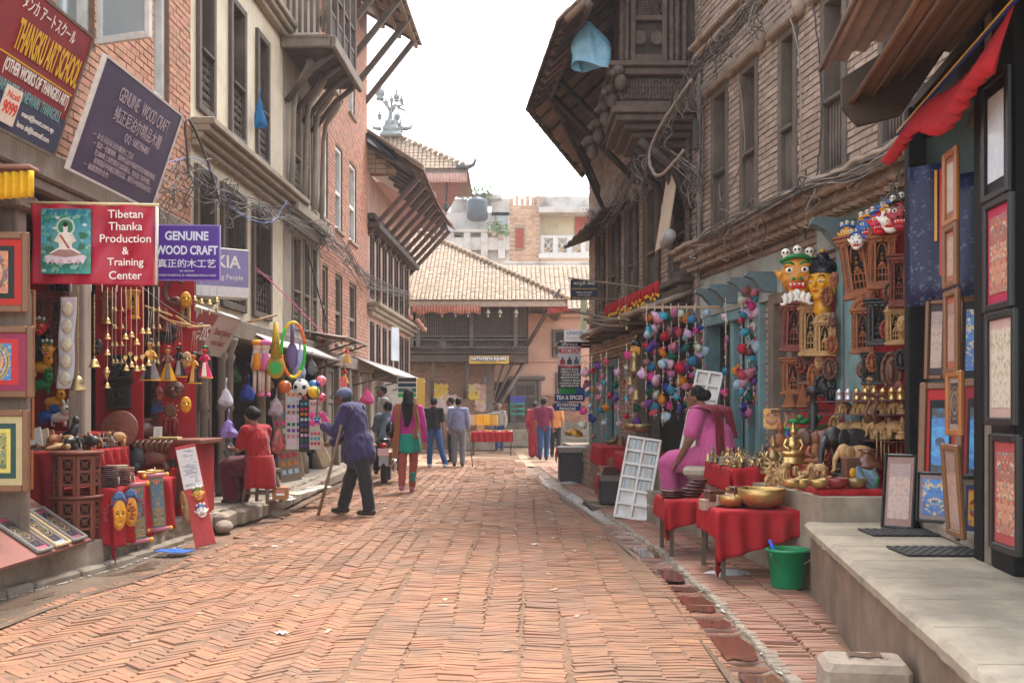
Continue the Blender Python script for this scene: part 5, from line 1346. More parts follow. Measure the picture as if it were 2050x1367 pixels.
def carved_window(label,w_,h_,M,m,group='carved wooden window frames',top='flat',dark=M_DARK,s=0):
 """model of a carved temple window: sill, double jambs with beads, lintel with brackets, pediment"""
 t=thing('carved_window',label,'wood carving',M,group);d=.05
 q=MB();q.box((0,0,-h_*.46),(w_*1.12,d*1.5,h_*.08),bev=.006);q.box((0,0,-h_*.40),(w_*.98,d*1.2,h_*.05),bev=.004);q.build('sill',m,t)
 q=MB()
 for sx in(-1,1):
  q.box((sx*w_*.42,0,-.02*h_),(w_*.14,d,h_*.74),bev=.004)
  q.box((sx*w_*.25,-.004,-.02*h_),(w_*.10,d*.8,h_*.74),bev=.004)
  k=max(4,int(h_/.035))
  for j in(-1,1):
   for i in range(k):q.ball((sx*w_*(.43+j*.045),-d*.52,lerp(-h_*.37,h_*.33,(i+.5*(j>0))/k)),(w_*.035,.01,h_*.24/k),5,4)
  for i in range(k):q.ball((sx*w_*.335,-d*.42,lerp(-h_*.36,h_*.32,i/(k-1))),(w_*.04,.012,h_*.33/k),6,4)
 q.build('jamb',m,t)
 bx('recess_shade',dark,t,(0,.02,-.02*h_,w_*.44,d*.2,h_*.74),bev=0);q=MB()  # near-black sheet paints the shade inside the carved frame
 for i in range(3):q.box((0,-.002,lerp(-h_*.36,-h_*.12,i/2)),(w_*.40,.018,h_*.022))
 for sx in(-1,0,1):q.tube([(sx*w_*.13,.004,-h_*.36),(sx*w_*.13,.004,-h_*.12)],w_*.03,6)
 q.tube([(w_*.17*math.cos(a),0,h_*.12+h_*.2*math.sin(a))for a in np.linspace(-.3,3.44,9)],w_*.035,6)
 for x,z,r_ in((0,-.05,.10),(-.09,-.08,.06),(.09,-.08,.06),(0,.05,.07),(0,.13,.05)):q.ball((x*w_,0,z*h_),(r_*w_,.02,r_*w_*1.1),7,5)
 q.build('panel',m,t)
 q=MB();q.box((0,0,h_*.36),(w_*1.02,d*1.2,h_*.06),bev=.004);q.box((0,-.006,h_*.42),(w_*1.2,d*1.6,h_*.06),bev=.006)
 for i in range(5):q.ball((lerp(-w_*.5,w_*.5,i/4),-d*.55,h_*.365),(w_*.06,.022,h_*.035),6,4)
 if top=='flat':q.box((0,-.008,h_*.48),(w_*1.32,d*1.9,h_*.045),bev=.006,taper=.92)
 q.build('lintel',m,t)
 if top=='arch':
  q=MB();n_=12;pts=[(-w_*.55,h_*.45)]+[(w_*.5*math.cos(a),h_*.45+h_*.24*math.sin(a))for a in np.linspace(math.pi,0,n_)]+[(w_*.55,h_*.45)]
  q.prism([(p_[0],p_[1])for p_ in pts],-.02,.018,Matrix(((1,0,0,0),(0,0,1,0),(0,1,0,0),(0,0,0,1))))
  for a in np.linspace(.25,math.pi-.25,7):q.ball((w_*.36*math.cos(a),-.022,h_*.45+h_*.16*math.sin(a)),(w_*.07,.018,h_*.03),6,4)
  q.ball((0,-.02,h_*.53),(w_*.11,.03,h_*.06),8,6);q.ball((0,-.01,h_*.72),(w_*.05,.02,h_*.04),6,5)
  q.build('pediment',m,t)
 return t
def hanger_faces(v):
 return v
def eye_pair(t,m_w,m_d,x,z,y,r,brow=None):
 for sx in(-1,1):
  q=MB();q.ball((sx*x,y,z),(r,r*.55,r*.75),10,7);q.build('eye',m_w,t)
  q=MB();q.ball((sx*x,y-r*.38,z),(r*.45,r*.28,r*.45),8,6);q.build('pupil',m_d,t)
  if brow:
   q=MB();q.tube([(sx*(x-r*1.2),y,z+r*1.3),(sx*x,y-.2*r,z+r*2.0),(sx*(x+r*1.6),y+r*.3,z+r*1.7)],[r*.2,r*.4,r*.15],6);q.build('brow',brow,t)
P_W=paint('ece8dc',.35);P_K=paint('141210',.3);P_RED=paint('c01a1a',.35);P_GOLD=paint('d99a1c',.35);P_BLUE=paint('1d5aa8',.35);P_GRN=paint('1f7a3a',.35);P_PINK=paint('e04a8a',.4)
def fierce_mask(label,s,M,skin,accent,group='painted demon masks',skulls=3):
 """mask with bulging eyes, open fanged mouth and a crown of small skulls; height about 2s"""
 t=thing('demon_mask',label,'mask',M,group)
 blend([('e',(0,0,0),(s*.62,s*.40,s*.78)),('e',(0,-s*.22,-s*.10),(s*.17,s*.24,s*.15)),('e',(-s*.33,-s*.18,-s*.16),(s*.22,s*.2,s*.2)),('e',(s*.33,-s*.18,-s*.16),(s*.22,s*.2,s*.2)),('e',(-s*.28,-s*.24,s*.36),(s*.24,s*.14,s*.11)),('e',(s*.28,-s*.24,s*.36),(s*.24,s*.14,s*.11)),('e',(0,-s*.16,-s*.62),(s*.34,s*.24,s*.2)),((-s*.62,.05*s,0),(-s*.85,.1*s,s*.25),s*.13,s*.05),((s*.62,.05*s,0),(s*.85,.1*s,s*.25),s*.13,s*.05)],s*.05,'face',skin,t,2)
 eye_pair(t,P_W,P_K,s*.27,s*.17,-s*.33,s*.15,accent)
 q=MB();q.ball((0,-s*.34,-s*.40),(s*.32,s*.1,s*.15),12,8);q.build('mouth',P_RED,t)
 for x in(-.22,-.08,.08,.22):
  q=MB();q.lathe([(s*.05,0),(s*.045,s*.05),(.001,s*.15 if abs(x)>.1 else s*.08)],6,TR(x*s,-s*.42,-s*.32)@RX(180));q.build('fang',P_W,t)
 q=MB()
 for x in(-.12,.12):q.ball((x*s,-s*.40,-s*.16),s*.07,8,6)
 q.build('nostril',accent,t)
 q=MB();q.tube([(-s*.6,0,s*.55),(-s*.3,-s*.25,s*.66),(0,-s*.32,s*.7),(s*.3,-s*.25,s*.66),(s*.6,0,s*.55)],s*.085,8);q.build('crown',accent,t)
 for k in range(skulls):
  a=(k-(skulls-1)/2)*.42
  q=MB();c=(a*s,-s*.16+abs(a)*s*.2,s*.93-abs(a)*s*.2);q.ball(c,(s*.17,s*.15,s*.17),10,7);q.box((c[0],c[1]-s*.06,c[2]-s*.17),(s*.16,s*.12,s*.1),bev=.004);sk=q.build('skull',P_W,t)
  q=MB()
  for sx in(-1,1):q.ball((c[0]+sx*s*.065,c[1]-s*.13,c[2]),s*.045,6,5)
  q.build('socket',P_K,sk)
 return t
def calm_mask(label,s,M,skin,hair,group=None,curls=True,cat='mask',name='serene_mask'):
 """serene gilded face with snail curls and a topknot, height about 2.3s"""
 t=thing(name,label,cat,M,group)
 blend([('e',(0,0,0),(s*.52,s*.40,s*.72)),('e',(0,-s*.05,-s*.35),(s*.40,s*.36,s*.42)),((0,-s*.38,s*.12),(0,-s*.50,-s*.12),s*.05,s*.085),('e',(0,-s*.36,-s*.34),(s*.15,s*.08,s*.05)),('e',(0,-s*.30,-s*.55),(s*.16,s*.12,s*.12)),('e',(-s*.2,-s*.3,-s*.12),(s*.16,s*.12,s*.16)),('e',(s*.2,-s*.3,-s*.12),(s*.16,s*.12,s*.16)),((-s*.53,.06*s,.12*s),(-s*.50,.06*s,-s*.45),s*.09,s*.06),((s*.53,.06*s,.12*s),(s*.50,.06*s,-s*.45),s*.09,s*.06),((0,.05*s,-s*.6),(0,.08*s,-s*1.0),s*.28,s*.34)],s*.045,'face',skin,t,2)
 for sx in(-1,1):
  q=MB();q.tube([(sx*s*.10,-s*.42,s*.17),(sx*s*.22,-s*.42,s*.24),(sx*s*.38,-s*.32,s*.16)],[s*.015,s*.028,s*.012],6);q.build('brow',P_K,t)
  q=MB();q.tube([(sx*s*.10,-s*.415,s*.035),(sx*s*.22,-s*.42,s*.01),(sx*s*.36,-s*.33,s*.04)],[s*.012,s*.034,s*.012],6);q.build('eyelid',P_W,t)
  q=MB();q.ball((sx*s*.22,-s*.44,s*.005),(s*.05,s*.02,s*.022),6,5);q.build('pupil',P_K,t)
 q=MB();q.tube([(-s*.14,-s*.41,-s*.32),(0,-s*.455,-s*.34),(s*.14,-s*.41,-s*.32)],[s*.015,s*.04,s*.015],6);q.build('lips',P_RED,t)
 q=MB()
 q.ball((0,.10*s,s*.42),(s*.56,s*.46,s*.48),14,9);q.ball((0,.1*s,s*.92),(s*.26,s*.24,s*.26),12,8)
 if curls:
  for j in range(7):
   th=.15+j*.17
   for k in range(18):
    a=2*math.pi*(k+.5*(j%2))/18
    p_=Vector((math.cos(a)*math.cos(th)*s*.56,.10*s+math.sin(a)*math.cos(th)*s*.46,s*.42+math.sin(th)*s*.48))
    if p_.z>s*.36+max(0,-(p_.y))*.5:q.ball(p_,s*.062,6,4)
 q.build('hair',hair,t)
 q=MB();q.ball((0,.1*s,s*1.2),s*.10,8,6);q.build('jewel',skin,t)
 return t
def face_plain(label,sx_,sz,M,skin,cat='mask',name='face_mask',group=None,beard=None,hair=None,dark=P_K):
 t=thing(name,label,cat,M,group)
 blend([('e',(0,0,0),(sx_,sx_*.55,sz)),((0,-sx_*.5,sz*.2),(0,-sx_*.86,-sz*.08),sx_*.10,sx_*.2),('e',(-sx_*.42,-sx_*.42,-.1*sz),(sx_*.3,sx_*.2,sz*.2)),('e',(sx_*.42,-sx_*.42,-.1*sz),(sx_*.3,sx_*.2,sz*.2)),('e',(0,-sx_*.42,-sz*.62),(sx_*.35,sx_*.25,sz*.18)),((-sx_*.6,-sx_*.42,sz*.3),(-sx_*.12,-sx_*.52,sz*.26),sx_*.10,sx_*.08),((sx_*.6,-sx_*.42,sz*.3),(sx_*.12,-sx_*.52,sz*.26),sx_*.10,sx_*.08),('e',(0,-sx_*.5,-sz*.36),(sx_*.3,sx_*.14,sz*.05))],max(.006,sx_*.06),'face',skin,t,2)
 for s_ in(-1,1):
  q=MB();q.ball((s_*sx_*.38,-sx_*.53,sz*.13),(sx_*.20,sx_*.08,sz*.06),8,6);q.build('eye',dark,t)
  q=MB();q.tube([(s_*sx_*.10,-sx_*.58,sz*.24),(s_*sx_*.36,-sx_*.56,sz*.34),(s_*sx_*.66,-sx_*.40,sz*.24)],[sx_*.03,sx_*.05,sx_*.02],5);q.build('brow',dark,t)
 q=MB();q.ball((0,-sx_*.60,-sz*.36),(sx_*.26,sx_*.08,sz*.035),8,5);q.build('lips',paint('7d2418',.4)if skin is not P_RED else P_PINK,t)
 if beard:
  q=MB()
  for k in range(9):x=lerp(-.7,.7,k/8);q.tube([(x*sx_,-sx_*.35,-sz*.45),(x*sx_*.8,-sx_*.5,-sz*.95),(x*sx_*.25,-sx_*.35,-sz*(1.9-abs(x)*.7))],[sx_*.16,sx_*.16,sx_*.05],6)
  q.build('beard',beard,t)
 if hair:
  q=MB();q.ball((0,sx_*.05,sz*.85),(sx_*.95,sx_*.6,sz*.42),12,8);q.ball((0,0,sz*1.42),(sx_*.5,sx_*.45,sz*.3),10,8);q.build('hair',hair,t)
 return t
def elephant_mb(s):
 q=MB();q.ball((0,0,.62*s),(.5*s,.3*s,.33*s),12,8);q.ball((.55*s,0,.75*s),(.22*s,.2*s,.24*s),10,8)
 for x in(-.3,.3):
  for y in(-.16,.16):q.tube([(x*s,y*s,.5*s),(x*s,y*s,0)],[.13*s,.11*s],8)
 q.tube([(.7*s,0,.75*s),(.85*s,0,.5*s),(.86*s,0,.2*s),(.96*s,0,.12*s)],[.1*s,.08*s,.06*s,.04*s],7)
 for sy in(-1,1):q.ball((.45*s,sy*.24*s,.72*s),(.16*s,.04*s,.22*s),8,6)
 q.tube([(-.5*s,0,.7*s),(-.58*s,0,.4*s)],.03*s,5);return q
def seated_mb(s):
 """small seated deity: crossed legs, torso, arms, head, halo and lotus base"""
 q=MB();q.lathe([(.40*s,0),(.44*s,.08*s),(.34*s,.13*s),(.42*s,.2*s),(.30*s,.24*s)],12,sq=.7)
 q.ball((0,-.04*s,.32*s),(.36*s,.24*s,.11*s),12,7);q.ball((0,0,.55*s),(.17*s,.12*s,.25*s),10,8)
 for sx in(-1,1):q.tube([(sx*.17*s,0,.7*s),(sx*.27*s,-.03*s,.52*s),(sx*.14*s,-.2*s,.42*s)],[.06*s,.055*s,.045*s],7)
 q.tube([(0,0,.75*s),(0,0,.86*s)],.05*s,7);q.ball((0,-.01*s,.93*s),(.10*s,.1*s,.12*s),10,8);q.lathe([(.09*s,0),(.06*s,.06*s),(.02*s,.16*s),(0,.2*s)],8,TR(0,0,1.0*s));return q
 # left side: signs and shop goods
LH=90-math.degrees(math.atan(.0375))
def lean_board(name,label,y0,y1,xb,z0,z1,lean,face,edge,th=.03,cat='sign'):
 w_=(y1-y0);h_=(z1-z0)/math.cos(R(lean));yc=(y0+y1)/2
 t=thing(name,label,cat,TR(xb+(yc-8)*.0375,yc,z0)@RZ(LH)@RX(lean))
 q=MB();q.box((0,th/2,h_/2),(w_,th,h_),bev=.004);q.build('board',face,t)
 q=MB()
 for sx in(-1,1):q.box((sx*(w_/2+.012),th/2-.002,h_/2),(.022,th+.012,h_+.04))
 for z in(-.012,h_+.012):q.box((0,th/2-.001,z),(w_,th+.01,.022))
 q.build('edge',edge,t)
 return t,w_,h_
T_W=paint('e9e4da',.6);T_Y=paint('dcae2c',.6);T_C=paint('74a6a4',.6);T_B=paint('24305e',.6)
M_SIGNR=mat('sign_red',H('8e2a2c'),.55,.14,3,.05,dirt=H('6e2430'),dscale=2)
t,w_,h_=lean_board('shop_sign','big dusty red board with yellow lettering high at the left edge',6.75,8.50,-3.92,3.52,4.50,19,M_SIGNR,M_WOODG)
q=MB();q.box((0,-.003,.15),(w_-.01,.006,.30));q.build('blue_band',mat('sign_slate',H('3d4058'),.6,.12,4,.05),t)
for(s_,x,z,ww_,hh_,m_,bd)in(('タンカ アートスクール',.22,h_-.10,.8,.11,T_W,.0),('THANGKU ART SCHOOL',.36,h_-.34,.98,.24,T_Y,.02),('(OTHER WORKS OF THANGKU ART)',.33,h_-.60,.98,.13,T_W,.015),('JAPANESE & NEWARI THANGKU.',.31,h_-.75,.95,.12,T_C,.015),('mani@enet.com.np',.50,.17,.5,.06,T_W,.01),('lama sb@hotmail.com',.48,.08,.5,.06,T_W,.01)):lettering(s_,m_,t,TR(x,-.008,z),ww_,hh_,bold=bd)
q=MB();q.box((0,-.004,h_-.52),(w_*.97,.004,.012));q.build('rule',T_Y,t)
q=MB();q.box((.06,-.012,.18),(.22,.012,.28));st_=q.build('sticker',paint('e8d9c8',.5),t);lettering('Ncell',paint('d6532a',.5),t,TR(.06,-.020,.26),.16,.05);lettering('9099',paint('d6402a',.5),t,TR(.06,-.020,.16),.19,.10,bold=.02)
t,w_,h_=lean_board('shop_sign','large dark purple board with pale lettering leaning out over the street',8.72,10.5,-3.89,3.46,4.42,19,mat('sign_purple',H('423050'),.5,.14,3,.04,dirt=H('5a4a5e'),dscale=3,dlo=.48,dhi=.8),paint('d8d4cc',.6))
T_P=paint('b9aab0',.6)
for(s_,x,z,ww_,hh_)in(('GENUINE   WOOD CRAFT',.10,h_-.19,1.15,.13),('纯正尼泊尔精品木雕',.08,h_-.37,1.08,.14),('QQ: 1685396401',.14,h_-.52,.55,.09),('一 本公司是尼泊尔雕刻工艺店',-.28,h_-.64,.85,.06),('一 我是一名雕刻师，我的作品在中国和世界各地都很畅销。',.05,h_-.71,1.4,.06),('在2000年上海世博会已成功展示。现在加工各种佛像。',.05,h_-.78,1.25,.06),('请到我店中参观定制纪念品，我们为中国贸易商供货。',.1,h_-.85,1.3,.06),('一 诚邀您的合作',-.45,h_-.92,.5,.06)):lettering(s_,T_P,t,TR(x,-.004,z),ww_,hh_)
M_BAN=mat('banner_red',H('b01f38'),.4,.14,3,.3,9,dirt=H('8e2236'),dscale=3,dlo=.5,dhi=.8)
bn=thing('banner','red vinyl banner with a seated deity print hanging over the shop front','banner',TR(*P(187,490,8.2))@RZ(2))
bw_,bh_=1.0,.655
q=MB();q.grid(lambda a,c:((a-.5)*bw_,.02*math.sin(a*9+c*4)*(.3+c*(1-c)*3)+.012*math.sin(a*23-c*7),(c-.5)*bh_+.012*(a-.5)*-1),48,32,thick=-.004);q.build('sheet',M_BAN,bn)
q=MB();q.tube([(-bw_/2-.02,0,bh_/2+.012),(bw_/2+.03,0,bh_/2)],.014,8);q.build('rod',mat('bamboo',(.55,.40,.22),.6,.2),bn)
q=MB();q.tube([(bw_/2+.015,.0,bh_/2),(bw_/2+.01,0,-bh_/2)],.014,6);q.build('selvedge',paint('cfc6b8',.8),bn)
A_DEITY=art('print_teal_clouds',[(0,'2a7a70'),(.12,'2f8f80'),(.3,'2f7a6a'),(.5,'2a8a98'),(.7,'1f6a88')],['3a9a88','1f6a5a','8ab8a8','2a7a90','4a9a70'],'thangka',22,.7)
q=MB();q.box((-.205,-.04,.02),(.40,.006,.53));pr_=q.build('print',A_DEITY,bn)
def flat(par,name,poly,m,x,z,y=-.046,s=1.0):
 q=MB();q.prism([(p_[0]*s,p_[1]*s)for p_ in poly],0,.003,Matrix(((1,0,0,x),(0,0,-1,y),(0,1,0,z),(0,0,0,1))));return q.build(name,m,par)
circ=lambda r,n=24,sx=1.0:[(r*sx*math.cos(2*math.pi*k/n),r*math.sin(2*math.pi*k/n))for k in range(n)]
flat(bn,'halo_print',circ(.115),paint('4f8f93',.5),-.205,.03);flat(bn,'halo_print',circ(.075),paint('b9c9b0',.5),-.205,.135,-.048);flat(bn,'halo_print',circ(.06),paint('2f7a5a',.5),-.205,.135,-.050)
flat(bn,'lotus_print',[(-.15,0),(-.17,.04),(-.12,.06),(0,.05),(.12,.06),(.17,.04),(.15,0),(0,-.02)],paint('d8c8cc',.5),-.205,-.145,-.048)
flat(bn,'figure_print',[(-.13,-.09),(-.05,-.04),(-.06,.05),(-.045,.075),(-.015,.085),(-.02,.13),(0,.15),(.02,.13),(.015,.085),(.045,.075),(.06,.05),(.05,-.04),(.13,-.09),(0,-.11)],paint('e6ddd0',.5),-.205,.01,-.051)
flat(bn,'robe_print',[(-.13,-.09),(-.05,-.05),(.05,-.05),(.13,-.09),(0,-.11)],paint('a07a70',.5),-.205,.0,-.054)
for k in range(9):flat(bn,'petal_print',[(-.018,0),(0,-.03),(.018,0),(0,.012)],paint('c8a8b4' if k%2 else 'e0d0d4',.5),-.345+.035*k,-.14,-.0535)
for k in range(16):flat(bn,'cloud_print',circ(.012+.008*(k%3),10,1.6),paint(('b8ccc4','7fb0a4','2f6a50')[k%3],.5),-.38+.35*((k*7)%16)/16,-.22+.46*((k*5)%16)/16,-.0445-.0001*k)
flat(bn,'arm_print',[(-.055,.06),(-.09,0),(-.03,-.03),(-.02,-.01),(-.06,.01),(-.035,.05)],paint('d8cbb8',.5),-.205,.02,-.0545);flat(bn,'arm_print',[(.055,.06),(.09,0),(.03,-.03),(.02,-.01),(.06,.01),(.035,.05)],paint('d8cbb8',.5),-.205,.02,-.0545);flat(bn,'sash_print',[(-.05,.06),(-.03,.06),(.04,-.05),(.02,-.05)],paint('a85a4a',.5),-.205,.01,-.0555)
flat(bn,'hair_print',circ(.02),P_K,-.205,.155,-.054)
for i,s_ in enumerate(('Tibetan','Thanka','Production','&','Training','Center')):
 lettering(s_,T_W,bn,TR(.275,-.045,.245-.1*i),None,.06 if s_=='&' else.082 if 'g' in s_ else.066,bold=.006)
for x in(-.18,-.02,.07,.19):q=MB();q.tube([(x,0,-bh_/2+.01),(x+.005,-.01,-bh_/2-.06)],.004,5);q.build('string',M_STRING,bn)
ps=thing('shop_sign','bright purple square sign with white lettering beside the red banner','sign',TR(*P(374,506,9.8))@RZ(3))
q=MB();q.box((0,.01,0),(.63,.02,.53),bev=.003);q.build('board',paint('4b1f8f',.35),ps)
q=MB()
for sx in(-1,1):q.box((sx*.318,.01,0),(.012,.028,.55))
for sz in(-1,1):q.box((0,.011,sz*.269),(.624,.026,.012))
q.build('edge',paint('8f7ab8',.4),ps)
for(s_,z,ww_,hh_,bd)in(('GENUINE',.165,.42,.09,.03),('WOOD CRAFT',.025,.60,.09,.03),('真正的木工艺',-.105,.56,.085,.012),('QQ: 1685396401',-.18,.14,.02,0),('在中国的许多次展览参加, 第 5 届南亚国家的贸易 2012 年会年.',-.222,.58,.022,0)):lettering(s_,paint('dfe6f2',.5),ps,TR(0,-.004,z),ww_,hh_,bold=bd)
nk=thing('light_box','faded lilac shop light box with white lettering, half hidden behind the purple sign','sign',TR(*P(435,545,12.4))@RZ(32))
q=MB();q.box((0,.10,0),(.80,.20,.62),bev=.01);q.build('box',paint('bdb9ae',.7),nk)
q=MB();q.box((0,-.003,.06),(.78,.006,.46));q.build('face',mat('sign_lilac',H('8d86b0'),.5,.08),nk)
q=MB();q.box((0,-.003,-.235),(.78,.006,.13));q.build('face',paint('dcdad6',.6),nk)
lettering('NOKIA',T_W,nk,TR(-.02,-.008,.14),.62,.16,bold=.02);lettering('Connecting People',T_W,nk,TR(.02,-.008,-.06),.6,.085)
lg,w_,h_=lean_board('light_box','weathered white and red shop sign leaning out above the closed doors',11.45,13.2,-4.02,2.06,2.52,27,mat('sign_white',H('cfc0b8'),.5,.12,4,.05,dirt=H('b09a90'),dscale=2),M_TINL,th=.12)
q=MB();q.box((-.30,-.004,h_/2),(.62,.007,h_-.02));q.build('red_field',mat('sign_oldred',H('a0474a'),.5,.1),lg)
q=MB();q.box((-.75,-.004,h_/2),(.26,.007,h_-.02));q.build('blue_field',mat('sign_paleblue',H('b4bfd0'),.5,.1),lg)
lettering('LG',T_W,lg,TR(-.14,-.012,h_/2),.24,.2,bold=.02);lettering('Smartphone',paint('a0564a',.6),lg,TR(.45,-.012,h_*.58),.62,.13);lettering('WORLD MARKET',paint('a0564a',.6),lg,TR(.45,-.012,h_*.3),.5,.06)
q=MB();q.tube([(.11*math.cos(a),0,.11*math.sin(a))for a in np.linspace(.6,5.9,14)],.008,5,TR(-.42,-.012,h_/2));q.tube([(0,0,0),(.10,0,0)],.008,5,TR(-.42,-.012,h_/2));q.build('emblem',T_W,lg)
v=thing('valance','short yellow pleated valance at the left edge of the shop','valance',TR(*P(10,362,7.55)))
q=MB();q.grid(lambda a,c:(lerp(-.45,.21,a),.02*math.sin(a*70),lerp(.08,-.12,c)-.02*math.sin(a*3)),90,3,thick=.004);q.build('cloth',paint('d8a818',.8),v)
q=MB();q.box((-.12,.05,.105),(.64,.16,.03),bev=.008);q.build('rail',mat('valance_rail',(.30,.15,.11),.8,.2),v)
q=MB();q.box((0,0,.95),(.55,.04,2.4),bev=.006)
for x in(-.2,.24):q.box((x,-.001,1.0),(.06,.06,2.5),bev=.006)
solo(q,'display_panel',M_WOODG,'tall grey wooden panel that carries the pictures at the left edge','panel',TR(-4.02,7.75,.24))
def pic_at(label,u0,v0,u1,v1,Y,rz=0,**kw):
 p0,p1=P(u0,v0,Y),P(u1,v1,Y);c=(p0+p1)/2;return picture(label,abs(p1.x-p0.x)/max(.35,math.cos(R(rz))),abs(p0.z-p1.z),TR(*c)@RZ(rz),**kw)
G_L='paintings hung at the left edge'
pic_at('square framed wheel of life painting with red mount, topmost at the left edge',-110,464,56,625,7.6,4,frame=M_FRAME,mats=('b8281f','1e2a22'),art_=A_WHEEL,fw=.055,group=G_L)
pic_at('framed blue mandala painting with a red mount, middle of the left edge column',-120,652,66,796,7.6,4,frame=M_FRAME,mats=('8f2a4a','c02a2a'),art_=A_MAND,fw=.055,group=G_L)
pic_at('framed green jungle painting leaning lowest at the left edge',-90,820,56,985,7.45,5,frame=M_FRAME,mats=('b8a878','24453e','d0c060'),art_=A_GREEN,fw=.05,group=G_L)
pic_at('narrow pale print in an orange frame behind the wheel of life painting',38,580,71,660,8.0,0,frame=M_FRAMEO,mats=('9a948c',),art_=A_PALE,fw=.02,group=G_L)
pic_at('narrow orange framed print of a pale standing figure above the green painting',36,795,68,880,8.0,0,frame=M_FRAMEO,mats=('a05060',),art_=A_FIG,fw=.02,group=G_L)
pic_at('narrow orange framed dark print tucked behind the green painting',30,900,66,980,8.0,0,frame=M_FRAMEO,mats=('5a3a58',),art_=A_GOLDB,fw=.02,group=G_L)
Yr=7.55;sl=34
Mr=TR(-3.555,Yr,.262)@RZ(90)@RX(-(90-sl))
rk=thing('sloping_rack','pale sloping display board edged in red that carries six small framed prints','display rack',Mr)
q=MB();q.box((0,.03,.62),(1.85,.03,1.24));q.build('board',mat('rack_pink',(.27,.11,.085),.8,.15),rk)
q=MB();q.prism([(0,0),(1.2,0),(1.2,.35),(0,-.38)],-.01,.02);
q=MB();q.add([(-.92,.05,0),(-.92,.05,1.24),(-.92,.05+.70,1.03-.15),(-.92,.34,.45),(-.90,.05,0),(-.90,.05,1.24),(-.90,.75,.88),(-.90,.34,.45)],[(0,1,2,3),(7,6,5,4),(0,4,5,1),(1,5,6,2)],sm=False);q.build('side',mat('rack_side',(.42,.28,.14),.8,.25,5,.2),rk)
k=0
labs=['nearest print of the lower row on the sloping rack, red and grey frame','middle print of the lower row on the sloping rack, gilt frame','farthest print of the lower row on the sloping rack, grey frame','nearest print of the upper row on the sloping rack','middle print of the upper row on the sloping rack, pale frame','farthest print of the upper row on the sloping rack, gilt frame']
for row in range(2):
 for j in range(3):
  x=-.02+.30*j+(-.12 if row else 0)-(.0);z=.24+row*.52
  picture(labs[k],.255,.46,Mr@TR(x+.12,-.006-.004*j,z)@RZ(jit(1.5)),frame=(M_FRAMES,M_FRAMEG,M_FRAMES,M_FRAMEG,M_FRAMEG,M_FRAMEG)[k],mats=(('a8485a','8f9aa0','7a3a4a')[j%3],),art_=A_GOLDB,fw=.028,group='small framed prints on the sloping rack');k+=1
q=MB();q.grid(lambda a,c:(lerp(-4.3,-3.75,a)+.02*math.sin(c*9),lerp(6.6,7.45,c),.262+.008*math.sin(a*30)),12,12,thick=-.02);solo(q,'jute_mat',mat('jute',(.36,.25,.12),.95,.25,30,.5,90),'tan jute doormat on the plinth below the sloping rack','doormat')
# cloth tables
cloth_table('tall red cloth table in the shop mouth heaped with carvings',-4.70,-3.95,8.9,10.3,.97,(.05,.30,.72,.0),lz=.24,seed=2)
cloth_table('long red cloth bench along the kerb with plates, boxes and bowls',-3.97,-3.50,8.72,10.4,.66,(.0,.52,.50,.0),lz=.24,seed=5,folds=6)
cloth_table('small raised red cloth step at the back of the shop table',-4.62,-4.15,9.75,10.25,1.13,(.05,.16,.16,.0),lz=.97,legs=False,seed=7)
q=MB();q.box((0,0,.38),(.62,.7,.76));t3=solo(q,'red_cabinet',M_REDP,'red boarded stand below the inlaid boxes at the end of the stall','stand',TR(-3.68,10.95,.22))
q=MB();q.box((0,0,0),(.80,.80,.05),bev=.006);q.build('shelf',M_ROSE,t3,TR(0,-.02,.79))
def octa(label,z):
 t=thing('octagonal_table',label,'side table',TR(-3.755,8.62,z),'carved octagonal side tables')
 q=MB();q.lathe([(.175,.345),(.215,.352),(.225,.365),(.215,.375),(0,.375)],16,a0=.5);q.build('tabletop',M_ROSE,t)
 for k in range(8):
  a=k*45;Mk=RZ(a)@TR(0,-.172,0);w2=.142
  q=MB()
  for sx in(-1,1):q.box((sx*(w2/2-.014),0,.17),(.028,.014,.34))
  q.box((0,.001,.325),(w2-.056,.012,.03));q.box((0,.001,.205),(w2-.056,.012,.022));q.box((0,.001,.095),(w2-.056,.012,.022))
  for zc in(.265,.15):
   for s_ in(-1,1):q.tube([(-.042,.002,zc-s_*.045),(.042,.002,zc+s_*.045)],.006,4)
   q.tube([(.022*math.cos(b_),.0,zc+.022*math.sin(b_))for b_ in np.linspace(0,2*math.pi,9)[:-1]],.005,4,closed=True)
  q.build('carved_panel',M_ROSE,t,Mk)
 q=MB();q.lathe([(.155,.09),(.155,.34)],8,a0=.5);q.build('core',M_DARK,t)
 return t
octa('lower of two carved octagonal tables on the plinth beside the bench',.242);octa('upper of two carved octagonal tables, stacked beside the plates',.619)
z=.668
for k in range(10):
 q=MB();r_=.135-.002*k;q.lathe([(0,0),(r_*.6,0),(r_,.012),(r_,.016),(r_*.6,.006),(0,.006)],24)
 solo(q,'plate',M_PLATE,'dark lacquered plate, %s of the tall plate stack on the bench'%('lowest','second from the bottom','third from the bottom','fourth from the bottom','fifth from the bottom','fifth from the top','fourth from the top','third from the top','second from the top','topmost')[k],'plate',TR(-3.62+jit(.006),8.85+jit(.006),z+k*.0185),'stacked lacquered plates')
for k in range(7):
 q=MB();r_=.12;q.lathe([(0,0),(r_*.6,0),(r_,.012),(r_,.016),(r_*.6,.006),(0,.006)],24)
 solo(q,'plate',M_PLATE,'dark lacquered plate, %s of the shorter stack behind the tall one'%('lowest','second from the bottom','third from the bottom','middle','third from the top','second from the top','topmost')[k],'plate',TR(-3.60+jit(.006),9.13+jit(.006),z+k*.019),'stacked lacquered plates')
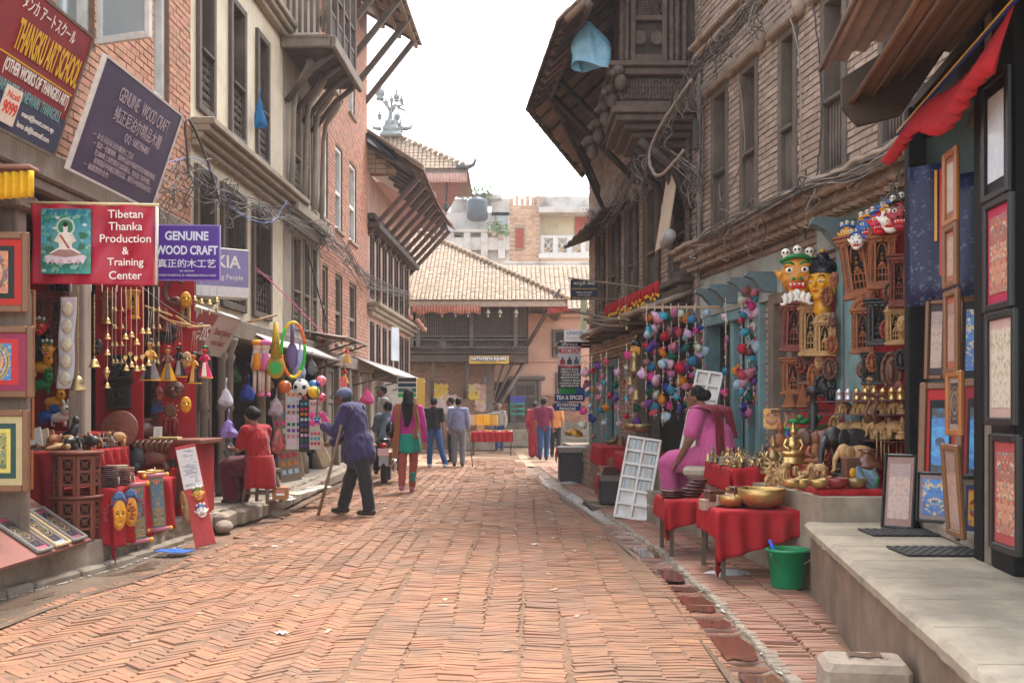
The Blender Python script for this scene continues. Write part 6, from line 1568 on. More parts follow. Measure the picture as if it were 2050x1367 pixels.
def box_thing(label,x,y,z,d,m,rz=0,name='wooden_box',lid=True,group='small boxes on the bench'):
 t=thing(name,label,'box',TR(x,y,z)@RZ(rz),group);q=MB();q.box((0,0,d[2]*.38),(d[0],d[1],d[2]*.76),bev=.004);q.build('body',m,t)
 if lid:q=MB();q.box((0,0,d[2]*.88),(d[0]*1.04,d[1]*1.04,d[2]*.23),bev=.005);q.build('lid',m,t)
 return t
box_thing('small square wooden box next to the plates on the bench',-3.62,9.42,z,(.10,.10,.08),M_ROSE,10)
box_thing('tall pink brown carved box behind the square box',-3.68,9.62,z,(.08,.08,.13),mat('pinkish_wood',(.25,.10,.07),.5,.25),20)
box_thing('pale topped flat box lying on the shorter plates',-3.62,9.16,z+.14,(.17,.12,.035),mat('inlay',(.42,.30,.22),.4,.2),30)
for i,(x,y,r_,lab)in enumerate(((-3.62,9.85,.075,'brass bowl on the bench nearest the boxes'),(-3.60,10.08,.085,'larger brass bowl at the far end of the bench'))):solo(bowl_mb(r_,.075),'brass_bowl',M_GOLD,lab,'bowl',TR(x,y,z),'brass bowls on the bench')
for(u,Y,x,lab)in((243,8.78,-3.40,'sun faced hanging mask, the nearer of two on the bench cloth'),(266,9.05,-3.40,'sun faced hanging mask, the farther of two on the bench cloth')):
 Mf=TR((u-UC)/FPX*Y,Y-.05,.43)@RZ(38)@RX(4)
 t=face_plain(lab,.062,.135,Mf,paint('d9962a',.4),name='sun_mask',group='sun faced masks on the bench cloth')
 q=MB()
 for k in range(15):
  a=math.pi*(k/14)*1.25-.4;q.prism([(-.016,0),(.016,0),(0,.035)],0,.012,TR(0,.012,.01)@RX(90)@RZ(math.degrees(a)-90)@TR(0,.11,0))
 q.build('ray',paint('8a2f38',.5),t);q=MB();q.lathe([(.075,-.03),(.06,.03),(.045,.07),(.02,.09),(0,.10)],10,TR(0,.02,.11),sq=.4);[q.ball((x,0,.15),.015,6,4)for x in(-.03,0,.03)];q.build('headdress',paint('3f5f88',.5),t)
 q=MB();q.tube([(0,.02,.27),(0,.03,.33)],.004,5);q.build('string',M_STRING,t)
for(u,Y,z0,lab)in((281,9.2,.145,'painted scroll panel with pink rods, nearer of two on the bench cloth'),(321,9.65,.20,'painted scroll panel with pink rods, farther of two on the bench cloth')):
 t=thing('scroll_panel',lab,'scroll',TR((u-UC)/FPX*Y,Y-.02,z0)@RZ(34)@RY(-4),'painted scroll panels on the bench cloth')
 q=MB();q.box((0,0,.26),(.125,.012,.50));q.build('panel',mat('scroll_green',(.13,.17,.13),.6,.2,14),t)
 q=MB();q.box((0,-.008,.26),(.10,.004,.44));q.build('print',art('print_scroll',[(0,'6a7a5a'),(.3,'8a6a4a'),(.5,'7a8a6a'),(.7,'5a7a8a')],['b8523a','7a9a5a','c8a85a','4a6a5a','c87a7a'],'thangka',34,.8),t,TR(0,0,0))
 for zz in(0,.52):
  q=MB();q.tube([(-.09,0,zz),(.09,0,zz)],.02,10);q.build('rod',paint('b8707a',.4),t)
  q=MB();q.ball((-.105,0,zz),(.024,.022,.022),8,6);q.ball((.105,0,zz),(.024,.022,.022),8,6);q.build('rod_tip',P_GOLD,t)
 q=MB();q.tube([(0,0,.54),(0,.02,.60)],.004,5);q.build('string',M_STRING,t)
face_plain('tall dark mask with a red face, topknot and long black beard on the red stand',.055,.085,TR(*P(345,945,10.55)),P_RED,beard=M_EBONY,hair=M_EBONY)
q=MB()
for k in range(9):q.tube([(lerp(-.05,.05,k/8)*.5,0,.26),(lerp(-.05,.05,k/8),-.015,0),(lerp(-.05,.05,k/8)*1.1,-.01,-.24),(lerp(-.05,.05,k/8)*.5,0,-.30)],.008,5)
solo(q,'bead_necklaces',M_BROWNW,'bunch of brown bead necklaces hanging beside the bearded mask','beads',TR(*P(364,955,10.5)))
q=MB();q.ball((0,0,0),(.16,.06,.10),12,8)
for k in range(7):q.tube([(lerp(-.14,.14,k/6),-.02,.05),(lerp(-.18,.18,k/6),-.05,.14),(lerp(-.14,.22,k/6),-.03,.17)],[.03,.025,.012],6)
for sx in(-1,1):q.tube([(sx*.1,0,-.04),(sx*.16,-.02,-.12),(sx*.12,-.02,-.17)],[.035,.03,.015],6)
solo(q,'dragon_carving',M_BROWNW,'dark twisted dragon carving on the red stand front','carving',TR(*P(306,915,10.5)))
q=MB();q.ball((0,0,0),(.09,.05,.10),12,8);q.ball((-.12,0,.02),(.05,.05,.12),10,7);q.ball((.0,-.03,-.10),(.05,.04,.05),8,6)
solo(q,'gourd_mask',mat('slate_grey',(.05,.055,.06),.5,.2),'dull grey round gong and gourd shapes left of the dragon carving','carving',TR(*P(275,915,10.45)))
for k,(x,lab)in enumerate(((-.0,'inlaid chequered box on the shelf in front of the white card'),(.0,'flat inlaid tray under the chequered box'))):
 t=thing('inlaid_box',lab,'box',TR(*P(332,878 if k==0 else 885,10.62)),'inlaid boxes on the red stand');q=MB();q.box((0,0,0),(.30 if k==0 else.33,.16,.04),bev=.004);q.build('body',mat('inlay_gold',(.55,.38,.14),.4,.2),t)
 for i in range(12):
  q=MB();q.box((lerp(-.14,.14,i/11),-.081,0),(.012,.004,.018));q.build('inlay',P_K,t)
q=MB();q.lathe([(.0,0),(.10,0),(.15,.06),(.15,.12),(.09,.17),(.085,.19),(.12,.22),(.115,.225),(.07,.19),(0,.17)],20);solo(q,'pot',mat('brown_glaze',(.10,.05,.03),.25,.25,coat=.4),'round dark brown pot with a flared rim on the shelf','pot',TR(*P(287,878,10.9)))
cd=thing('price_card','small white card standing in front of the brown pot','card',TR(*P(316,866,10.6))@RX(-8));q=MB();q.box((0,0,0),(.09,.004,.13));q.build('card',M_PAPER,cd)
for i in range(5):q=MB();q.box((0,-.003,.035-.017*i),(.06-.01*(i%3),.001,.004));q.build('writing',paint('7a7a7a',.7),cd)
q=MB();q.lathe([(0,0),(.06,.0),(.07,-.006),(.11,-.006),(.115,.002),(.15,.004),(.16,-.006),(.20,-.012),(.205,0),(.19,.012),(0,.014)],36,RX(90));dp=solo(q,'carved_dish',mat('carved_dish',(.20,.06,.035),.5,.35,30,.5,90,dirt=(.32,.12,.06),dscale=20),'large round carved wooden dish standing upright on the shop table','dish',TR(*P(238,860,10.35))@RX(-12))
gl='dark carvings heaped on the shop table'
q=MB();q.ball((0,0,.05),(.17,.06,.05),12,8);q.ball((.16,-.02,.06),(.07,.05,.05),10,7);q.tube([(-.1,0,.08),(-.02,0,.14),(.0,0,.22)],[.06,.05,.03],8);q.ball((0,0,.25),(.035,.035,.04),8,6);solo(q,'reclining_figure',M_EBONY,'black carved reclining figure lying on the shop table','figurine',TR(*P(152,895,9.3)),gl)
bk=0
for k in range(22):
 x=lerp(-4.28,-3.99,random.random());y=lerp(9.35,10.2,k/15);q=elephant_mb(.11)if k%3 else seated_mb(.13)
 solo(q,'elephant_figurine' if k%3 else 'seated_figurine',M_EBONY if k%4 else M_BROWNW,'small black carved figurine, one of the crowd along the shop table edge','figurine',TR(x,y,.976)@RZ(jit(160)),'black figurines along the shop table edge')
for k in range(9):
 x=lerp(-4.45,-4.05,random.random());y=lerp(9.0,9.4,random.random());q=MB()
 l=random.uniform(.10,.24);q.tube([(-l,0,.02),(0,0,.035),(l*.6,0,.02)],[.012,.03,.01],7);q.ball((l*.7,0,.03),.03,7,5)
 solo(q,'carved_pipe',(M_BRASSD,M_LIGHTW,M_STONE)[k%3],'tarnished carved handle lying in the heap at the front of the shop table','carving',TR(x,y,.978+.01*(k%3))@RZ(jit(90)),'carved handles heaped on the shop table')
for k,(u,v,c,rx)in enumerate(((72,880,'d9d5cc',-16),(86,882,'c8b49a',-20),(97,884,'a06a4a',-24))):
 q=MB();q.box((0,0,0),(.12,.014,.22),bev=.003);solo(q,'leaning_tablet',paint(c,.7),('white','cream','brown')[k]+' flat tablet leaning on the red cloth at the left of the shop table','tablet',TR(*P(u,v,9.15))@RY(-16)@RX(rx),'tablets leaning on the shop table')
for k,(u,v,cc,lab)in enumerate(((96,832,P_BLUE,'blue painted toy animal lying on the back step'),(118,835,P_W,'white painted toy horse with a yellow head at the back of the shop'),(108,805,P_GOLD,'yellow painted rabbit head toy above the white horse'),(83,735,P_GOLD,'yellow duck shaped mask hanging behind the blue mandala'),(84,770,P_GRN,'green and yellow painted bird low behind the blue mandala'))):
 q=MB();q.ball((0,0,0),(.10,.06,.055),12,8);q.ball((.08,-.03,.07),(.05,.045,.055),10,7);q.tube([(.07,-.03,.11),(.05,-.03,.19)],[.02,.008],6);q.tube([(.10,-.02,.11),(.10,-.02,.18)],[.02,.008],6)
 for x in(-.06,.06):q.tube([(x,0,-.02),(x,0,-.09)],.018,6)
 o_=solo(q,'painted_toy',cc,lab,'toy',TR(*P(u,v,9.95)),'painted toys in the shop')
 for sx in(-1,1):q=MB();q.ball((.11,-.07,.085+.0*sx),.012,6,5);q.build('eye',P_K,o_)
 # hanging bells
def chain(q,x,z0,z1,r=.008,y=0):
 n_=int((z0-z1)/(r*2.4))
 for i in range(n_):q.ball((x,y,lerp(z0,z1,(i+.5)/n_)),(r*(1 if i%2 else.55),r*(.55 if i%2 else 1),r*1.35),6,4)
for(u,vt,vb,r_,h_,m_,lab)in((156,575,782,.072,.13,M_BRASSD,'largest hanging bell, engraved brass on a long chain'),(189,590,735,.048,.075,M_BRASS,'plain brass bell on a chain in front of the pale post')):
 t=thing('hanging_bell',lab,'bell',TR(*P(u,vb,8.25)),'bells hanging below the banner');bell_mb(r_,h_,n=20).build('bell',m_,t)
 q=MB();chain(q,0,P(u,vt,8.25).z-P(u,vb,8.25).z,h_+.03);q.build('chain',M_BRASSD,t)
 q=MB();q.ball((0,0,.0),r_*.22,8,6);q.build('clapper',M_BRASSD,t)
bells=[(215,(648,679,711,746,777)),(252,(679,742)),(262,(675,735)),(273,(690,743)),(286,(668,741)),(297,(668,732))]
names=['leftmost bell string with five small bells','bell string with two bells next to the five bell string','bell string in the middle of the hanging cluster','bell string with the lowest upper bell','bell string just left of the rightmost one','rightmost bell string beside the first puppet']
for i,(u,vs)in enumerate(bells):
 Yb=8.55+.08*(i%3);z1=P(u,575,Yb).z;t=thing('bell_string',names[i],'bells',TR(*P(u,575,Yb)),'strings of small brass bells')
 for v in vs:
  zz=P(u,v,Yb).z-z1;bell_mb(.030,.05,n=14,M=TR(jit(.006),0,zz)).build('bell',M_BRASS,t)
 q=MB();q.tube([(0,0,.0),(.004,0,(P(u,vs[-1],Yb).z-z1)/2),(0,0,P(u,vs[-1],Yb).z-z1+.05)],.0025,4);q.build('string',M_STRING,t)
 zl=P(u,vs[-1]-26,Yb).z-z1;q=MB();q.prism([(0,-.035),(.018,0),(.012,.022),(0,.014),(-.012,.022),(-.018,0)],0,.002,Matrix(((1,0,0,0),(0,0,-1,-.01),(0,1,0,zl),(0,0,0,1))));q.build('leaf_tag',M_BRASS,t)
for k,u in enumerate((390,403,419,434)):
 v=(602,608,610,605)[k];t=thing('wind_bell','small brass bell, %s in the row in front of the lilac light box'%('first','second','third','last')[k],'bell',TR(*P(u,v,9.9)),'row of wind bells');bell_mb(.03,.05,n=12).build('bell',M_BRASS,t)
 q=MB();q.tube([(0,0,.05),(0,0,.26)],.002,4);q.tube([(0,0,.0),(0,0,-.05)],.002,4);q.build('string',M_STRING,t);q=MB();q.ball((0,0,-.075),(.016,.003,.03),6,5);q.build('leaf_tag',M_BRASS,t)
t=thing('mask_strip','hanging pale cloth strip with five cast faces','mask strip',TR(*P(137,595,8.3)))
q=MB();q.grid(lambda a,c:(lerp(-.066,.066,a)-.03*c,.012*math.sin(c*11),-.76*c),6,40,thick=-.004);q.build('strip',mat('pale_cloth',(.52,.49,.52),.9,.15),t)
for k in range(5):
 z=-.10-.145*k
 f_=blend([('e',(0,0,0),(.052,.022,.062)),((0,-.016,.015),(0,-.020,-.008),.005,.008),('e',(-.02,-.014,-.01),(.016,.012,.016)),('e',(.02,-.014,-.01),(.016,.012,.016)),('e',(0,-.019,-.028),(.016,.007,.006))],.005,'cast_face',mat('cast_face',(.55,.48,.36),.7,.12),t,2,M=TR(-.03*(-z/.76),-.01,z)@RZ(-12))
wire=[(P(275,567,9.2)),P(330,610,9.7),P(385,645,10.1),P(430,655,10.5)]
q=MB();q.tube([p_ for p_ in wire],.004,5);solo(q,'wire',paint('8a8580',.5),'thin wire strung from the banner to the light box','wire')
for k,(a_,c_)in enumerate((((290,612),(345,632)),((318,630),(352,650)),((335,640),(400,655)),((375,655),(420,652)),((352,632),(376,648)))):
 q=MB();q.tube([P(*a_,9.5),P(*c_,9.7)],.010,6);solo(q,'puppet_stick',paint('c29a6a',.7),('longest puppet control stick at the left of the bundle','short puppet stick under the longest one','puppet stick at the centre of the bundle','rightmost puppet stick near the red and white sign','short puppet stick crossing the centre one')[k],'stick',None,'puppet control sticks')
def puppet(label,u,v0,v1,Y,skirt,top,skin,hairm,apron=None,arms=1,hat=None):
 hgt=(P(0,v0,Y)-P(0,v1,Y)).z;s=hgt;t=thing('puppet',label,'puppet',TR(*P(u,v1,Y))@RZ(jit(20)),'string puppets in ethnic dress')
 q=MB();n_=20
 q.lathe([(.24*s,0),(.235*s,.01*s),(.17*s,.2*s),(.085*s,.42*s),(.06*s,.5*s)],n_,sq=.7)
 q.build('skirt',skirt,t)
 q=MB();q.lathe([(.245*s,0),(.236*s,.025*s)],n_,sq=.7,cap=False);q.build('gold_hem',P_GOLD,t)
 if apron:q=MB();q.grid(lambda a,c:((a-.5)*lerp(.16,.08,c)*s,-lerp(.17,.05,c)*s-.006,lerp(.03,.46,c)*s),4,8,thick=-.004);q.build('apron',apron,t)
 blend([((0,0,.44*s),(0,0,.66*s),.06*s,.07*s),((-.07*s,0,.66*s),(-.16*s,-.05*s,.52*s),.035*s,.03*s),((.07*s,0,.66*s),(.16*s,-.06*s,.54*s),.035*s,.03*s),((-.16*s,-.05*s,.52*s),(-.10*s*arms,-.16*s,.56*s),.03*s,.022*s),((.16*s,-.06*s,.54*s),(.12*s*arms,-.17*s,.58*s),.03*s,.022*s)],.007,'bodice',top,t,2)
 blend([((0,0,.66*s),(0,0,.74*s),.03*s,.03*s),('e',(0,0,.84*s),(.075*s,.075*s,.105*s)),((0,-.07*s,.85*s),(0,-.09*s,.82*s),.012*s,.018*s)],.006,'head',skin,t,1)
 for sx in(-1,1):
  q=MB();q.ball((sx*.11*s*arms,-.175*s,.57*s),.026*s,7,5);q.build('hand',skin,t)
  q=MB();q.ball((sx*.03*s,-.066*s,.86*s),(.016*s,.008*s,.012*s),6,5);q.build('eye',P_W,t)
 q=MB();q.ball((0,.02*s,.90*s),(.085*s,.085*s,.085*s),10,7);q.tube([(0,.06*s,.9*s),(.02*s,.09*s,.72*s),(.01*s,.08*s,.55*s)],[.05*s,.045*s,.02*s],7);q.build('hair',hairm,t)
 if hat:q=MB();q.lathe([(.09*s,0),(.085*s,.04*s),(.05*s,.06*s)],12,TR(0,0,.91*s));q.build('headband',hat,t)
 q=MB()
 for dx in(-.1,.0,.1):q.tube([(dx*s,-.05*s,.8*s),(dx*.4*s+.01,0,1.6*s)],.0015,3)
 q.build('string',M_STRING,t)
puppet('puppet with grey checked skirt and yellow bodice, leftmost of the row',301,675,762,9.3,mat('grey_check',(.20,.17,.16),.9,.4,40),P_GOLD,paint('c8842a'),P_K,P_K)
puppet('puppet in yellow skirt with a red headband, second in the row',336,690,762,9.5,P_GOLD,mat('patch',(.22,.10,.08),.9,.5,60),paint('c07a4a'),P_K,paint('6a6058'),hat=P_RED)
puppet('puppet with dark face and black skirt, middle of the row',358,685,755,9.6,P_K,P_K,paint('3a1a18'),P_K,paint('8a7a70'),arms=1.2,hat=P_RED)
puppet('puppet in half orange half black skirt, reaching to the left',388,702,768,9.75,P_K,paint('c8842a'),paint('c8742a'),P_K,paint('d08a3a'),arms=1.3)
puppet('puppet in bright pink dress with a green cap, rightmost of the row',410,690,757,9.9,paint('c8185a'),paint('c01850'),P_RED,P_K,paint('e8d8c0'),hat=P_GRN)
q=MB();q.box((0,0,0),(.40,.04,1.95));solo(q,'red_board',M_REDP,'tall red felt board with black masks beside the closed doors','board',TR(*P(355,725,11.25))@RZ(20))
q=MB();q.box((0,0,0),(.5,.04,1.7));solo(q,'red_board',M_REDP,'red felt board with black carved windows behind the bell strings','board',TR(*P(240,720,10.6)))
q=MB();q.box((0,0,0),(.6,.04,2.0));solo(q,'red_board',M_REDP,'dim red board with dark masks at the back left of the shop','board',TR(*P(90,740,10.2)))
for(u,v,w_,h_,lab,m_,Y)in((243,735,.22,.26,'black carved window frame, upper of two behind the bells',M_EBONY,10.5),(238,790,.24,.30,'black carved window frame, lower of two behind the bells',M_EBONY,10.5),(112,640,.18,.55,'dark red carved window in the dim back of the shop',M_TERRB,10.0),(88,690,.14,.3,'black winged carving hung behind the left paintings',M_EBONY,10.0),(250,640,.12,.22,'red painted deity carving behind the bells',P_RED,10.45)):carved_window(lab,w_,h_,TR(*P(u,v,Y)),m_,'carvings inside the left shop')
q=MB();q.tube([(.1*math.cos(a)*(1-.05*a),0,.1*math.sin(a)*(1-.05*a)+.12-.03*a)for a in np.linspace(0,9,30)],[.03]*25+[.028,.025,.02,.012,.004],7);solo(q,'snake_carving',mat('snake_brown',(.13,.06,.045),.5,.3),'coiled brown snake carving at the top of the red board','carving',TR(*P(345,590,11.1)))
q=MB();q.tube([(.09*math.cos(a),0,.09*math.sin(a))for a in np.linspace(0,6,14)],.04,7);q.ball((0,-.02,0),.05,8,6);solo(q,'peacock_carving',M_EBONY,'round black carving in the middle of the red board','carving',TR(*P(335,665,11.1)))
face_plain('glossy dark brown mask with round cheeks on the red board',.11,.10,TR(*P(350,780,11.1)),M_BROWNW)
face_plain('narrow black mask left of the glossy brown one',.05,.10,TR(*P(312,790,11.1)),M_EBONY)
for k,u in enumerate((332,350)):
 q=MB();q.lathe([(.0,-.12),(.03,-.11),(.04,-.03),(.038,.05),(.02,.10),(0,.115)],12);solo(q,'red_gourd',paint('6a0f14',.2),'glossy dark red bottle shape, %s of two at the foot of the red board'%('left','right')[k],'carving',TR(*P(u,855,11.0)),'red gourds')
lo=lettering('ॐ',paint('2a5a88',.5),thing('om_plaque','blue carved sacred syllable plaque on the red board','plaque',TR(*P(315,815,11.0))),Matrix(),.14,.12,bold=.03,ext=.015)
q=MB();q.lathe([(0,0),(.07,0),(.075,.01),(.05,.016),(0,.016)],10,RX(90));wp=solo(q,'wheel_plaque',mat('plaque_brown',(.16,.07,.035),.5,.3),'round brown plaque with beaded rim on the red board','plaque',TR(*P(341,822,11.0)))
for k in range(10):q=MB();q.ball((.085*math.cos(k*.628),-.008,.085*math.sin(k*.628)),.012,6,5);q.build('bead',M_BRASSD,wp)
for k in range(4):q=MB();q.tube([(0,0,0),(jit(.02),0,1.0)],.016,6);solo(q,'carved_stick',M_FRAMEO,'carved orange walking stick, one of a bunch in the shop corner','stick',TR(*(P(269+k*5,870,10.8))),'carved walking sticks')
Mb=TR(-3.06,9.98,0)@RZ(14)
pb_=thing('mask_board','red plank leaning on the stand with price sheets and small painted masks','board',Mb@RX(-16)@RY(-12))
q=MB();q.box((0,0,.52),(.20,.03,1.05),bev=.003);q.build('plank',mat('red_plank',(.50,.055,.05),.6,.18,5,.1,40,grain=(8,8,.7)),pb_)
q=MB();q.box((0,-.020,.80),(.19,.004,.42));q.build('price_sheet',M_PAPER,pb_)
for k in range(26):q=MB();q.tube([(jit(.08),-.0235,.62+k*.0145),(jit(.08),-.0235,.625+k*.0145)],.0025,3);q.build('writing',paint('4a5a8a',.7),pb_)
def small_demon(label,s,M,skin,acc):return fierce_mask(label,s,M,skin,acc,'small masks on the leaning plank',3)
MB_=Mb@RX(-16)@RY(-12)
small_demon('small yellow green painted mask, upper one on the leaning plank',.082,MB_@TR(.03,-.06,.51),P_GOLD,P_GRN);small_demon('small white and blue painted mask, lower one on the leaning plank',.082,MB_@TR(.03,-.06,.33),P_W,P_BLUE)
face_plain('long brown wooden face hung on the side of the leaning plank',.05,.17,MB_@TR(-.12,-.03,.42)@RZ(-40),mat('tan_wood',(.30,.16,.06),.5,.2))
q=MB();q.grid(lambda a,c:(lerp(-3.36,-3.08,a)+.05*c,lerp(9.35,9.58,c),.008+.02*abs(math.sin(a*5+c*3))*(1-a)),16,10,thick=-.004);solo(q,'blue_mesh',paint('1550a0',.8),'crumpled blue mesh cloth lying in the gutter','cloth')
# right side goods
ORD=('first','second','third','fourth','fifth','sixth','seventh','eighth','ninth','tenth','eleventh')
# pictures at the nearest shop
def spic(label,u,v0,v1,w_,frame,mats,art_,fw=.04,th=-97,out=.10,tilt=0,**kw):
 x=SW.Yof(u,out);c=P(u,(v0+v1)/2,x[0]);return picture(label,w_,(v1-v0)/FPX*x[0],TR(*c)@RZ(th)@RX(tilt),frame=frame,mats=mats,art_=art_,fw=fw,group='pictures at the right hand shop',**kw)
for a in(('orange framed narrow picture, topmost of the column on the grey post',1903,300,450,.26,M_FRAMEO,('9a6a5a',),A_PALE),('brown framed narrow picture, second of the column on the grey post',1903,449,576,.26,M_FRAME,('a8705a',),A_PINK),('brown framed picture, third of the column on the grey post',1905,580,752,.26,M_FRAME,('a8604a',),A_PINK),('orange framed oval print, fourth of the column on the grey post',1911,742,872,.28,M_FRAMEO,('9a9088',),A_GOLDB),('red brown framed pale print leaning on the step below the column',1908,888,1075,.30,M_FRAME,(),A_PINK)):spic(*a,tilt=4 if a[2]>880 else 0)
for a in(('black framed glass picture reflecting the sky, highest at the right edge',1993,150,398,.34,M_FRAMEB,('1a1416',),paint('c8d0d8',.03)),('black framed busy red print, second at the right edge',1998,396,622,.36,M_FRAMEB,('a82a4a',),A_RED),('black framed picture with rows of script, third at the right edge',2003,622,852,.38,M_FRAMEB,('b89a90',),A_FIG),('black framed faded red thangka, lowest at the right edge',2012,868,1106,.36,M_FRAMEB,('a84a4a',),A_RED)):spic(*a,th=-95,out=.14)  # topmost print: pale blue-grey colour stands in for the reflected sky
def bpic(label,u0,v0,u1,v1,Y,frame,mats,art_,fw=.05,rz=-38,tilt=-5):
 p0,p1=P(u0,v0,Y),P(u1,v1,Y);picture(label,abs(p1.x-p0.x)/math.cos(R(rz)),p0.z-p1.z,TR(*((p0+p1)/2))@RZ(rz)@RX(tilt),frame=frame,mats=mats,art_=art_,fw=fw,group='pictures at the right hand shop')
bpic('large framed blue circle on black with red mount against the blue wall',1849,764,1915,1004,6.75,M_FRAME,('b81f22','141416'),A_BLACKC)
bpic('large carved brown frame with red mount behind the oval print',1924,757,2000,1022,6.2,M_FRAME,('9a2430','20201f'),A_BLACKC)
bpic('black framed blue and gold painting standing on the step',1843,944,1900,1046,6.6,M_FRAMEB,('8a7a78',),A_BLUE,.02)
bpic('black framed orange mandala standing on the step',1926,950,1995,1085,6.05,M_FRAMEB,('7a6a55','2a3a5a'),A_ORAN,.03)
bpic('black framed narrow print leaning on the black post',1775,908,1825,1058,7.0,M_FRAMEB,('9a7a70',),A_PINK,.02,-40,-9)
bpic('dark framed picture high on the blue wall below the wooden frame',1925,590,1985,770,6.35,M_FRAME,('14161c',),A_BLUE,.04)
bpic('tall brown framed print leaning in the shadow of the first brocade',1857,600,1892,760,6.8,M_FRAME,('3a3236',),A_PINK,.03)
for(u,v0,v1,Y,lab)in((1862,330,612,6.85,'dark blue brocade hanging at the back of the shop'),(1947,345,592,6.3,'bright blue flowered brocade hanging beside the frames')):
 c=P(u,v0,Y);h_=(v1-v0)/FPX*Y;t=thing('brocade',lab,'brocade',TR(*c)@RZ(-40),'brocade hangings')
 q=MB();q.grid(lambda a,c_:((a-.5)*.30,.007*math.sin(a*9+c_*2),-h_*c_),16,6,thick=.004);q.build('cloth',art('print_brocade',[(0,'101a44'),(.4,'14224f')],['7a8a98','101a44','14224f','18285a','101a44'],'thangka',30,.35,.5),t)
 bx('ribbon',P_RED,t,(.09,-.02,-h_*.42,.045,.004,h_*.75));bx('ribbon',P_GOLD,t,(.045,-.022,-h_*.3,.02,.004,h_*.5))
for k,(x,z,r_)in enumerate(((-.40,3.04,.11),(.42,3.10,.13))):pass
for k,(y0,u0,u1,d)in enumerate(((6.75,1722,1893,.34),(5.86,1782,1978,.36))):
 x0,x1=(u0-UC)/FPX*y0+.02,(u1-UC)/FPX*y0+.02
 t=thing('rubber_mat',('far','near')[k]+' of two dark woven rubber mats lying on the pale slab','doormat',TR((x0+x1)/2,y0-.05,.5235)@RZ(-2),'woven rubber mats')
 n_=22
 for i in range(9):
  q=MB();q.grid(lambda a,c:((a-.5)*(x1-x0),lerp(-d/2,d/2,(i+c*.96)/9),.012+.0025*math.sin(a*n_*3.14+i*3.14)),44,1,thick=.010);q.build('strip',mat('rubber',(.045,.042,.04),.8,.3,30,.3),t)
t=thing('bucket','green plastic bucket with a blue brush standing beside the slab','bucket',TR(2.10,7.62,0));q=MB();q.lathe([(.115,0),(.118,.01),(.148,.27),(.165,.275),(.165,.29),(.15,.295),(.142,.27),(.11,.02),(0,.02)],28);q.build('pail',paint('0f7a4a',.45),t)
q=MB();q.tube([(.16*math.cos(a),.0+.16*math.sin(a)*.3-.14,.27-.10*math.sin(a))for a in np.linspace(0,3.14,12)],.004,5);q.build('handle',M_BRASSD,t)
q=MB();q.tube([(0,0,.02),(-.14,-.02,.36)],.014,6);solo(q,'brush',paint('1a5ac8',.4),'blue plastic brush handle sticking out of the green bucket','brush',TR(2.10,7.62,0))
q=MB();q.box((0,0,.16),(.50,.34,.40),bev=.03);q.ball((.02,.02,.35),(.16,.1,.02),10,6);fb=solo(q,'stone_block',M_STONE,'worn hollow topped stone block in the lower right corner','stone',TR(1.475,4.2,-.05)@RZ(-8)@RX(2)@SCL(.70,.70,1));q=MB();q.grid(lambda a,c:(lerp(-.09,.11,a),lerp(-.03,.07,c)+.015*math.sin(a*9),.3715),6,4);q.build('water',M_WET,fb)
# tables on the street
cloth_table('front table with red cloth hanging in a point, big singing bowls on top',1.62,2.42,7.85,8.75,.555,(.22,.0,.26,.0),seed=3,folds=9,pt=.55)
cloth_table('small wooden table with a short red cloth in front of the sitting woman',1.42,1.95,9.15,9.85,.52,(.20,.0,.20,.0),seed=9,folds=9,pt=.4)
cloth_table('red cloth covered ledge full of brass trinkets behind the small table',1.98,2.62,9.0,10.25,.82,(.22,.0,.25,.0),lz=.70,seed=4,legs=False)
cloth_table('wide red cloth over the stall platform with bowls and elephants',2.34,3.42,7.55,8.9,.745,(.10,.0,.06,.0),lz=.70,seed=6,legs=False)
def bowlT(u,v,Y,r,h,lab,m=M_GOLD):return solo(bowl_mb(r,h),'singing_bowl',m,lab,'bowl',TR(P(u,v,Y).x,Y,.563 if Y<8.5 and u<1530 else.752),'singing bowls')
bowlT(1525,1024,8.05,.19,.155,'largest hammered singing bowl at the front of the red table');bowlT(1500,1003,8.4,.195,.13,'wide shallow singing bowl just behind the largest one');bowlT(1465,1020,8.1,.108,.095,'smaller hammered bowl left of the largest one');bowlT(1452,1012,8.3,.10,.09,'bowl nested behind the smaller hammered bowl')
for i,(u,r,lab)in enumerate(((1585,.07,'leftmost of the row of small bowls on the platform edge'),(1605,.062,'engraved small bowl second from the left on the platform edge'),(1640,.08,'engraved middle bowl on the platform edge'),(1676,.088,'dark red bowl with gold pattern on the platform edge'),(1713,.082,'plain greenish bowl at the right end of the platform edge'))):bowlT(u,981-(i==0)*2,7.62,r,.068 if i<3 else.078,lab,(M_GOLD,M_GOLD,M_GOLD,mat('red_bowl',(.22,.02,.02),.3,.2,coat=.4),M_BRASSD)[i])
bowlT(1655,962,8.05,.11,.06,'wide low brass bowl behind the engraved ones',M_BRASSD)
for(u,v,Y,lab)in((1570,1005,8.2,'dark wooden beater in the largest bowl'),(1592,968,7.7,'pale wooden beater lying in a small bowl')):
 q=MB();q.tube([(-.06,0,0),(.07,0,.06)],[.012,.016],7);solo(q,'beater',M_WOODG if u<1580 else M_LIGHTW,lab,'beater',TR(*P(u,v,Y)))
for k in range(6):
 q=MB();r_=(.115,.12,.12,.10,.09,.08)[k];q.lathe([(0,0),(r_*.7,0),(r_,.02),(r_,.026),(0,.02)],20);solo(q,'dish',M_PLATE,ORD[k]+' dark dish from the bottom of the pile on the small wooden table','dish',TR(1.68+.02*k,9.45,.53+.028*k),'piled dark dishes')
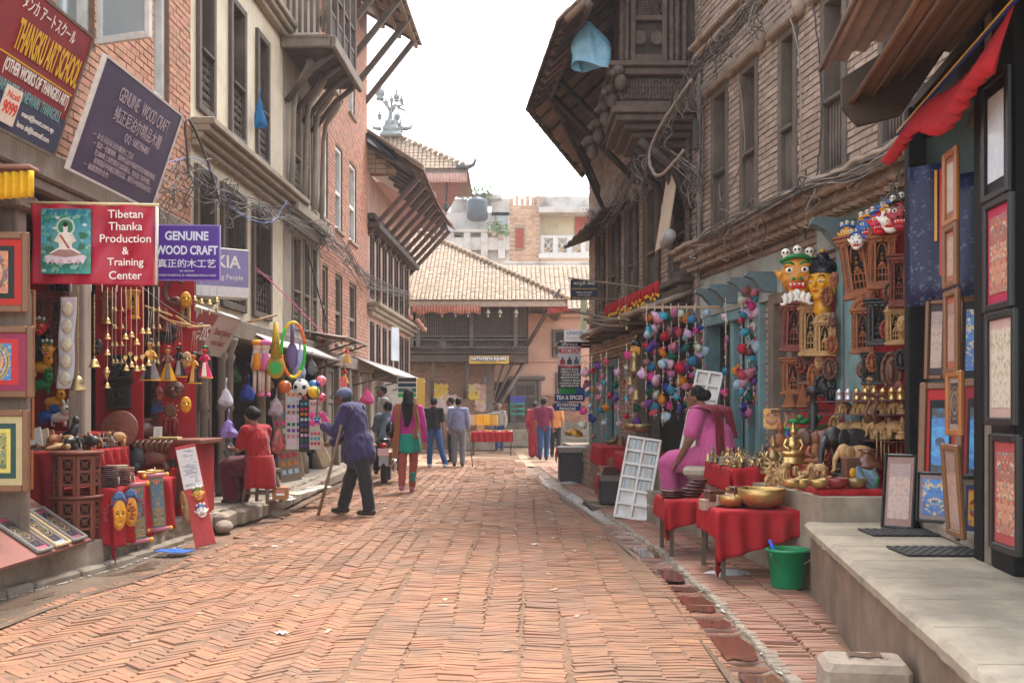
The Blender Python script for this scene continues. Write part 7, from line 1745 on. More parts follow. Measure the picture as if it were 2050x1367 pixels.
for k in range(3):
 q=MB();q.lathe([(0,0),(.08,0),(.11,.016),(.11,.022),(0,.016)],20);solo(q,'dish',M_PLATE,ORD[k]+' flat dish from the bottom at the left end of the small wooden table','dish',TR(1.50,9.4,.53+.022*k),'flat dishes')
for k,(u,v,d,lab)in enumerate(((1445,1010,.14,'flat pale inlaid box at the back of the front table'),(1418,1020,.12,'stack of pale carved box next to the smaller bowl'),(1430,1002,.14,'square dark red box behind the pale carved box'),(1478,995,.12,'dark square box beside the wide bowl'))):box_thing(lab,*P(u,v,8.25),(d,d*.9,.09),(mat('inlay',(.42,.30,.22),.4),mat('pale_carved',(.38,.27,.2),.6,.3,40),M_PLATE,M_PLATE)[k],12,group='small boxes on the front table')
gt='brass figurines crowded on the ledge'
for k in range(96):
 x=random.uniform(1.99,2.6);y=random.uniform(8.98,10.2);s_=random.uniform(.065,.13)
 if k%4==0:
  q=elephant_mb(s_*.8)
 elif k%4==1:q=bell_mb(s_*.35,s_*.7)
 else:q=seated_mb(s_*1.2)
 solo(q,('elephant_figurine','hand_bell','seated_figurine','seated_figurine')[k%4],(M_BRASSD,M_BRASS,M_BRASSD,M_STONE,M_EBONY)[k%5],('small metal elephant in the crowd of trinkets on the red ledge','small hand bell in the crowd of trinkets on the red ledge','small seated metal figure in the crowd on the red ledge','small seated metal figure in the crowd on the red ledge')[k%4],'figurine',TR(x,y,.828)@RZ(jit(170)),gt+(' (elephants)',' (bells)',' (seated)',' (seated)')[k%4])
def sfig(u,v,Y,s,m,lab,fn=seated_mb,rz=0,name='statue'):return solo(fn(s*1.3 if name=='statue' else s),name,m,lab,'statue',TR(*P(u,v,Y))@RZ(rz))
sfig(1562,925,9.1,.26,M_TERRA,'tall orange seated statue behind the trinkets');sfig(1588,930,8.7,.24,M_BRASS,'shiny brass seated deity with a halo');sfig(1548,948,8.4,.20,M_BRASSD,'slender tarnished brass figure in front of the brass deity');sfig(1634,945,8.6,.24,M_TERRA,'reddish seated carving next to the black lions');sfig(1690,960,8.1,.2,M_EBONY,'black carved seated figure on a plinth')
sfig(1576,905,9.3,.22,paint('24508a',.4),'blue beaded stupa shaped ornament',lambda s:(lambda q:q.lathe([(.3*s,0),(.34*s,.2*s),(.28*s,.4*s),(.2*s,.6*s),(.1*s,.8*s),(0,s)],12)and q)(MB()),name='stupa')
sfig(1710,945,8.35,.30,M_EBONY,'large dark carved elephant below the shelves',elephant_mb,200);sfig(1722,952,8.05,.20,M_LIGHTW,'pale wooden elephant in front of the large dark one',elephant_mb,190);sfig(1650,930,8.8,.25,M_BROWNW,'dark lion carving beside the elephants',elephant_mb,150)
for k in range(34):sfig(1540+random.random()*112,962+jit(12),8.0,random.uniform(.07,.12),M_LIGHTW,'small pale wooden %s in the heap behind the small bowls'%('elephant' if k%2 else 'seated figure'),elephant_mb if k%2 else seated_mb,jit(170),'wooden_figurine')['group']='pale wooden %s behind the bowls'%('elephants' if k%2 else 'seated figures')
q=MB();q.lathe([(0,0),(.05,0),(.125,.06),(.12,.09),(.05,.135),(.04,.17),(.075,.20),(.07,.2),(.03,.17),(0,.16)],20);solo(q,'vase',mat('brown_vase',(.16,.06,.03),.3,.25,20,.05,coat=.5),'round glossy brown vase with a narrow neck below the cranes','vase',TR(*P(1735,950,7.85)))
bx_=thing('lamp_box','brown wooden lamp box with a round golden window','lamp',TR(*P(1703,958,7.8)));bx('body',M_BROWNW,bx_,(0,0,.08,.11,.11,.17));q=MB();q.ball((0,-.055,.05),(.03,.012,.04),8,6);q.build('window',P_GOLD,bx_)
q=MB();q.grid(lambda a,c:(.17*(a-.5),.02*math.sin(a*9+c*5),.16*c+.02*math.sin(a*7)),12,12,thick=-.006);cf=solo(q,'crumpled_foil',paint('6a7a88',.4),'crumpled grey blue wrapper beside the greenish bowl','wrapper',TR(*P(1738,978,7.65))@RX(-20));bx('mark',P_GRN,cf,(.03,-.03,.07,.02,.004,.09),M=RY(30))
for k,(u,v,lab)in enumerate(((1735,850,'left carved crane with a long curved neck'),(1750,845,'middle carved crane, neck raised highest'),(1775,870,'right carved crane with an inlaid wing'))):
 t=thing('crane_figure',lab,'bird figure',TR(*P(u+12,952,7.85+.1*k)),'carved cranes');q=MB();q.ball((0,0,.36),(.12,.035,.05),12,8,RY(32)@TR(.12,0,.07));q.build('body',M_BROWNW,t)
 q=MB();q.tube([(-.02,0,.42),(-.06,0,.50),(-.02,0,.58),(-.05,0,.64),(-.12,0,.65),(-.17,0,.63)],[.03,.018,.014,.014,.016,.004],7);q.build('neck',M_BROWNW,t)
 q=MB();q.ball((.05,-.036,.36),(.05,.006,.022),8,5,RY(32)@TR(.1,0,.06));q.build('wing_inlay',M_LIGHTW,t)
 for s_ in(-1,1):q=MB();q.tube([(.05+.015*s_,0,.36),(.05+.02*s_,0,0)],.005,5);q.build('leg',M_BRASSD,t)
 # red boards, shelves and carved windows
MR=RW.M
def rboard(label,u0,u1,v0,v1,out,m=M_REDP):
 a,b_=SR(u1,out),SR(u0,out);Y=RW.Yof((u0+u1)/2,out)[0];z0,z1=P(u0,v1,Y).z,P(u0,v0,Y).z
 q=MB();q.box((0,0,(z1-z0)/2),(b_-a,.03,z1-z0),bev=.004);return solo(q,'red_board',m,label,'board',MR@TR((a+b_)/2,out,z0)@RX(3))
rboard('red cloth covered board behind the big masks, left of the teal pillar',1590,1722,492,960,.10);rboard('red cloth board hung with carved windows, right of the teal pillar',1728,1850,402,965,.16)
def cw(u,v0,v1,wp,m,lab,top='flat',out=.2,roll=0,yaw=25):
 Y=RW.Yof(u,out)[0];h_=(v1-v0)/FPX*Y/(1.22 if top=='arch' else 1.0);c=P(u,(v0+v1)/2+((v1-v0)*.10 if top=='arch' else 0),Y)
 carved_window(lab,wp/FPX*Y/.80,h_,TR(*c)@RZ(-yaw)@RY(roll),m,top=top)
for a in((1716,468,598,48,M_TERRA,'large tilted orange carved window, top left of the right red board','flat',.24,-8),(1766,440,578,42,M_TERRA,'large orange carved window with an arched crest below the red mask','arch',.24,0),(1800,510,615,30,M_TERRB,'dark red carved window cut by the picture frame at the board edge','flat',.24,0),(1727,590,708,34,M_TERRA,'orange carved window with a peaked top in the middle row','arch',.24,0),(1760,598,692,38,M_EBONY,'black carved window in the middle row of the right board','flat',.26,0),(1793,600,690,30,M_LIGHTW,'light brown carved window right of the black one','arch',.24,0),(1590,606,704,40,M_TERRB,'dark red carved window under the big fierce mask','flat',.2,2),(1623,585,712,34,M_LIGHTW,'tall light wooden carved window with a crest below the serene face','arch',.22,0),(1652,622,712,34,M_LIGHTW,'shorter light wooden carved window at the board edge','arch',.22,0),(1588,716,790,36,M_TERRA,'orange carved window in the lower row of the left board','flat',.2,0),(1612,712,770,22,M_BROWNW,'narrow dark brown carved window in the lower row','flat',.2,0),(1741,705,770,24,M_EBONY,'small black carved window, left of two above the shelf','flat',.24,0),(1766,706,770,18,M_EBONY,'small black carved window, right of two above the shelf','flat',.24,0)):cw(*a)
def oval(u,v,a,h_,m,lab,out=.2):
 Y=RW.Yof(u,out)[0];q=MB();q.tube([(a*math.cos(k),0,h_*math.sin(k))for k in np.linspace(0,6.28,17)[:-1]],.02,6,closed=True);q.ball((0,0,0),(a*.8,.015,h_*.85),12,8);q.ball((0,-.02,-.02),(a*.4,.03,h_*.5),8,7);q.ball((0,-.03,h_*.5),(a*.25,.025,a*.28),8,6)
 for k in range(12):q.ball((a*math.cos(k*.52),-.015,h_*math.sin(k*.52)),.016,6,4)
 solo(q,'oval_carving',m,lab,'wood carving',TR(*P(u,v,Y))@RZ(-30))
for a in((1630,757,.055,.13,M_TERRA,'oval orange carving with a braided rim on the left board'),(1785,742,.075,.15,M_BROWNW,'large dark oval carving with a seated figure above the shelf'),(1651,772,.09,.10,M_EBONY,'black bushy feather carving at the foot of the left board'),(1650,560,.04,.08,M_TERRB,'small red carved plaque, upper one beside the serene face'),(1656,594,.045,.08,M_TERRA,'small orange carved plaque, lower one beside the serene face'),(1662,738,.06,.09,M_BROWNW,'dark carved bird plaque at the edge of the left board')):oval(*a)
DM0=fierce_mask('huge gold demon mask with a white beard and small skulls on top',.265,TR(*P(1597,552,9.75))@RZ(-20),mat('mask_gold',H('c8861f'),.35,.3,14,.1,dirt=H('8a3a18'),dscale=9,dlo=.52,dhi=.66),P_GRN,skulls=3)
dm=DM0
for sx in(-1,1):
 for k in range(3):q=MB();q.tube([(sx*(.02+.05*k)+sx*.05*a/6*math.cos(a*1.6),-.10-.01*k,-.17-.02*k-.035*a*.5+.025*math.sin(a*1.6))for a in np.linspace(0,4,12)],[.028]*6+[.024,.02,.016,.012,.008,.004],7);q.build('beard_curl',P_W,dm)
calm_mask('large golden serene face with blue black snail curls beside the demon mask',.255,TR(*P(1644,566,9.62))@RZ(-48),paint('d89a14',.35),paint('10141f',.3),'gilded serene faces')
for(u,v,c,acc,lab,s_)in((1697,470,P_GOLD,P_BLUE,'yellow demon mask with skulls, leftmost of the mask row',.085),(1716,482,P_W,P_BLUE,'white demon mask low between the yellow and blue ones',.075),(1738,455,P_BLUE,P_GOLD,'blue demon mask with a skull crown',.10),(1762,445,paint('c81a2a',.35),P_BLUE,'red demon mask with a black and blue hat',.10),(1785,438,P_W,P_GOLD,'white bearded demon mask with a tall hat',.11),(1806,430,paint('a01f2f',.35),P_K,'dark red demon mask at the right end of the row',.12)):
 Y=RW.Yof(u,.3)[0];s_*=1.35;t=fierce_mask(lab,s_,TR(*P(u,v,Y))@RZ(-35),c,acc)
 if 'hat' in lab:bx('hat',P_K,t,(.02,0,s_*1.2,s_*1.1,s_*.6,s_*.7),M=RY(18));bx('hat_band',P_BLUE,t,(.015,-.002,s_*.86,s_*1.2,s_*.66,s_*.22),M=RY(18))
def shelf(label,u0,u1,v,out=.62):
 Y=RW.Yof((u0+u1)/2,.35)[0];a,b_=SR(u1,.35),SR(u0,.35);q=MB();q.box((0,0,0),(b_-a,.34,.012));return solo(q,'glass_shelf',mat('smoked_glass',(.10,.035,.035),.1,.1,spec=.7),label,'shelf',MR@TR((a+b_)/2,.33,P(u0,v,Y).z))
for v,lab in((803,'top dark glass shelf with brass prayer wheels'),(830,'middle dark glass shelf with pale small carvings'),(880,'lowest dark glass shelf with pale elephants')):shelf(lab,1664,1822,v)
gs=('small brass prayer wheel on the top glass shelf','small pale carving on the middle glass shelf','pale carved elephant or figure on the lowest glass shelf')
for r_,v in enumerate((802,829,879)):
 for k in range((8,9,11)[r_]):
  u=lerp(1672,1812,(k+.5)/(8,9,11)[r_]);Y=RW.Yof(u,.40)[0];s_=(.10,.11,.16)[r_]
  if r_==0:q=MB();q.lathe([(.02,0),(.035,.01),(.03,.02),(.03,.07),(.036,.075),(.015,.095),(0,.11)],10)
  else:q=elephant_mb(s_)if k%2 else seated_mb(s_)
  solo(q,('prayer_wheel','small_carving','small_carving')[r_],(M_BRASS if k>1 else paint('c8ccd0',.3,.5))if r_==0 else M_LIGHTW,gs[r_]+', %s from the left'%ORD[k],'figurine',TR(*P(u,v,Y))@RZ(jit(160)),('prayer wheels on the top shelf','carvings on the middle shelf','carvings on the lowest shelf')[r_])
for k,(u,lab)in enumerate(((1580,'left wooden sailing boat model'),(1607,'middle wooden sailing boat model, tallest sail'),(1625,'right wooden sailing boat model'))):
 t=thing('model_boat',lab,'model boat',TR(*P(u,818,9.55)),'model boats');q=MB();q.ball((0,0,.02),(.08,.03,.02),10,6);q.build('hull',M_TERRA,t);q=MB();q.prism([(-.06,.03),(.05,.03),(.0,.24)],0,.008,RX(90));q.build('sail',M_TERRA,t)
q=MB();q.box((0,0,0),(.52,.26,.02));solo(q,'wooden_shelf',M_EBONY,'dark shelf under the boat models','shelf',TR(*P(1600,822,9.55))@RZ(-12))
q=MB()
for k in range(3):q.ball((.09*k,0,.03),(.06,.04,.03),8,6);q.ball((.09*k+.05,-.02,.07),(.03,.03,.03),8,6)
q.tube([(-.12,0,-.03),(0,0,-.05),(.22,0,-.04),(.3,0,.0)],.02,6);solo(q,'rocking_toy',P_GRN,'green painted rocking creature toy under the boat shelf','toy',TR(*P(1590,850,9.4)))
q=MB();q.lathe([(.06,0),(.05,.05),(.055,.1),(.04,.2),(.06,.3),(.04,.45),(.05,.6),(.03,.7),(.06,.72),(.06,.78),(0,.8)],9);solo(q,'carved_post',M_EBONY,'tall black carved post on the red stall backdrop','carving',TR(*P(1628,945,9.2)))
q=MB();q.box((0,0,0),(.16,.012,.2),bev=.002);q.box((.18,.01,-.01),(.14,.012,.16),bev=.002);solo(q,'painted_tiles',A_ORAN,'two small painted plaques left of the green rocking toy','plaque',TR(*P(1545,838,9.7))@RZ(-15))
# pouch strings
PC=['b8688a','d8b0d0','b81a3a','2f7a9a','0f5a44','c87a1a','d83a8a','6a3a8a','b0c8d8','c8d0b8','c87a8a','3a3a8a','c84a5a','e0b8c8','8a5a5a','3a9ab0']
def pouch(q,p,r,k):
 n_=14;vs=[];fs=[]
 prof=[(0,-1.0),(.55,-.88),(.95,-.4),(1.0,.0),(.75,.5),(.28,.85),(.5,1.15)]
 for(a,z)in prof:
  for j in range(n_):f=1+.10*math.cos(j*math.pi);vs.append((a*r*f*math.cos(6.2832*j/n_),a*r*f*.62*math.sin(6.2832*j/n_),z*r*.95))
 for i in range(len(prof)-1):
  for j in range(n_):fs.append((i*n_+j,i*n_+(j+1)%n_,(i+1)*n_+(j+1)%n_,(i+1)*n_+j))
 q.add(vs,fs,TR(*p)@RZ(k*47)@RX(jit(50))@RY(jit(60)))
def pstring(label,u,v0,v1,Y,n_,r,seed,group='strings of stuffed fabric pouches',big=True):
 g=random.Random(seed);t=thing('pouch_string',label,'pouch string',TR(*P(u,v0,Y)),group);L_=(v1-v0)/FPX*Y
 q=MB();q.tube([(0,0,.02),(.01,0,-L_*.4),(-.01,0,-L_*.8),(0,0,-L_-.06)],.005,4)
 for i in range(n_*2):q.ball((jit(.012),jit(.012),-L_*(i+.6)/(n_*2)),.012,6,4)
 q.build('string',M_STRING,t)
 for i in range(n_):
  for j in range(2 if big and g.random()>.45 else 1):
   q=MB();pouch(q,(g.uniform(-.045,.045),g.uniform(-.05,.05),-L_*(i+.75)/n_+g.uniform(-.05,.05)),r*g.uniform(.75,1.4),i+j);c=PC[(seed*5+i*3+j*7)%16];q.build('pouch',mat('pouch_'+c,H(c,.8),.85,.35,40,.2,120),t)
   q=MB();q.tube([(0,0,-L_*(i+.75)/n_+.04),(g.uniform(-.03,.03),-.03,-L_*(i+.75)/n_-.07)],.006,4);q.build('tassel',paint(PC[(seed+i)%16],.85),t)
q=MB();q.box((0,0,0),(.98,.05,.03));solo(q,'hanging_pole',mat('pale_lath',(.42,.29,.18),.7,.15),'pale wooden lath that carries the long row of pouch strings','pole',TR(*P(1362,615,12.4))@RZ(-4))
pl_=('leftmost string on the lath, pale green pouch on top','second string on the lath, pink patterned pouch on top','third string on the lath from the left','fourth string on the lath, around its middle','fifth string on the lath, purple pouches on top','third string from the right end of the lath','second string from the right end of the lath','last string at the right end of the lath')
for k,u in enumerate((1294,1310,1327,1343,1358,1374,1391,1407)):pstring('string of fabric pouches, '+pl_[k],u,610,815+(k%3)*14-(40 if k>6 else 0),12.35+.03*(k%2),7,.056,k+1)
for k,(u,v0,v1)in enumerate(((1484,575,820),(1497,560,845),(1509,555,800),(1520,560,815),(1452,600,850))):pstring('string of fabric pouches, '+('left one of the dense bundle in the teal doorway','longest one of the dense bundle in the teal doorway','middle one of the dense bundle in the teal doorway','right one of the dense bundle in the teal doorway','single thin string on the door post left of the bundle')[k],u,v0,v1,11.45,7 if k<4 else 5,.062 if k<4 else.04,k+21,big=k<4)
fl_=('far left','second','third','fourth','fifth','sixth','last')
for k,(u,v0,v1)in enumerate(((1172,722,850),(1184,715,880),(1203,710,830),(1214,705,860),(1238,720,850),(1254,690,840),(1268,700,850))):pstring('string of fabric pouches, %s of the row by the music shop sign'%fl_[k],u,v0,v1,15.2-.25*k,5,.055,k+41,big=False)
q=MB();q.tube([P(1160,715,16.0),P(1262,688,14.2)],.006,5);solo(q,'bamboo_pole',M_LIGHTW,'thin pole carrying the pouch row by the music shop sign','pole')
calm_mask('golden serene face with dark hair hung in the gap left of the pouch row',.15,TR(*P(1272,700,13.5))@RZ(-60),paint('c88a1a',.4),P_K,'gilded serene faces',curls=False)
for k,(u,v,r_)in enumerate(((1274,800,.085),(1262,770,.06),(1285,745,.05),(1240,640,.03),(1255,660,.03),(1252,618,.028))):
 t=thing('hanging_bell',('large bronze bell low beside the pouch strings','bronze bell with a flared rim left of the large one','small bronze bell above the large one','tiny bell under the canopy, lower left','tiny bell under the canopy, lowest','tiny bell under the canopy, highest')[k],'bell',TR(*P(u,v,13.4)),'bells beside the pouch strings');bell_mb(r_,r_*1.8,n=18).build('bell',M_BRASSD,t);q=MB();chain(q,0,r_*2+.3,r_*2);q.build('chain',M_BRASSD,t)
q=MB();q.lathe([(.06,0),(.07,.02),(.06,.03),(.06,.2),(.07,.22),(.02,.26),(0,.3)],14);solo(q,'prayer_wheel',M_BRASSD,'dark metal prayer wheel below the hanging golden face','prayer wheel',TR(*P(1270,745,13.4)))
t=thing('tassel_fringe','row of red tassels with gold ends along the canopy edge','fringe',Matrix())
for k in range(30):
 f=k/29;p0=P(lerp(1212,1318,f),lerp(612,562,f),lerp(16.0,13.4,f));q=MB();l=random.uniform(.2,.32);q.tube([p0,p0+Vector((jit(.02),jit(.02),-l*.6))],[.010,.022],7);q.build('tassel',paint('a8141c',.8),t);q=MB();q.ball(p0+Vector((0,0,-l*.72)),(.022,.022,.03),7,5);q.build('gold_end',P_GOLD,t)
 # white pigeonhole racks of the music shop
def rack(label,M,w_,h_,rows,cd):
 t=thing('disc_rack',label,'rack',M,'white disc racks');bx('back',M_WHITE,t,(0,.02,h_/2,w_,.012,h_))
 q=MB()
 for i in range(3):q.box((lerp(-w_/2+.015,w_/2-.015,i/2),-.01,h_/2),(.03,.05,h_),bev=.004)
 for j in range(rows+1):q.box((0,-.011,lerp(.015,h_-.015,j/rows)),(w_-.03,.046,.03),bev=.004)
 q.build('frame',M_WHITE,t)
 for i in range(2):
  for j in range(rows):
   if j>=cd:
    for k in range(5):bx('disc_case',paint(('9aa8a0','b8b4a8','8a98a8','a8b8b0','b0a0a0')[(k+j)%5],.3),t,(lerp(-w_/2+.055,-.035,(k+.5)/5)+(w_/2-.01)*i,-.0,lerp(.015,h_-.015,(j+.47)/rows),.026,.02,h_/rows*.72),bev=0)
 return t
p_=G(1262,1040);rack('tall white disc rack with two columns leaning in front of the platform',TR(*p_)@RZ(-14)@RX(-17)@RY(8),.43,1.05,6,2)
rack('second white disc rack leaning on the teal door behind the sitting woman',TR(*P(1388,905,12.1))@RZ(-24)@RX(-13)@RY(9),.34,1.02,6,9)
# farther tables on the right
cloth_table('red cloth draped stone ledge with small wares beyond the disc rack',1.52,2.2,13.2,14.8,.74,(.24,.0,.30,.0),lz=.62,seed=8,legs=False)
cloth_table('red cloth under bowls in front of the narrow teal doors',1.36,2.0,15.2,17.0,.78,(.30,.0,.40,.0),lz=.62,seed=12,legs=False)
for(x,y,d,lab,cl)in((1.43,14.3,(.40,.5,.42),'dark low chest with stacked carved trays and a red cloth',1),(1.12,18.6,(.55,.8,.66),'dark bench with bowls at the far end of the right stalls',0)):
 t=thing('bench',lab,'bench',TR(x,y,0));bx('body',mat('dark_chest',(.045,.04,.038),.7,.3),t,(0,0,d[2]*.45,d[0]*.9,d[1]*.9,d[2]*.8),bev=.01);bx('top',M_WOODG if cl else M_FRAMES,t,(0,0,d[2]*.93,d[0],d[1],.10),bev=.01)
 q=MB();q.grid(lambda a,c:(-d[0]/2-.012-.03*c+.01*math.sin(a*12),lerp(-d[1]/2,d[1]*.1,a),d[2]*.99-.28*c*(1-.4*a)),14,5,thick=.004);q.build('cloth',M_CLOTH,t)
for k in range(3):bx_=box_thing(('lowest','middle','top')[k]+' dark carved tray on the low chest',1.43,14.2,.455+.035*k,(.34,.4,.03),M_PLATE,4*k,'tray',False,'dark trays on the low chest')
for k in range(14):
 x,y=random.uniform(1.6,2.1),random.uniform(13.2,16.8);solo((bowl_mb(.09,.06),seated_mb(.14),elephant_mb(.1),bell_mb(.05,.09))[k%4],('bowl','seated_figurine','elephant_figurine','hand_bell')[k%4],(M_BRASSD,M_BROWNW,M_TERRA,M_BRASS)[k%4],('tarnished bowl among the wares on the far red cloths','brown seated figure among the wares on the far red cloths','orange elephant among the wares on the far red cloths','brass hand bell among the wares on the far red cloths')[k%4],'figurine',TR(x,y,.745 if y<14.9 else.785)@RZ(jit(170)),('bowls','seated figures','elephants','hand bells')[k%4]+' on the far red cloths')
for(u,v,r_,lab)in((1265,862,.12,'large dark singing bowl beside the bronze bell'),(1283,866,.15,'largest dark singing bowl below the pouch strings'),(1140,872,.10,'bowl on the dark far bench')):solo(bowl_mb(r_,r_*.8),'singing_bowl',M_BRASSD,lab,'bowl',TR(*P(u,v,13.6 if u>1200 else 18.6)))
q=MB();q.lathe([(0,0),(.12,.01),(.14,.03)],16);solo(q,'yellow_dish',P_GOLD,'bright yellow dish tilted on the far bench','dish',TR(*P(1152,868,18.4))@RX(30)@RY(20))
# signs on the right
def hsign(label,u0,v0,u1,v1,Y,m,rz=0,name='shop_sign'):
 p0,p1=P(u0,v0,Y),P(u1,v1,Y);t=thing(name,label,'sign',TR(*((p0+p1)/2))@RZ(rz));w_,h_=p1.x-p0.x,p0.z-p1.z;bx('board',m,t,(0,.01,0,w_,.02,h_),bev=.002);return t,w_,h_
M_NAVY=paint('10192e',.5)
t,w_,h_=hsign('dark music shop sign with red and white lettering and three players',1117,684,1163,777,18.8,M_NAVY);ms=t
bx('photo',paint('b8bcc0',.5),t,(0,-.003,h_*.19,w_,.006,h_*.42),bev=0);lettering('Shreya',T_W,t,TR(0,-.008,h_*.44),w_*.7,h_*.085,shear=.3);lettering('MUSIC SHOP',paint('c01828',.5),t,TR(0,-.008,h_*.31),w_*.95,h_*.13,bold=.03)
for k,c in enumerate(('8a2028','2a2c34','4a5058')):flat(t,'player_print',[(-.05,-.06),(.05,-.06),(.045,.02),(.015,.04),(.02,.07),(0,.09),(-.02,.07),(-.015,.04),(-.045,.02)],paint(c,.5),(k-1)*.13,h_*.08,-.009)
flat(t,'red_arc',[(-w_/2,-.02),(0,-.05),(w_/2,-.02),(w_/2,-.05),(0,-.08),(-w_/2,-.05)],P_RED,0,h_*.03,-.011)
for k,s_ in enumerate(('-TIBETAN MUSIC','-NEPALI FOLK','SONGS & MUSIC','-MEDITATION','SONGS & MUSIC','-CLASSICAL MUSIC','-MOVIE-DVD')):lettering(s_,T_W,t,TR(0 if k not in(2,4)else.03,-.008,-h_*(.09+.06*k)),w_*(.82 if k!=5 else.9),h_*.04,bold=.015)
t,w_,h_=hsign('white charity greeting card sign above the music shop sign',1129,660,1174,684,18.5,paint('e4e4e6',.5),-8);lettering('UNICEF',paint('5a78a8',.5),t,TR(0,-.004,.05),w_*.7,.06,bold=.01);lettering('Greeting Cards',paint('d08a98',.5),t,TR(0,-.004,-.04),w_*.75,.05)
t,w_,h_=hsign('dark blue board with yellow and white script on a rod from the right wall',1142,560,1197,599,17.2,paint('131c38',.5),4)
for s_,c,z,ww_,hh_ in(('कानूनी सेवा','d8d0c0',.30,.8,.24),('सार्वजनिक परामर्श कार्यालय','c8a848',.03,.92,.14),('अधिवक्ता: रवि प्रजापति','d8d4cc',-.16,.6,.11),('०१६६१८६१४','d8d4cc',-.29,.5,.08),('दत्तात्रय, भक्तपुर, नेपाल','c8a848',-.42,.9,.09)):lettering(s_,paint(c,.5),t,TR(0,-.004,h_*z),w_*ww_,h_*hh_,bold=.015)
q=MB();q.tube([P(1140,557,17.2),P(1300,577,14.5)],.015,6);q.tube([P(1140,600,17.2),P(1262,598,15.6)],.012,6);solo(q,'sign_rod',M_WOODG,'pair of thin rods holding the dark blue script board','rod')
t,w_,h_=hsign('narrow blue sign for tea and spices',1110,788,1170,803,19.0,paint('122a6a',.5));lettering('TEA & SPICES',T_W,t,TR(0,-.004,0),w_*.88,h_*.55,bold=.025)
t,w_,h_=hsign('narrow blue French language sign below the spice sign',1110,806,1163,822,19.0,paint('122a6a',.5));lettering('ICI ON PARLE\nFRANCAIS',T_W,t,TR(0,-.004,0),w_*.8,h_*.82,bold=.02)
t,w_,h_=hsign('green and blue boards showing behind the music shop sign',1121,775,1172,790,19.6,paint('1f9a4a',.5),name='notice_board');bx('blue_half',paint('2468b8',.5),t,(w_*.3,-.003,0,w_*.36,.006,h_),bev=0)
t,w_,h_=hsign('pale yellow green vertical banner beside the far pole',1162,600,1174,665,20.5,paint('d8e0b8',.6),name='cloth_banner')
for k,(a,b_)in enumerate((((1158,625,17),(1262,640,14.6)),((1170,640,16.5),(1255,636,14.8)),((1180,645,16),(1252,652,15)))):q=MB();q.tube([P(*a),P((a[0]+b_[0])/2,(a[1]+b_[1])/2+4,(a[2]+b_[2])/2),P(*b_)],.022,6);solo(q,'canopy_pole',M_WOODG,ORD[k]+' rough pole from the top under the red tasselled canopy','pole',None,'rough canopy poles')
q=MB()
def bag(a,c):
 an=a*6.2832;r_=(.05+.22*math.sin(min(1,c*1.25)*1.9)**1.2)*(1+.16*math.sin(an*3+c*4)+.08*math.sin(an*7));return(r_*math.cos(an)+.06*c,r_*.55*math.sin(an),-.62*c+.05*math.sin(an*2)*c)
q.grid(bag,40,18);solo(q,'plastic_bag',mat('blue_plastic',(.22,.50,.68),.3,.25,6,.3,12,alpha=.88,spec=.6),'blue plastic bag hanging from the eave next to the oriel window','plastic bag',TR(*P(1176,45,13.9)))
for(u,v,lab)in((1138,968,'small white plastic bag lying in the street by the dark bench'),(1458,1150,'clear plastic wrapping under the front table')):
 q=MB();q.grid(lambda a,c:(.18*math.cos(a*6.28)*c*(1+.3*math.sin(a*19)),.12*math.sin(a*6.28)*c*(1+.2*math.sin(a*13)),.045*(1-c**1.5)+.02*math.sin(a*17+c*9)*c*(1-c)+.004),40,8);solo(q,'plastic_bag',mat('white_film',(.62,.62,.62),.35,.1,alpha=.75),lab,'plastic bag',TR(*G(u,v)))
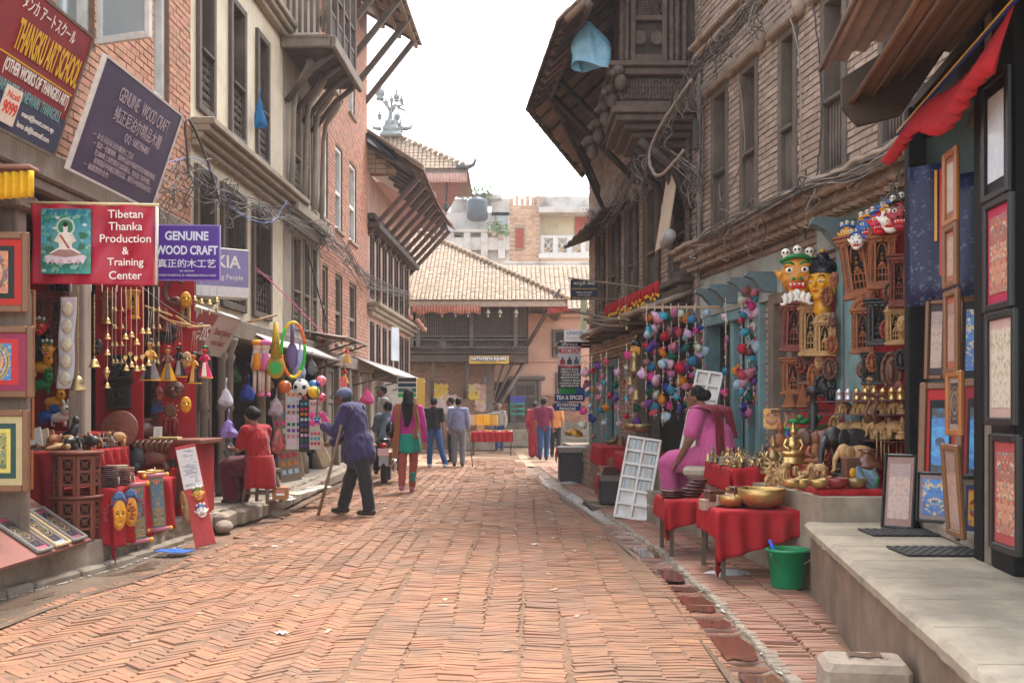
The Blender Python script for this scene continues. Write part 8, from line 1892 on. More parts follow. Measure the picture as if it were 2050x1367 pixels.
 # people
SK=mat('skin',(.30,.155,.09),.55,.08,12,.05);SKD=mat('skin_dark',(.20,.095,.055),.55,.08,12,.05);HAIR=mat('black_hair',(.008,.006,.006),.6,.3,40,.3,120,grain=(4,4,.4),spec=.2);M_SHOE=mat('shoe',(.04,.028,.022),.6,.2)
def person(label,x,y,z,rot,Hh,J,top,bottom,sleeve=1.0,skin=SK,vox=.013,loose=.02,tl=.46,shoes=M_SHOE,bot='trousers',hairdo='short',wr=.006,seed=0,hand=True,cap=None,hairm=HAIR,slim=1.0,socks=None):
 """J overrides joints (metres for a 1.7 m body, facing -y)"""
 k=Hh/1.7;D=dict(pel=(0,0,.93),chest=(0,0,1.27),neck=(0,-.01,1.46),head=(0,-.03,1.585),ls=(-.185,0,1.39),rs=(.185,0,1.39),le=(-.24,.03,1.12),re=(.24,.03,1.12),lw=(-.25,-.06,.87),rw=(.25,-.06,.87),lh=(-.09,0,.90),rh=(.09,0,.90),lk=(-.10,-.02,.50),rk=(.10,-.02,.50),la=(-.10,.02,.09),ra=(.10,.02,.09));D.update(J)
 D={a:Vector(b_)*k for a,b_ in D.items()if a not in('look','fl','fr','gl','gr')}
 t=thing('person',label,'person',TR(x,y,z)@RZ(rot));s_=k*slim
 hd,nk=D['head'],D['neck'];fw=Vector((0,-1,0));fw=J.get('look',fw);fw=Vector(fw).normalized();sd=fw.cross(Vector((0,0,1))).normalized();up=Vector((0,0,1))
 pts=[(D['pel'],D['chest'],.135*s_,.145*s_,.72),(D['chest'],D['neck'],.14*s_,.06*k,.75),(D['ls'],D['rs'],.06*s_,.06*s_),(nk,hd,.052*k,.055*k),('e',hd,(.078*k,.095*k,.115*k)),(hd+fw*.045*k-up*.05*k,hd+fw*.06*k-up*.085*k,.05*k,.035*k),(hd+fw*.09*k+up*.015*k,hd+fw*.115*k-up*.02*k,.012*k,.017*k)]
 for sx in(-1,1):pts+=[('e',hd+sd*sx*.08*k-up*.01*k,(.014*k,.02*k,.03*k))]
 for a in 'lr':
  S,E,Wt=D[a+'s'],D[a+'e'],D[a+'w'];h_,kn,an=D[a+'h'],D[a+'k'],D[a+'a']
  pts+=[(S,E,.052*s_,.04*s_),(E,Wt,.04*s_,.026*s_),(h_,kn,.085*s_,.056*s_),(kn,an,.056*s_,.035*s_)]
  fd=Vector(J.get('f'+a,(0,-1,0))).normalized();pts+=[(an-Vector((0,0,.03*k))-fd*.03*k,an+fd*.13*k-Vector((0,0,.055*k)),.036*k,.026*k)]
  if hand:
   dv=(Wt-E).normalized();grip=J.get('g'+a);ac=dv.cross(Vector((0,1,0.2))).normalized();pm=Wt+dv*.055*k;pts+=[(Wt,pm,.022*k,.028*k),(pm-ac*.018*k,pm+ac*.018*k,.02*k,.02*k)]
   cu=dv.cross(ac).normalized()*(1 if a=='l' else-1)
   for i in range(4):
    o=ac*(-.030+.020*i)*k;m1=pm+dv*.045*k+o+cu*.012*k;m2=m1+dv*(.035-.004*abs(i-1.3))*k*(.3 if grip else 1)+cu*(.03 if grip else.014)*k;pts+=[(pm+o*.9,m1,.0095*k,.009*k),(m1,m2,.009*k,.0075*k)]
   pts+=[(pm-dv*.03*k,pm+ac*-.05*k+dv*.015*k+cu*.012*k,.011*k,.009*k)]
 blend(pts,vox,'body',skin,t,3)
 q=MB()
 for sx in(-1,1):q.ball(hd+fw*.085*k+sd*sx*.033*k+up*.018*k,(.013*k,.013*k,.008*k),6,5)
 q.build('eyes',P_K,t);q=MB();q.tube([hd+fw*.098*k-up*.055*k-sd*.022*k,hd+fw*.105*k-up*.054*k,hd+fw*.098*k-up*.055*k+sd*.022*k],[.003*k,.007*k,.003*k],5);q.build('lips',paint('7d3a34',.5),t)
 L_=loose*k
 c=[(D['pel']-Vector((0,0,(.93-tl-.42)*0))+Vector((0,0,0)),D['chest'],.15*s_+L_,.155*s_+L_,.74),(D['chest'],lerp(D['chest'],D['neck'],.75),.15*s_+L_,.075*k+L_*.5,.78),(D['ls'],D['rs'],.066*s_+L_*.5,.066*s_+L_*.5)]
 hp_=(D['lh']+D['rh'])/2;c.append((D['lh'].lerp(hp_,.3)+Vector((0,0,.07*k)),D['rh'].lerp(hp_,.3)+Vector((0,0,.07*k)),.110*s_+L_*.4,.110*s_+L_*.4))
 if tl>.5:c+=[(D[a+'h'],D[a+'h'].lerp(D[a+'k'],.26),.116*s_+L_*.4,.112*s_+L_*.4)for a in 'lr'];c.append((D['pel'],D['pel']-Vector((0,0,(tl-.46)*k)),.155*s_+L_,.17*s_+L_*1.5,.8))
 for a in 'lr':
  S,E,Wt=D[a+'s'],D[a+'e'],D[a+'w'];f1=min(1,sleeve*2);c.append((S,S.lerp(E,f1),.060*s_+L_*.6,.048*s_+L_*.7))
  if sleeve>.5:c.append((E,E.lerp(Wt,sleeve*2-1.06),.048*s_+L_*.7,.034*s_+L_*.6))
 blend(c,vox,'top',top,t,5 if tl>.5 else 3,wr*1.5,30,seed)
 if bot=='trousers':
  c=[('e',(D['pel']+(D['lh']+D['rh'])/2)/2-Vector((0,0,.02*k)),(.165*s_,.125*s_,.13*s_))]
  for a in 'lr':h_,kn,an=D[a+'h'],D[a+'k'],D[a+'a'];c+=[(h_,kn,.098*s_+L_*.3,.068*s_+L_*.5),(kn,an+(kn-an).normalized()*.02,.068*s_+L_*.5,.052*s_+L_*.6)]
  blend(c,vox,'trousers',bottom,t,3,wr,30,seed+7)
 else:
  c=[(D['pel'],(D['lk']+D['rk'])/2,.17*s_,.17*s_,.85)]
  for a in 'lr':c+=[(D[a+'h'],D[a+'k'],.12*s_,.12*s_),(D[a+'k'],D[a+'a']+Vector((0,0,.02)),.12*s_,.11*s_)]
  c+=[(D['lk'],D['rk'],.1*s_,.1*s_),(D['la']+Vector((0,0,.06)),D['ra']+Vector((0,0,.06)),.09*s_,.09*s_)];blend(c,vox,'skirt',bottom,t,4,wr*1.3,26,seed+7)
 for a in 'lr':
  an=D[a+'a'];fd=Vector(J.get('f'+a,(0,-1,0))).normalized();blend([(an-Vector((0,0,.045*k))-fd*.05*k,an+fd*.145*k-Vector((0,0,.058*k)),.045*k,.034*k),(an+fd*.02*k-Vector((0,0,.02*k)),an+fd*.07*k-Vector((0,0,.05*k)),.042*k,.04*k)],.012,'shoe',shoes,t,2)
 hc=[('e',hd+up*.03*k-fw*.025*k,(.088*k,.096*k,.105*k))]
 if hairdo=='bun':hc+=[('e',hd-fw*.115*k+up*.02*k,(.065*k,.06*k,.062*k))]
 if hairdo=='long':hc+=[(hd-fw*.05*k,nk-fw*.09*k,.09*k,.085*k)]+[(nk-fw*.10*k+sd*(.03*i)*k,nk-fw*.15*k+sd*(.022*i+.01*math.sin(i*2))*k-up*(.36-.03*abs(i)+.03*math.sin(i*5))*k,.05*k,.022*k)for i in(-2,-1,0,1,2)]
 if not cap:blend(hc,.011,'hair',hairm,t,2,.004,60,seed)
 else:
  q=MB();q.ball(hd+up*.045*k-fw*.015*k,(.098*k,.105*k,.088*k),16,10);q.prism([(-.07*k,0),(.07*k,0),(.05*k,-.10*k),(0,-.12*k),(-.05*k,-.10*k)],0,.008,Matrix.Translation(hd+up*.035*k+fw*.07*k)@Matrix.Rotation(math.atan2(fw.x,-fw.y),4,'Z')@RX(10));q.build('cap',cap,t);blend([('e',hd-fw*.03*k-up*.01*k,(.085*k,.085*k,.08*k))],.011,'hair',paint('3a3836',.8),t,1)
 return t,D,k
def cl(hexs,k=.8):return mat('fabric_'+hexs+str(k),H(hexs,k),.9,.18,7,.15,160,sheen=.15)
t,D,k=person('person with a blue grey cap and purple jacket leaning on a wooden stick',-1.98,12.9,0,-108,1.68,dict(chest=(.0,-.06,1.25),neck=(0,-.16,1.42),head=(0,-.22,1.53),ls=(-.19,-.08,1.37),rs=(.19,-.08,1.37),re=(.26,-.20,1.08),rw=(.16,-.42,1.15),le=(-.24,-.16,1.06),lw=(-.10,-.44,.93),lh=(-.10,0,.90),rh=(.10,.02,.90),lk=(-.09,-.16,.49),rk=(.10,.14,.49),la=(-.10,-.28,.09),ra=(.10,.20,.09),gl=1,gr=1),cl('4a4070',.55),cl('3a3a38',.5),skin=SKD,cap=cl('6a7290',.8),wr=.009,seed=3,loose=.035,tl=.58,slim=1.05)
q=MB();q.tube([P(637,1031,12.75),P(660,945,12.7),P(683,850,12.65)],[.022,.02,.018],8);solo(q,'walking_stick',mat('stick',(.24,.15,.085),.7,.3),'thick wooden walking stick held by the person in the purple jacket','stick')
t,D,k=person('person with long black hair in a magenta top and teal tunic walking away',-1.70,16.4,0,180,1.68,dict(le=(-.25,.05,1.10),re=(.26,.04,1.10),lw=(-.27,-.02,.84),rw=(.27,-.02,.85),lk=(-.08,-.06,.5),rk=(.09,.05,.5),la=(-.05,-.10,.09),ra=(.10,.12,.12)),cl('c82a90'),cl('b05a48'),hairdo='long',seed=5,slim=.93,loose=.012,shoes=paint('b06a7a',.6))
def skirt_part(t,name,m,prof,c=(0,0),sq=.75,nf=9,amp=.06):
 q=MB();q.grid(lambda a,c_:(lambda r_,z:(c[0]+r_*(1+amp*(1-c_)*math.sin(a*6.2832*nf+2*math.sin(a*12)))*math.cos(a*6.2832),c[1]+r_*sq*(1+amp*(1-c_)*math.sin(a*6.2832*nf+2*math.sin(a*12)))*math.sin(a*6.2832),z+.012*(1-c_)*math.sin(a*19)))(np.interp(c_,np.linspace(0,1,len(prof)),[p_[0]for p_ in prof]),np.interp(c_,np.linspace(0,1,len(prof)),[p_[1]for p_ in prof])),72,10,thick=.004);return q.build(name,m,t)
skirt_part(t,'tunic',cl('0f9a84'),[(.20*k,.66*k),(.205*k,.76*k),(.19*k,.86*k),(.172*k,.97*k)],nf=8,amp=.05)
q=MB();q.grid(lambda a,c:(lerp(-.17,-.10,a)*1.1+.02*math.sin(c*9),.16+.03*math.sin(a*9)+.03*c,lerp(1.45,.88,c)),8,20,thick=.006);q.grid(lambda a,c:(lerp(.10,.20,a)+.05*c,.17+.02*math.sin(a*9),lerp(1.45,.56,c)),8,26,thick=.006);q.build('scarf',cl('a8683f'),t)
q=MB();q.ball((.27,.08,1.02),(.10,.13,.14),12,8);bg_=q.build('handbag',paint('141214',.25),t);q=MB();q.tube([(.20,.02,1.42),(.26,.08,1.15)],.012,5);q.build('strap',P_K,bg_)
for i in range(4):
 q=MB();q.ball((.10-.19*(i%2),.17 if i%2 else.10,.30-.08*(i//2)),(.045,.012,.045),8,5);q.build('embroidery',cl('0f8a74'),t)
person('person in a black shirt and blue jeans standing with legs apart',-1.84,23.5,0,168,1.63,dict(lk=(-.16,-.02,.5),la=(-.30,.02,.09),rk=(.10,0,.5),ra=(.10,.02,.09)),cl('1c1e24',.7),cl('2f5a94',.7),sleeve=.42,seed=8,vox=.016,shoes=paint('b8b4b0',.6))
t,D,k=person('person in a checked shirt and grey trousers holding a thin stick',-1.28,23.9,0,178,1.63,dict(rw=(.24,-.10,.9)),mat('checked_shirt',H('8a90b0',.8),.85,.45,30,.05),cl('77777c',.8),sleeve=.8,seed=9,vox=.016)
q=MB();q.tube([P(946,934,23.7),P(940,866,23.7)],.014,6);solo(q,'walking_stick',M_WOOD,'thin dark cane held by the person in the checked shirt','stick')
person('person in a white shirt and dark trousers facing left behind the checked shirt',-1.56,25.7,0,-95,1.66,dict(),cl('c8ccd8'),cl('1a1c24',.7),seed=10,vox=.018,skin=SKD)
person('grey haired person in a pale shirt standing behind the red cloth table',-.42,32.7,0,-20,1.55,dict(),cl('a89c90'),cl('2f4a7a',.7),seed=11,vox=.02,skin=SKD,hairm=paint('8a8680',.8))
person('person in a maroon shirt and jeans walking away on the right',.84,26.5,0,176,1.66,dict(lk=(-.09,-.1,.51),la=(-.07,-.02,.10),rk=(.09,.06,.5),ra=(.09,.16,.12)),cl('7a2644',.8),cl('2a4a7a',.7),sleeve=.42,seed=12,vox=.016,skin=SKD)
person('person in a red dress half hidden behind the maroon shirt',.66,28.2,0,170,1.58,dict(),cl('a83240'),cl('a02a38'),bot='skirt',hairdo='bun',seed=13,vox=.02)
person('person in an orange top with a purple scarf beyond the maroon shirt',1.24,28.6,0,165,1.56,dict(),cl('d08a4a'),cl('24242a',.7),hairdo='bun',sleeve=.4,seed=14,vox=.02)
person('person in a whitish shirt standing in the shop doorway near the motorbike',-2.62,20.3,.21,-70,1.62,dict(),cl('b8b0a8'),cl('3a3630',.7),seed=15,vox=.018,skin=SKD)
person('person in a black and white jacket sitting on the parked motorbike',-2.28,18.35,0,185,1.66,dict(pel=(0,.1,.84),chest=(0,-.02,1.12),neck=(0,-.08,1.30),head=(0,-.12,1.42),ls=(-.18,-.04,1.24),rs=(.18,-.04,1.24),le=(-.25,-.18,1.02),re=(.25,-.18,1.02),lw=(-.25,-.42,.98),rw=(.25,-.42,.98),lh=(-.09,.05,.80),rh=(.09,.05,.80),lk=(-.22,-.30,.62),rk=(.22,-.30,.62),la=(-.22,-.12,.25),ra=(.22,-.12,.25)),mat('biker_jacket',(.10,.14,.16),.7,.8,5),cl('26262a',.7),seed=16,vox=.018)
t,D,k=person('person in a red dress sitting on a wooden stool with her back turned',-3.12,12.2,.20,-118,1.58,dict(pel=(0,.06,.50),chest=(0,.0,.84),neck=(0,-.04,1.03),head=(0,-.10,1.15),ls=(-.18,-.01,.96),rs=(.18,-.01,.96),le=(-.24,-.10,.72),re=(.24,-.10,.72),lw=(-.12,-.34,.70),rw=(.12,-.34,.72),lh=(-.09,.0,.50),rh=(.09,.0,.50),lk=(-.12,-.40,.48),rk=(.12,-.40,.48),la=(-.10,-.34,.08),ra=(.10,-.34,.08),look=(-.15,-1,-.15)),cl('b8101a',.6),cl('6a0f22',.6),sleeve=.36,bot='skirt',hairdo='bun',seed=17,loose=.03)
skirt_part(t,'dress_back',cl('b8101a',.6),[(.215,.20),(.215,.36),(.195,.50),(.17,.60)],(0,.06),.8,8,.05)
st=thing('stool','rough wooden stool under the person in the red dress','stool',TR(-3.07,12.27,.21)@RZ(-20));bx('seat',M_WOODG,st,(0,0,.40,.36,.30,.04))
for sx in(-1,1):
 for sy in(-1,1):q=MB();q.tube([(sx*.13,sy*.10,.39),(sx*.18,sy*.15,0)],.022,6);q.build('leg',M_WOODG,st)
bx('stretcher',M_WOODG,st,(0,-.14,.13,.30,.025,.03),(0,.14,.13,.30,.025,.03))
t,D,k=person('person in a pink tunic with a dark red shawl sitting on the stone slab',2.14,10.75,.74,-128,1.66,dict(pel=(0,.07,.08),chest=(0,-.03,.44),neck=(0,-.10,.65),head=(0,-.19,.76),ls=(-.21,-.06,.57),rs=(.21,-.06,.57),le=(-.27,-.12,.31),re=(.29,-.10,.30),lw=(-.20,-.36,.14),rw=(.24,-.28,.06),lh=(-.11,.0,.06),rh=(.11,.0,.06),lk=(-.15,-.46,.04),rk=(.12,-.48,.02),la=(-.14,-.42,-.36),ra=(.11,-.44,-.38),look=(.35,-1,-.05)),cl('d0609a',.8),cl('c0568c',.8),sleeve=.36,hairdo='bun',seed=19,loose=.045,slim=1.15,vox=.011,skin=SKD,wr=.007,shoes=paint('c08a98',.7))
blend([((0,.06,.30),(0,.08,.10),.21,.25,.85),((-.1,-.1,.08),(-.12,-.4,.06),.14,.11),((.1,-.1,.08),(.1,-.4,.06),.14,.11)],.012,'tunic',cl('d0609a',.8),t,3,.007,22,8)
q=MB()
q.grid(lambda a,c:(lerp(.26,.06,a)+.02*math.sin(c*9)+.04*max(0,c-.5),lerp(-.20,.14,min(1,c*2.6))+.17*max(0,c-.38)+.010*math.sin(a*14+c*5),.635+.035*math.sin(min(1,c*2.6)*3.14)-.05*abs(a-.8)-.85*max(0,c-.36)),14,30,thick=.006)
q.grid(lambda a,c:(lerp(-.24,-.03,a)+.08*max(0,c-.3),lerp(-.20,.135,min(1,c*2.6))+.15*max(0,c-.38)+.010*math.sin(a*14),.635+.035*math.sin(min(1,c*2.6)*3.14)-.05*abs(a-.2)-.5*max(0,c-.36)),14,24,thick=.006);q.build('shawl',cl('8a1424',.75),t)
# motorbike
mb_=thing('motorbike','parked motorbike seen from behind beside the kerb','motorbike',TR(-2.30,18.0,0)@RZ(4))
for y,in((0.0,),(1.25,)):
 q=MB();q.tube([(0,y+.25*math.cos(a),.29+.25*math.sin(a))for a in np.linspace(0,6.2832,21)[:-1]],.055,8,closed=True);wq=q.build('wheel',mat('tyre',(.02,.02,.02),.85,.2),mb_)
 q=MB();q.tube([(0,y+.2*math.cos(a),.29+.2*math.sin(a))for a in np.linspace(0,6.2832,17)[:-1]],.02,6,closed=True)
 for k in range(6):q.tube([(0,y,.29),(0,y+.2*math.cos(k*1.047),.29+.2*math.sin(k*1.047))],.008,4)
 q.build('rim',paint('a8a8a8',.3,.8),wq)
q=MB();q.ball((0,.75,.82),(.14,.27,.12),12,8);q.build('tank',paint('8a1420',.25),mb_);q=MB();q.ball((0,.2,.80),(.13,.38,.07),12,8);q.build('seat',P_K,mb_)
bx('number_plate',paint('d8b0b8',.5),mb_,(0,-.31,.60,.20,.012,.13));bx('mudguard',paint('9aa0a8',.4),mb_,(0,-.27,.46,.17,.02,.22));q=MB();q.ball((0,-.28,.72),(.06,.04,.04),8,6);q.build('tail_light',P_RED,mb_)
for sx in(-1,1):q=MB();q.ball((sx*.17,-.26,.72),(.05,.03,.03),8,6);q.build('indicator',paint('e07a1a',.3),mb_)
q=MB();q.tube([(.14,.9,.28),(.16,.3,.26),(.2,-.22,.42)],[.03,.045,.055],10);q.build('exhaust',paint('b8bcc0',.2,.9),mb_);q=MB();q.box((0,.6,.45),(.22,.4,.3),bev=.04);q.build('engine',M_BRASSD,mb_)
q=MB();q.tube([(-.33,.85,1.0),(0,.98,.98),(.33,.85,1.0)],.016,6);q.tube([(0,1.25,.29),(0,1.0,1.0)],.03,6);q.build('handlebar',M_EBONY,mb_)
# table in the square
cloth_table('low red cloth table with small goods in the square',xt(944,29.7)-.68,xt(1026,29.7)-.68,29.4,30.2,.70,(.05,.05,.30,.0),seed=14)
bx_=box_thing('tan cardboard carton on the square table',-.95,29.8,.71,(.22,.2,.2),paint('b08850',.8),8)
for k in range(12):box_thing('small bright packet lying on the square table',lerp(-1.05,-.05,k/11),29.7+jit(.2),.708,(.09,.12,.04),paint(('d8a818','c8b8a8','b83a4a','e8d8a0')[k%4],.5),jit(60),'packet',False,'packets on the square table')
q=MB();q.tube([P(935,832,30.2),P(1000,826,30.2)],.01,5);solo(q,'line',M_STRING,'thin line carrying the yellow packets behind the square table','line')
for k,u in enumerate((945,959,974,989)):q=MB();q.box((0,0,-.18),(.24,.07,.34),bev=.03);pk=solo(q,'yellow_packet',paint(('c8a070','e0a018','e0a818','c0983a')[k],.4),('tan','bright yellow','golden','dull mustard')[k]+' packet hanging over the square table','packet',TR(*P(u,829,30.2)),'hanging packets')
for k,(u,v,c,lab)in enumerate(((1029,818,'1f9a8a','left turquoise plastic crate by the grey door'),(1042,818,'1fa894','right turquoise plastic crate by the grey door'),(1036,800,'4a58b8','blue violet plastic crate on top of the turquoise ones'))):
 t=thing('plastic_crate',lab,'crate',TR(*P(u,v+15 if k<2 else v+6,37.0)),'plastic crates by the door');w_=.24 if k<2 else.52;h_=.55 if k<2 else.26
 for sx in(-1,1):bx('side',paint(c,.45),t,(sx*w_/2,0,h_/2,.03,.3,h_))
 bx('side',paint(c,.45),t,*[(0,0,h_*(j+.5)/3,w_,.3,.06)for j in range(3)])
 # toys, loads of cable, awnings and small things on the left
def tin_awning(label,u0,u1,out,z1,drop,m=M_TINL,bar=True):
 a,b_=SU(u1,out*.5),SU(u0,out*.5);t=thing('awning',label,'awning',LW.M);corrug((a,out,z1-drop),(b_,out,z1-drop),(a,.02,z1),pitch=.09,amp=.012).build('sheet',m,t)
 for x in(a+.05,(a+b_)/2,b_-.05):q=MB();q.tube([(x,.03,z1-drop-.25),(x,out-.02,z1-drop-.02)],.018,5);q.build('bracket',M_WOOD,t)
 q=MB();q.tube([(a,out,z1-drop-.02),(b_,out,z1-drop-.02)],.018,6);q.build('front_bar',M_WOODG,t);return t
tin_awning('long bent tin awning over the toy stall',530,648,.62,2.52,.26);tin_awning('flat brown tin awning under the narrow brick windows',652,700,.75,2.78,.10,M_TIN);tin_awning('white tin awning over the far left shop',745,818,.95,2.55,.40)
q=MB();q.tube([P(470,652,14.6),P(555,630,14.9)],.02,6);solo(q,'bamboo_pole',M_LIGHTW,'thin bamboo pole poking out above the toy stall','pole')
q=MB();q.tube([(.245*.7*math.cos(a),0,.5*math.sin(a))for a in np.linspace(0,6.2832,41)[:-1]],.02,8,closed=True)
hp=thing('hula_hoop','large plastic hoop in green, orange and yellow segments at the toy stall','hoop',TR(*P(587,700,14.0))@RZ(18))
for k,c in enumerate(('f0c818','28c82a','f06a20','f0c818','28c82a','f06a20')):q=MB();q.tube([(.16*math.cos(a),0,.385*math.sin(a))for a in np.linspace(k*1.047-1.9,k*1.047+1.047-1.9,9)],.021,8);q.build('segment',paint(c,.35),hp)
for k,(u,c,d,lab)in enumerate(((515,'f0961e','e8d8c8','left rag doll with orange hat and dress'),(532,'e070b0','e0a8c0','right rag doll with pink hat and dress'))):
 t=thing('rag_doll',lab+' hanging in clear film','doll',TR(*P(u,795,14.0)),'long legged dolls');s_=.9
 for sx in(-1,1):
  q=MB();q.tube([(sx*.04,0,.05),(sx*.035,0,.42)],.027,8);q.build('leg',paint('e0c8b8',.8),t);q=MB();q.ball((sx*.045,-.03,.03),(.035,.05,.03),8,6);q.build('shoe',paint('e0603a' if k==0 else 'e06aa0',.6),t)
  q=MB();q.tube([(sx*.05,0,.60),(sx*.075,-.01,.42)],.02,7);q.build('arm',paint('e0c8b8',.8),t)
 q=MB();q.lathe([(.085,.38),(.06,.5),(.045,.62)],12);q.build('dress',paint(c,.7),t);q=MB();q.ball((0,0,.70),(.065,.06,.07),12,8);q.build('head',paint('e8c8b0',.8),t);q=MB();q.ball((0,0,.76),(.085,.08,.05),12,7);q.build('hat',paint(c,.7),t)
 q=MB();q.tube([(.05*math.cos(a),-.035,.63+.02*math.sin(2*a))for a in np.linspace(0,6,12)],.01,5);q.build('bow',T_W,t)
t=thing('racket_case','yellow racket case with a green badge hanging at the toy stall','racket',TR(*P(552,735,13.8))@RZ(10));q=MB();q.ball((0,0,0),(.125,.03,.16),16,10);q.tube([(0,0,.13),(0,0,.62)],[.075,.03],8);q.build('case',paint('b8961f',.5),t);flat(t,'badge',circ(.09,24,.9),paint('2aa83a',.4),0,-.01,-.033);lettering('AL',P_K,t,TR(0,-.05,.30),.08,.1,bold=.03)
t=thing('racket_case','purple racket sleeve behind the plastic hoop','racket',TR(*P(585,712,14.25)));q=MB();q.ball((0,0,0),(.08,.03,.2),12,8);q.tube([(0,0,.15),(0,0,.5)],.03,7);q.build('case',paint('6a5a90',.5),t)
for(u,v,r_,c,lab)in((570,775,.10,'c8641e','orange ball half hidden behind the racket case'),(628,772,.085,'3a78a8','blue and orange ball behind the white football'),(628,785,.085,'f0b818','glossy yellow ball right of the football'),(643,762,.075,'f07a8a','plain pink ball above the yellow one'),(644,795,.062,'f05a70','small pink ball with black spots')):
 q=MB();q.ball((0,0,0),r_,18,12);bo_=solo(q,'ball',paint(c,.3,coat=.5),lab,'ball',TR(*P(u,v,14.3-(.4 if u==628 and v==785 else 0))),'balls at the toy stall')
 if 'spots' in lab:
  for k in range(9):an=k*2.4;zz=lerp(-.9,.9,k/8);rr=math.sqrt(1-zz*zz);q=MB();q.ball((r_*rr*math.cos(an),r_*rr*math.sin(an),r_*zz),.014,6,5);q.build('spot',P_K,bo_)
q=MB();q.ball((0,0,0),.115,20,14);fb_=solo(q,'football',paint('dcdcd8',.35),'white football with black patches at the toy stall','ball',TR(*P(603,775,13.9)))
g_=(1+5**.5)/2
for p_ in[(0,s1,s2*g_)for s1 in(-1,1)for s2 in(-1,1)]+[(s1,s2*g_,0)for s1 in(-1,1)for s2 in(-1,1)]+[(s2*g_,0,s1)for s1 in(-1,1)for s2 in(-1,1)]:
 n_=Vector(p_).normalized();M_=n_.to_track_quat('Z','Y').to_matrix().to_4x4();q=MB();q.lathe([(.036,.1095),(.025,.1135),(0,.117)],5,M_);q.build('patch',P_K,fb_)
t=thing('flower_toy','pink flower toy on a green stem hanging at the stall','toy',TR(*P(637,835,13.8)));q=MB();q.tube([(-.02,0,0),(0,0,.45)],.01,6);q.build('stem',P_GRN,t)
for x,z in((-.09,.03),(.06,.03),(.10,-.04),(-.08,-.08),(.12,-.10)):q=MB();[q.ball((x+.03*math.cos(k*1.256),0,z+.03*math.sin(k*1.256)),(.022,.015,.022),7,5)for k in range(5)];q.ball((x,-.01,z),.016,6,5);q.build('flower',P_PINK,t)
q=MB();q.ball((0,0,-.06),(.06,.02,.02),8,6);q.ball((0,0,.46),(.035,.02,.03),8,6);q.build('ribbon',paint('2a3aa0',.5),t)
def bagthing(label,u,v,Y,w_,h_,m,rz=0):
 q=MB();bf=lambda c:float(np.interp(c,[0,.12,.3,.6,.85,.95,1],[.16,.10,.5,.8,1,.8,.02]));q.grid(lambda a,c:(w_*.52*math.cos(a*6.2832)*bf(c)*(1-.30*abs(math.sin(a*9.42+c*1.5+u))+.12*math.sin(a*22+c*9+u)),w_*.3*math.sin(a*6.2832)*bf(c)*(1-.35*abs(math.sin(a*12.6+c*2))),-h_*min(c,.97)+.03*math.sin(a*12+u)*c),40,16);q.tube([(0,0,-.01),(.01,0,.10)],.008,5);solo(q,'hanging_bag',m,label,'bag',TR(*P(u,v,Y))@RZ(rz),'bags hanging at the shop doors')
bagthing('crumpled white paper bag hanging by the closed doors',452,772,12.6,.20,.24,paint('cfd0d6',.6),10);bagthing('white and purple patterned cloth bag hanging below the white one',457,835,12.5,.27,.24,mat('purple_spots',(.36,.26,.62),.8,.75,22,.1),0);bagthing('dark blue cloth bundle hanging beside the doorway',497,765,13.2,.26,.24,paint('1a2f7a',.6),0);bagthing('grey plastic bag low in the doorway behind the red dress',460,880,12.9,.2,.22,paint('6a6e70',.5))
bagthing('clear bundle with a green label under the racket case',553,790,13.9,.24,.3,mat('toy_film',(.40,.30,.32),.25,.4,14,.2,20,alpha=.9));bagthing('red packaged toys hanging behind the seated person',555,850,14.2,.24,.4,mat('toy_red',(.45,.10,.08),.3,.6,16,.2,20));bagthing('pink toy bundle hanging over the far shop door',735,775,18.5,.3,.3,P_PINK);bagthing('doll in a blue dress wrapped in film behind the hoop',600,690,14.4,.22,.5,mat('doll_blue',(.35,.45,.62),.4,.4,10))
for k,(u0,v0,u1,v1,c,lab)in enumerate(((555,800,590,965,'8a7a6a','grey wire card rack leaning at the toy stall'),(575,780,600,900,'c8c4bc','white card of small toys hung on the post'),(622,800,640,900,'c8c0b8','white card with rows of red badges'),(602,800,622,905,'2a2624','black strip of bangles hanging on the post'))):
 p0,p1=P(u0,v0,14.4),P(u1,v1,14.2);t=thing('card_rack',lab,'rack',TR(*((p0+p1)/2))@RZ(20)@RY(-8 if k==0 else 0));w_,h_=abs(p1.x-p0.x),p0.z-p1.z;bx('card',paint(c,.7),t,(0,0,0,w_,.02,h_))
 for j in range(9):bx('item',paint(PC[(j*3+k*5)%16],.5),t,*[(w_*(i-1)*.3,-.016,h_*(.42-.1*j),w_*.2,.02,h_*.055)for i in range(3)],bev=.002)
for k,(a,b_,c,lab)in enumerate((((600,955),(575,800),'a08a70','wooden slatted board leaning on the carved post'),((655,930),(622,850),'b09878','pale plank leaning at the shop step'),((700,885),(686,755),'e06a60','long salmon pink wooden sword shape leaning in the shop'))):
 pa,pb=P(*a,14.6-(.0 if k<2 else-1.5)),P(*b_,14.9+(1.5 if k>1 else 0));q=MB();d_=pb-pa;q.box((0,0,d_.length/2),(.15-.04*(k==2),.025,d_.length),bev=.006);Mq=Vector((0,0,1)).rotation_difference(d_).to_matrix().to_4x4();Mq.translation=pa;solo(q,'leaning_plank',paint(c,.75,var=.25),lab,'plank',Mq)
ct=thing('cardboard_box','small cardboard box with a red and white label on the kerb','box',TR(*P(562,998,12.35))@RZ(8));bx('carton',paint('a8744a',.8),ct,(0,0,.07,.19,.16,.15));bx('label',T_W,ct,(0,-.082,.075,.10,.004,.06));bx('label_band',P_RED,ct,(0,-.085,.09,.10,.003,.02))
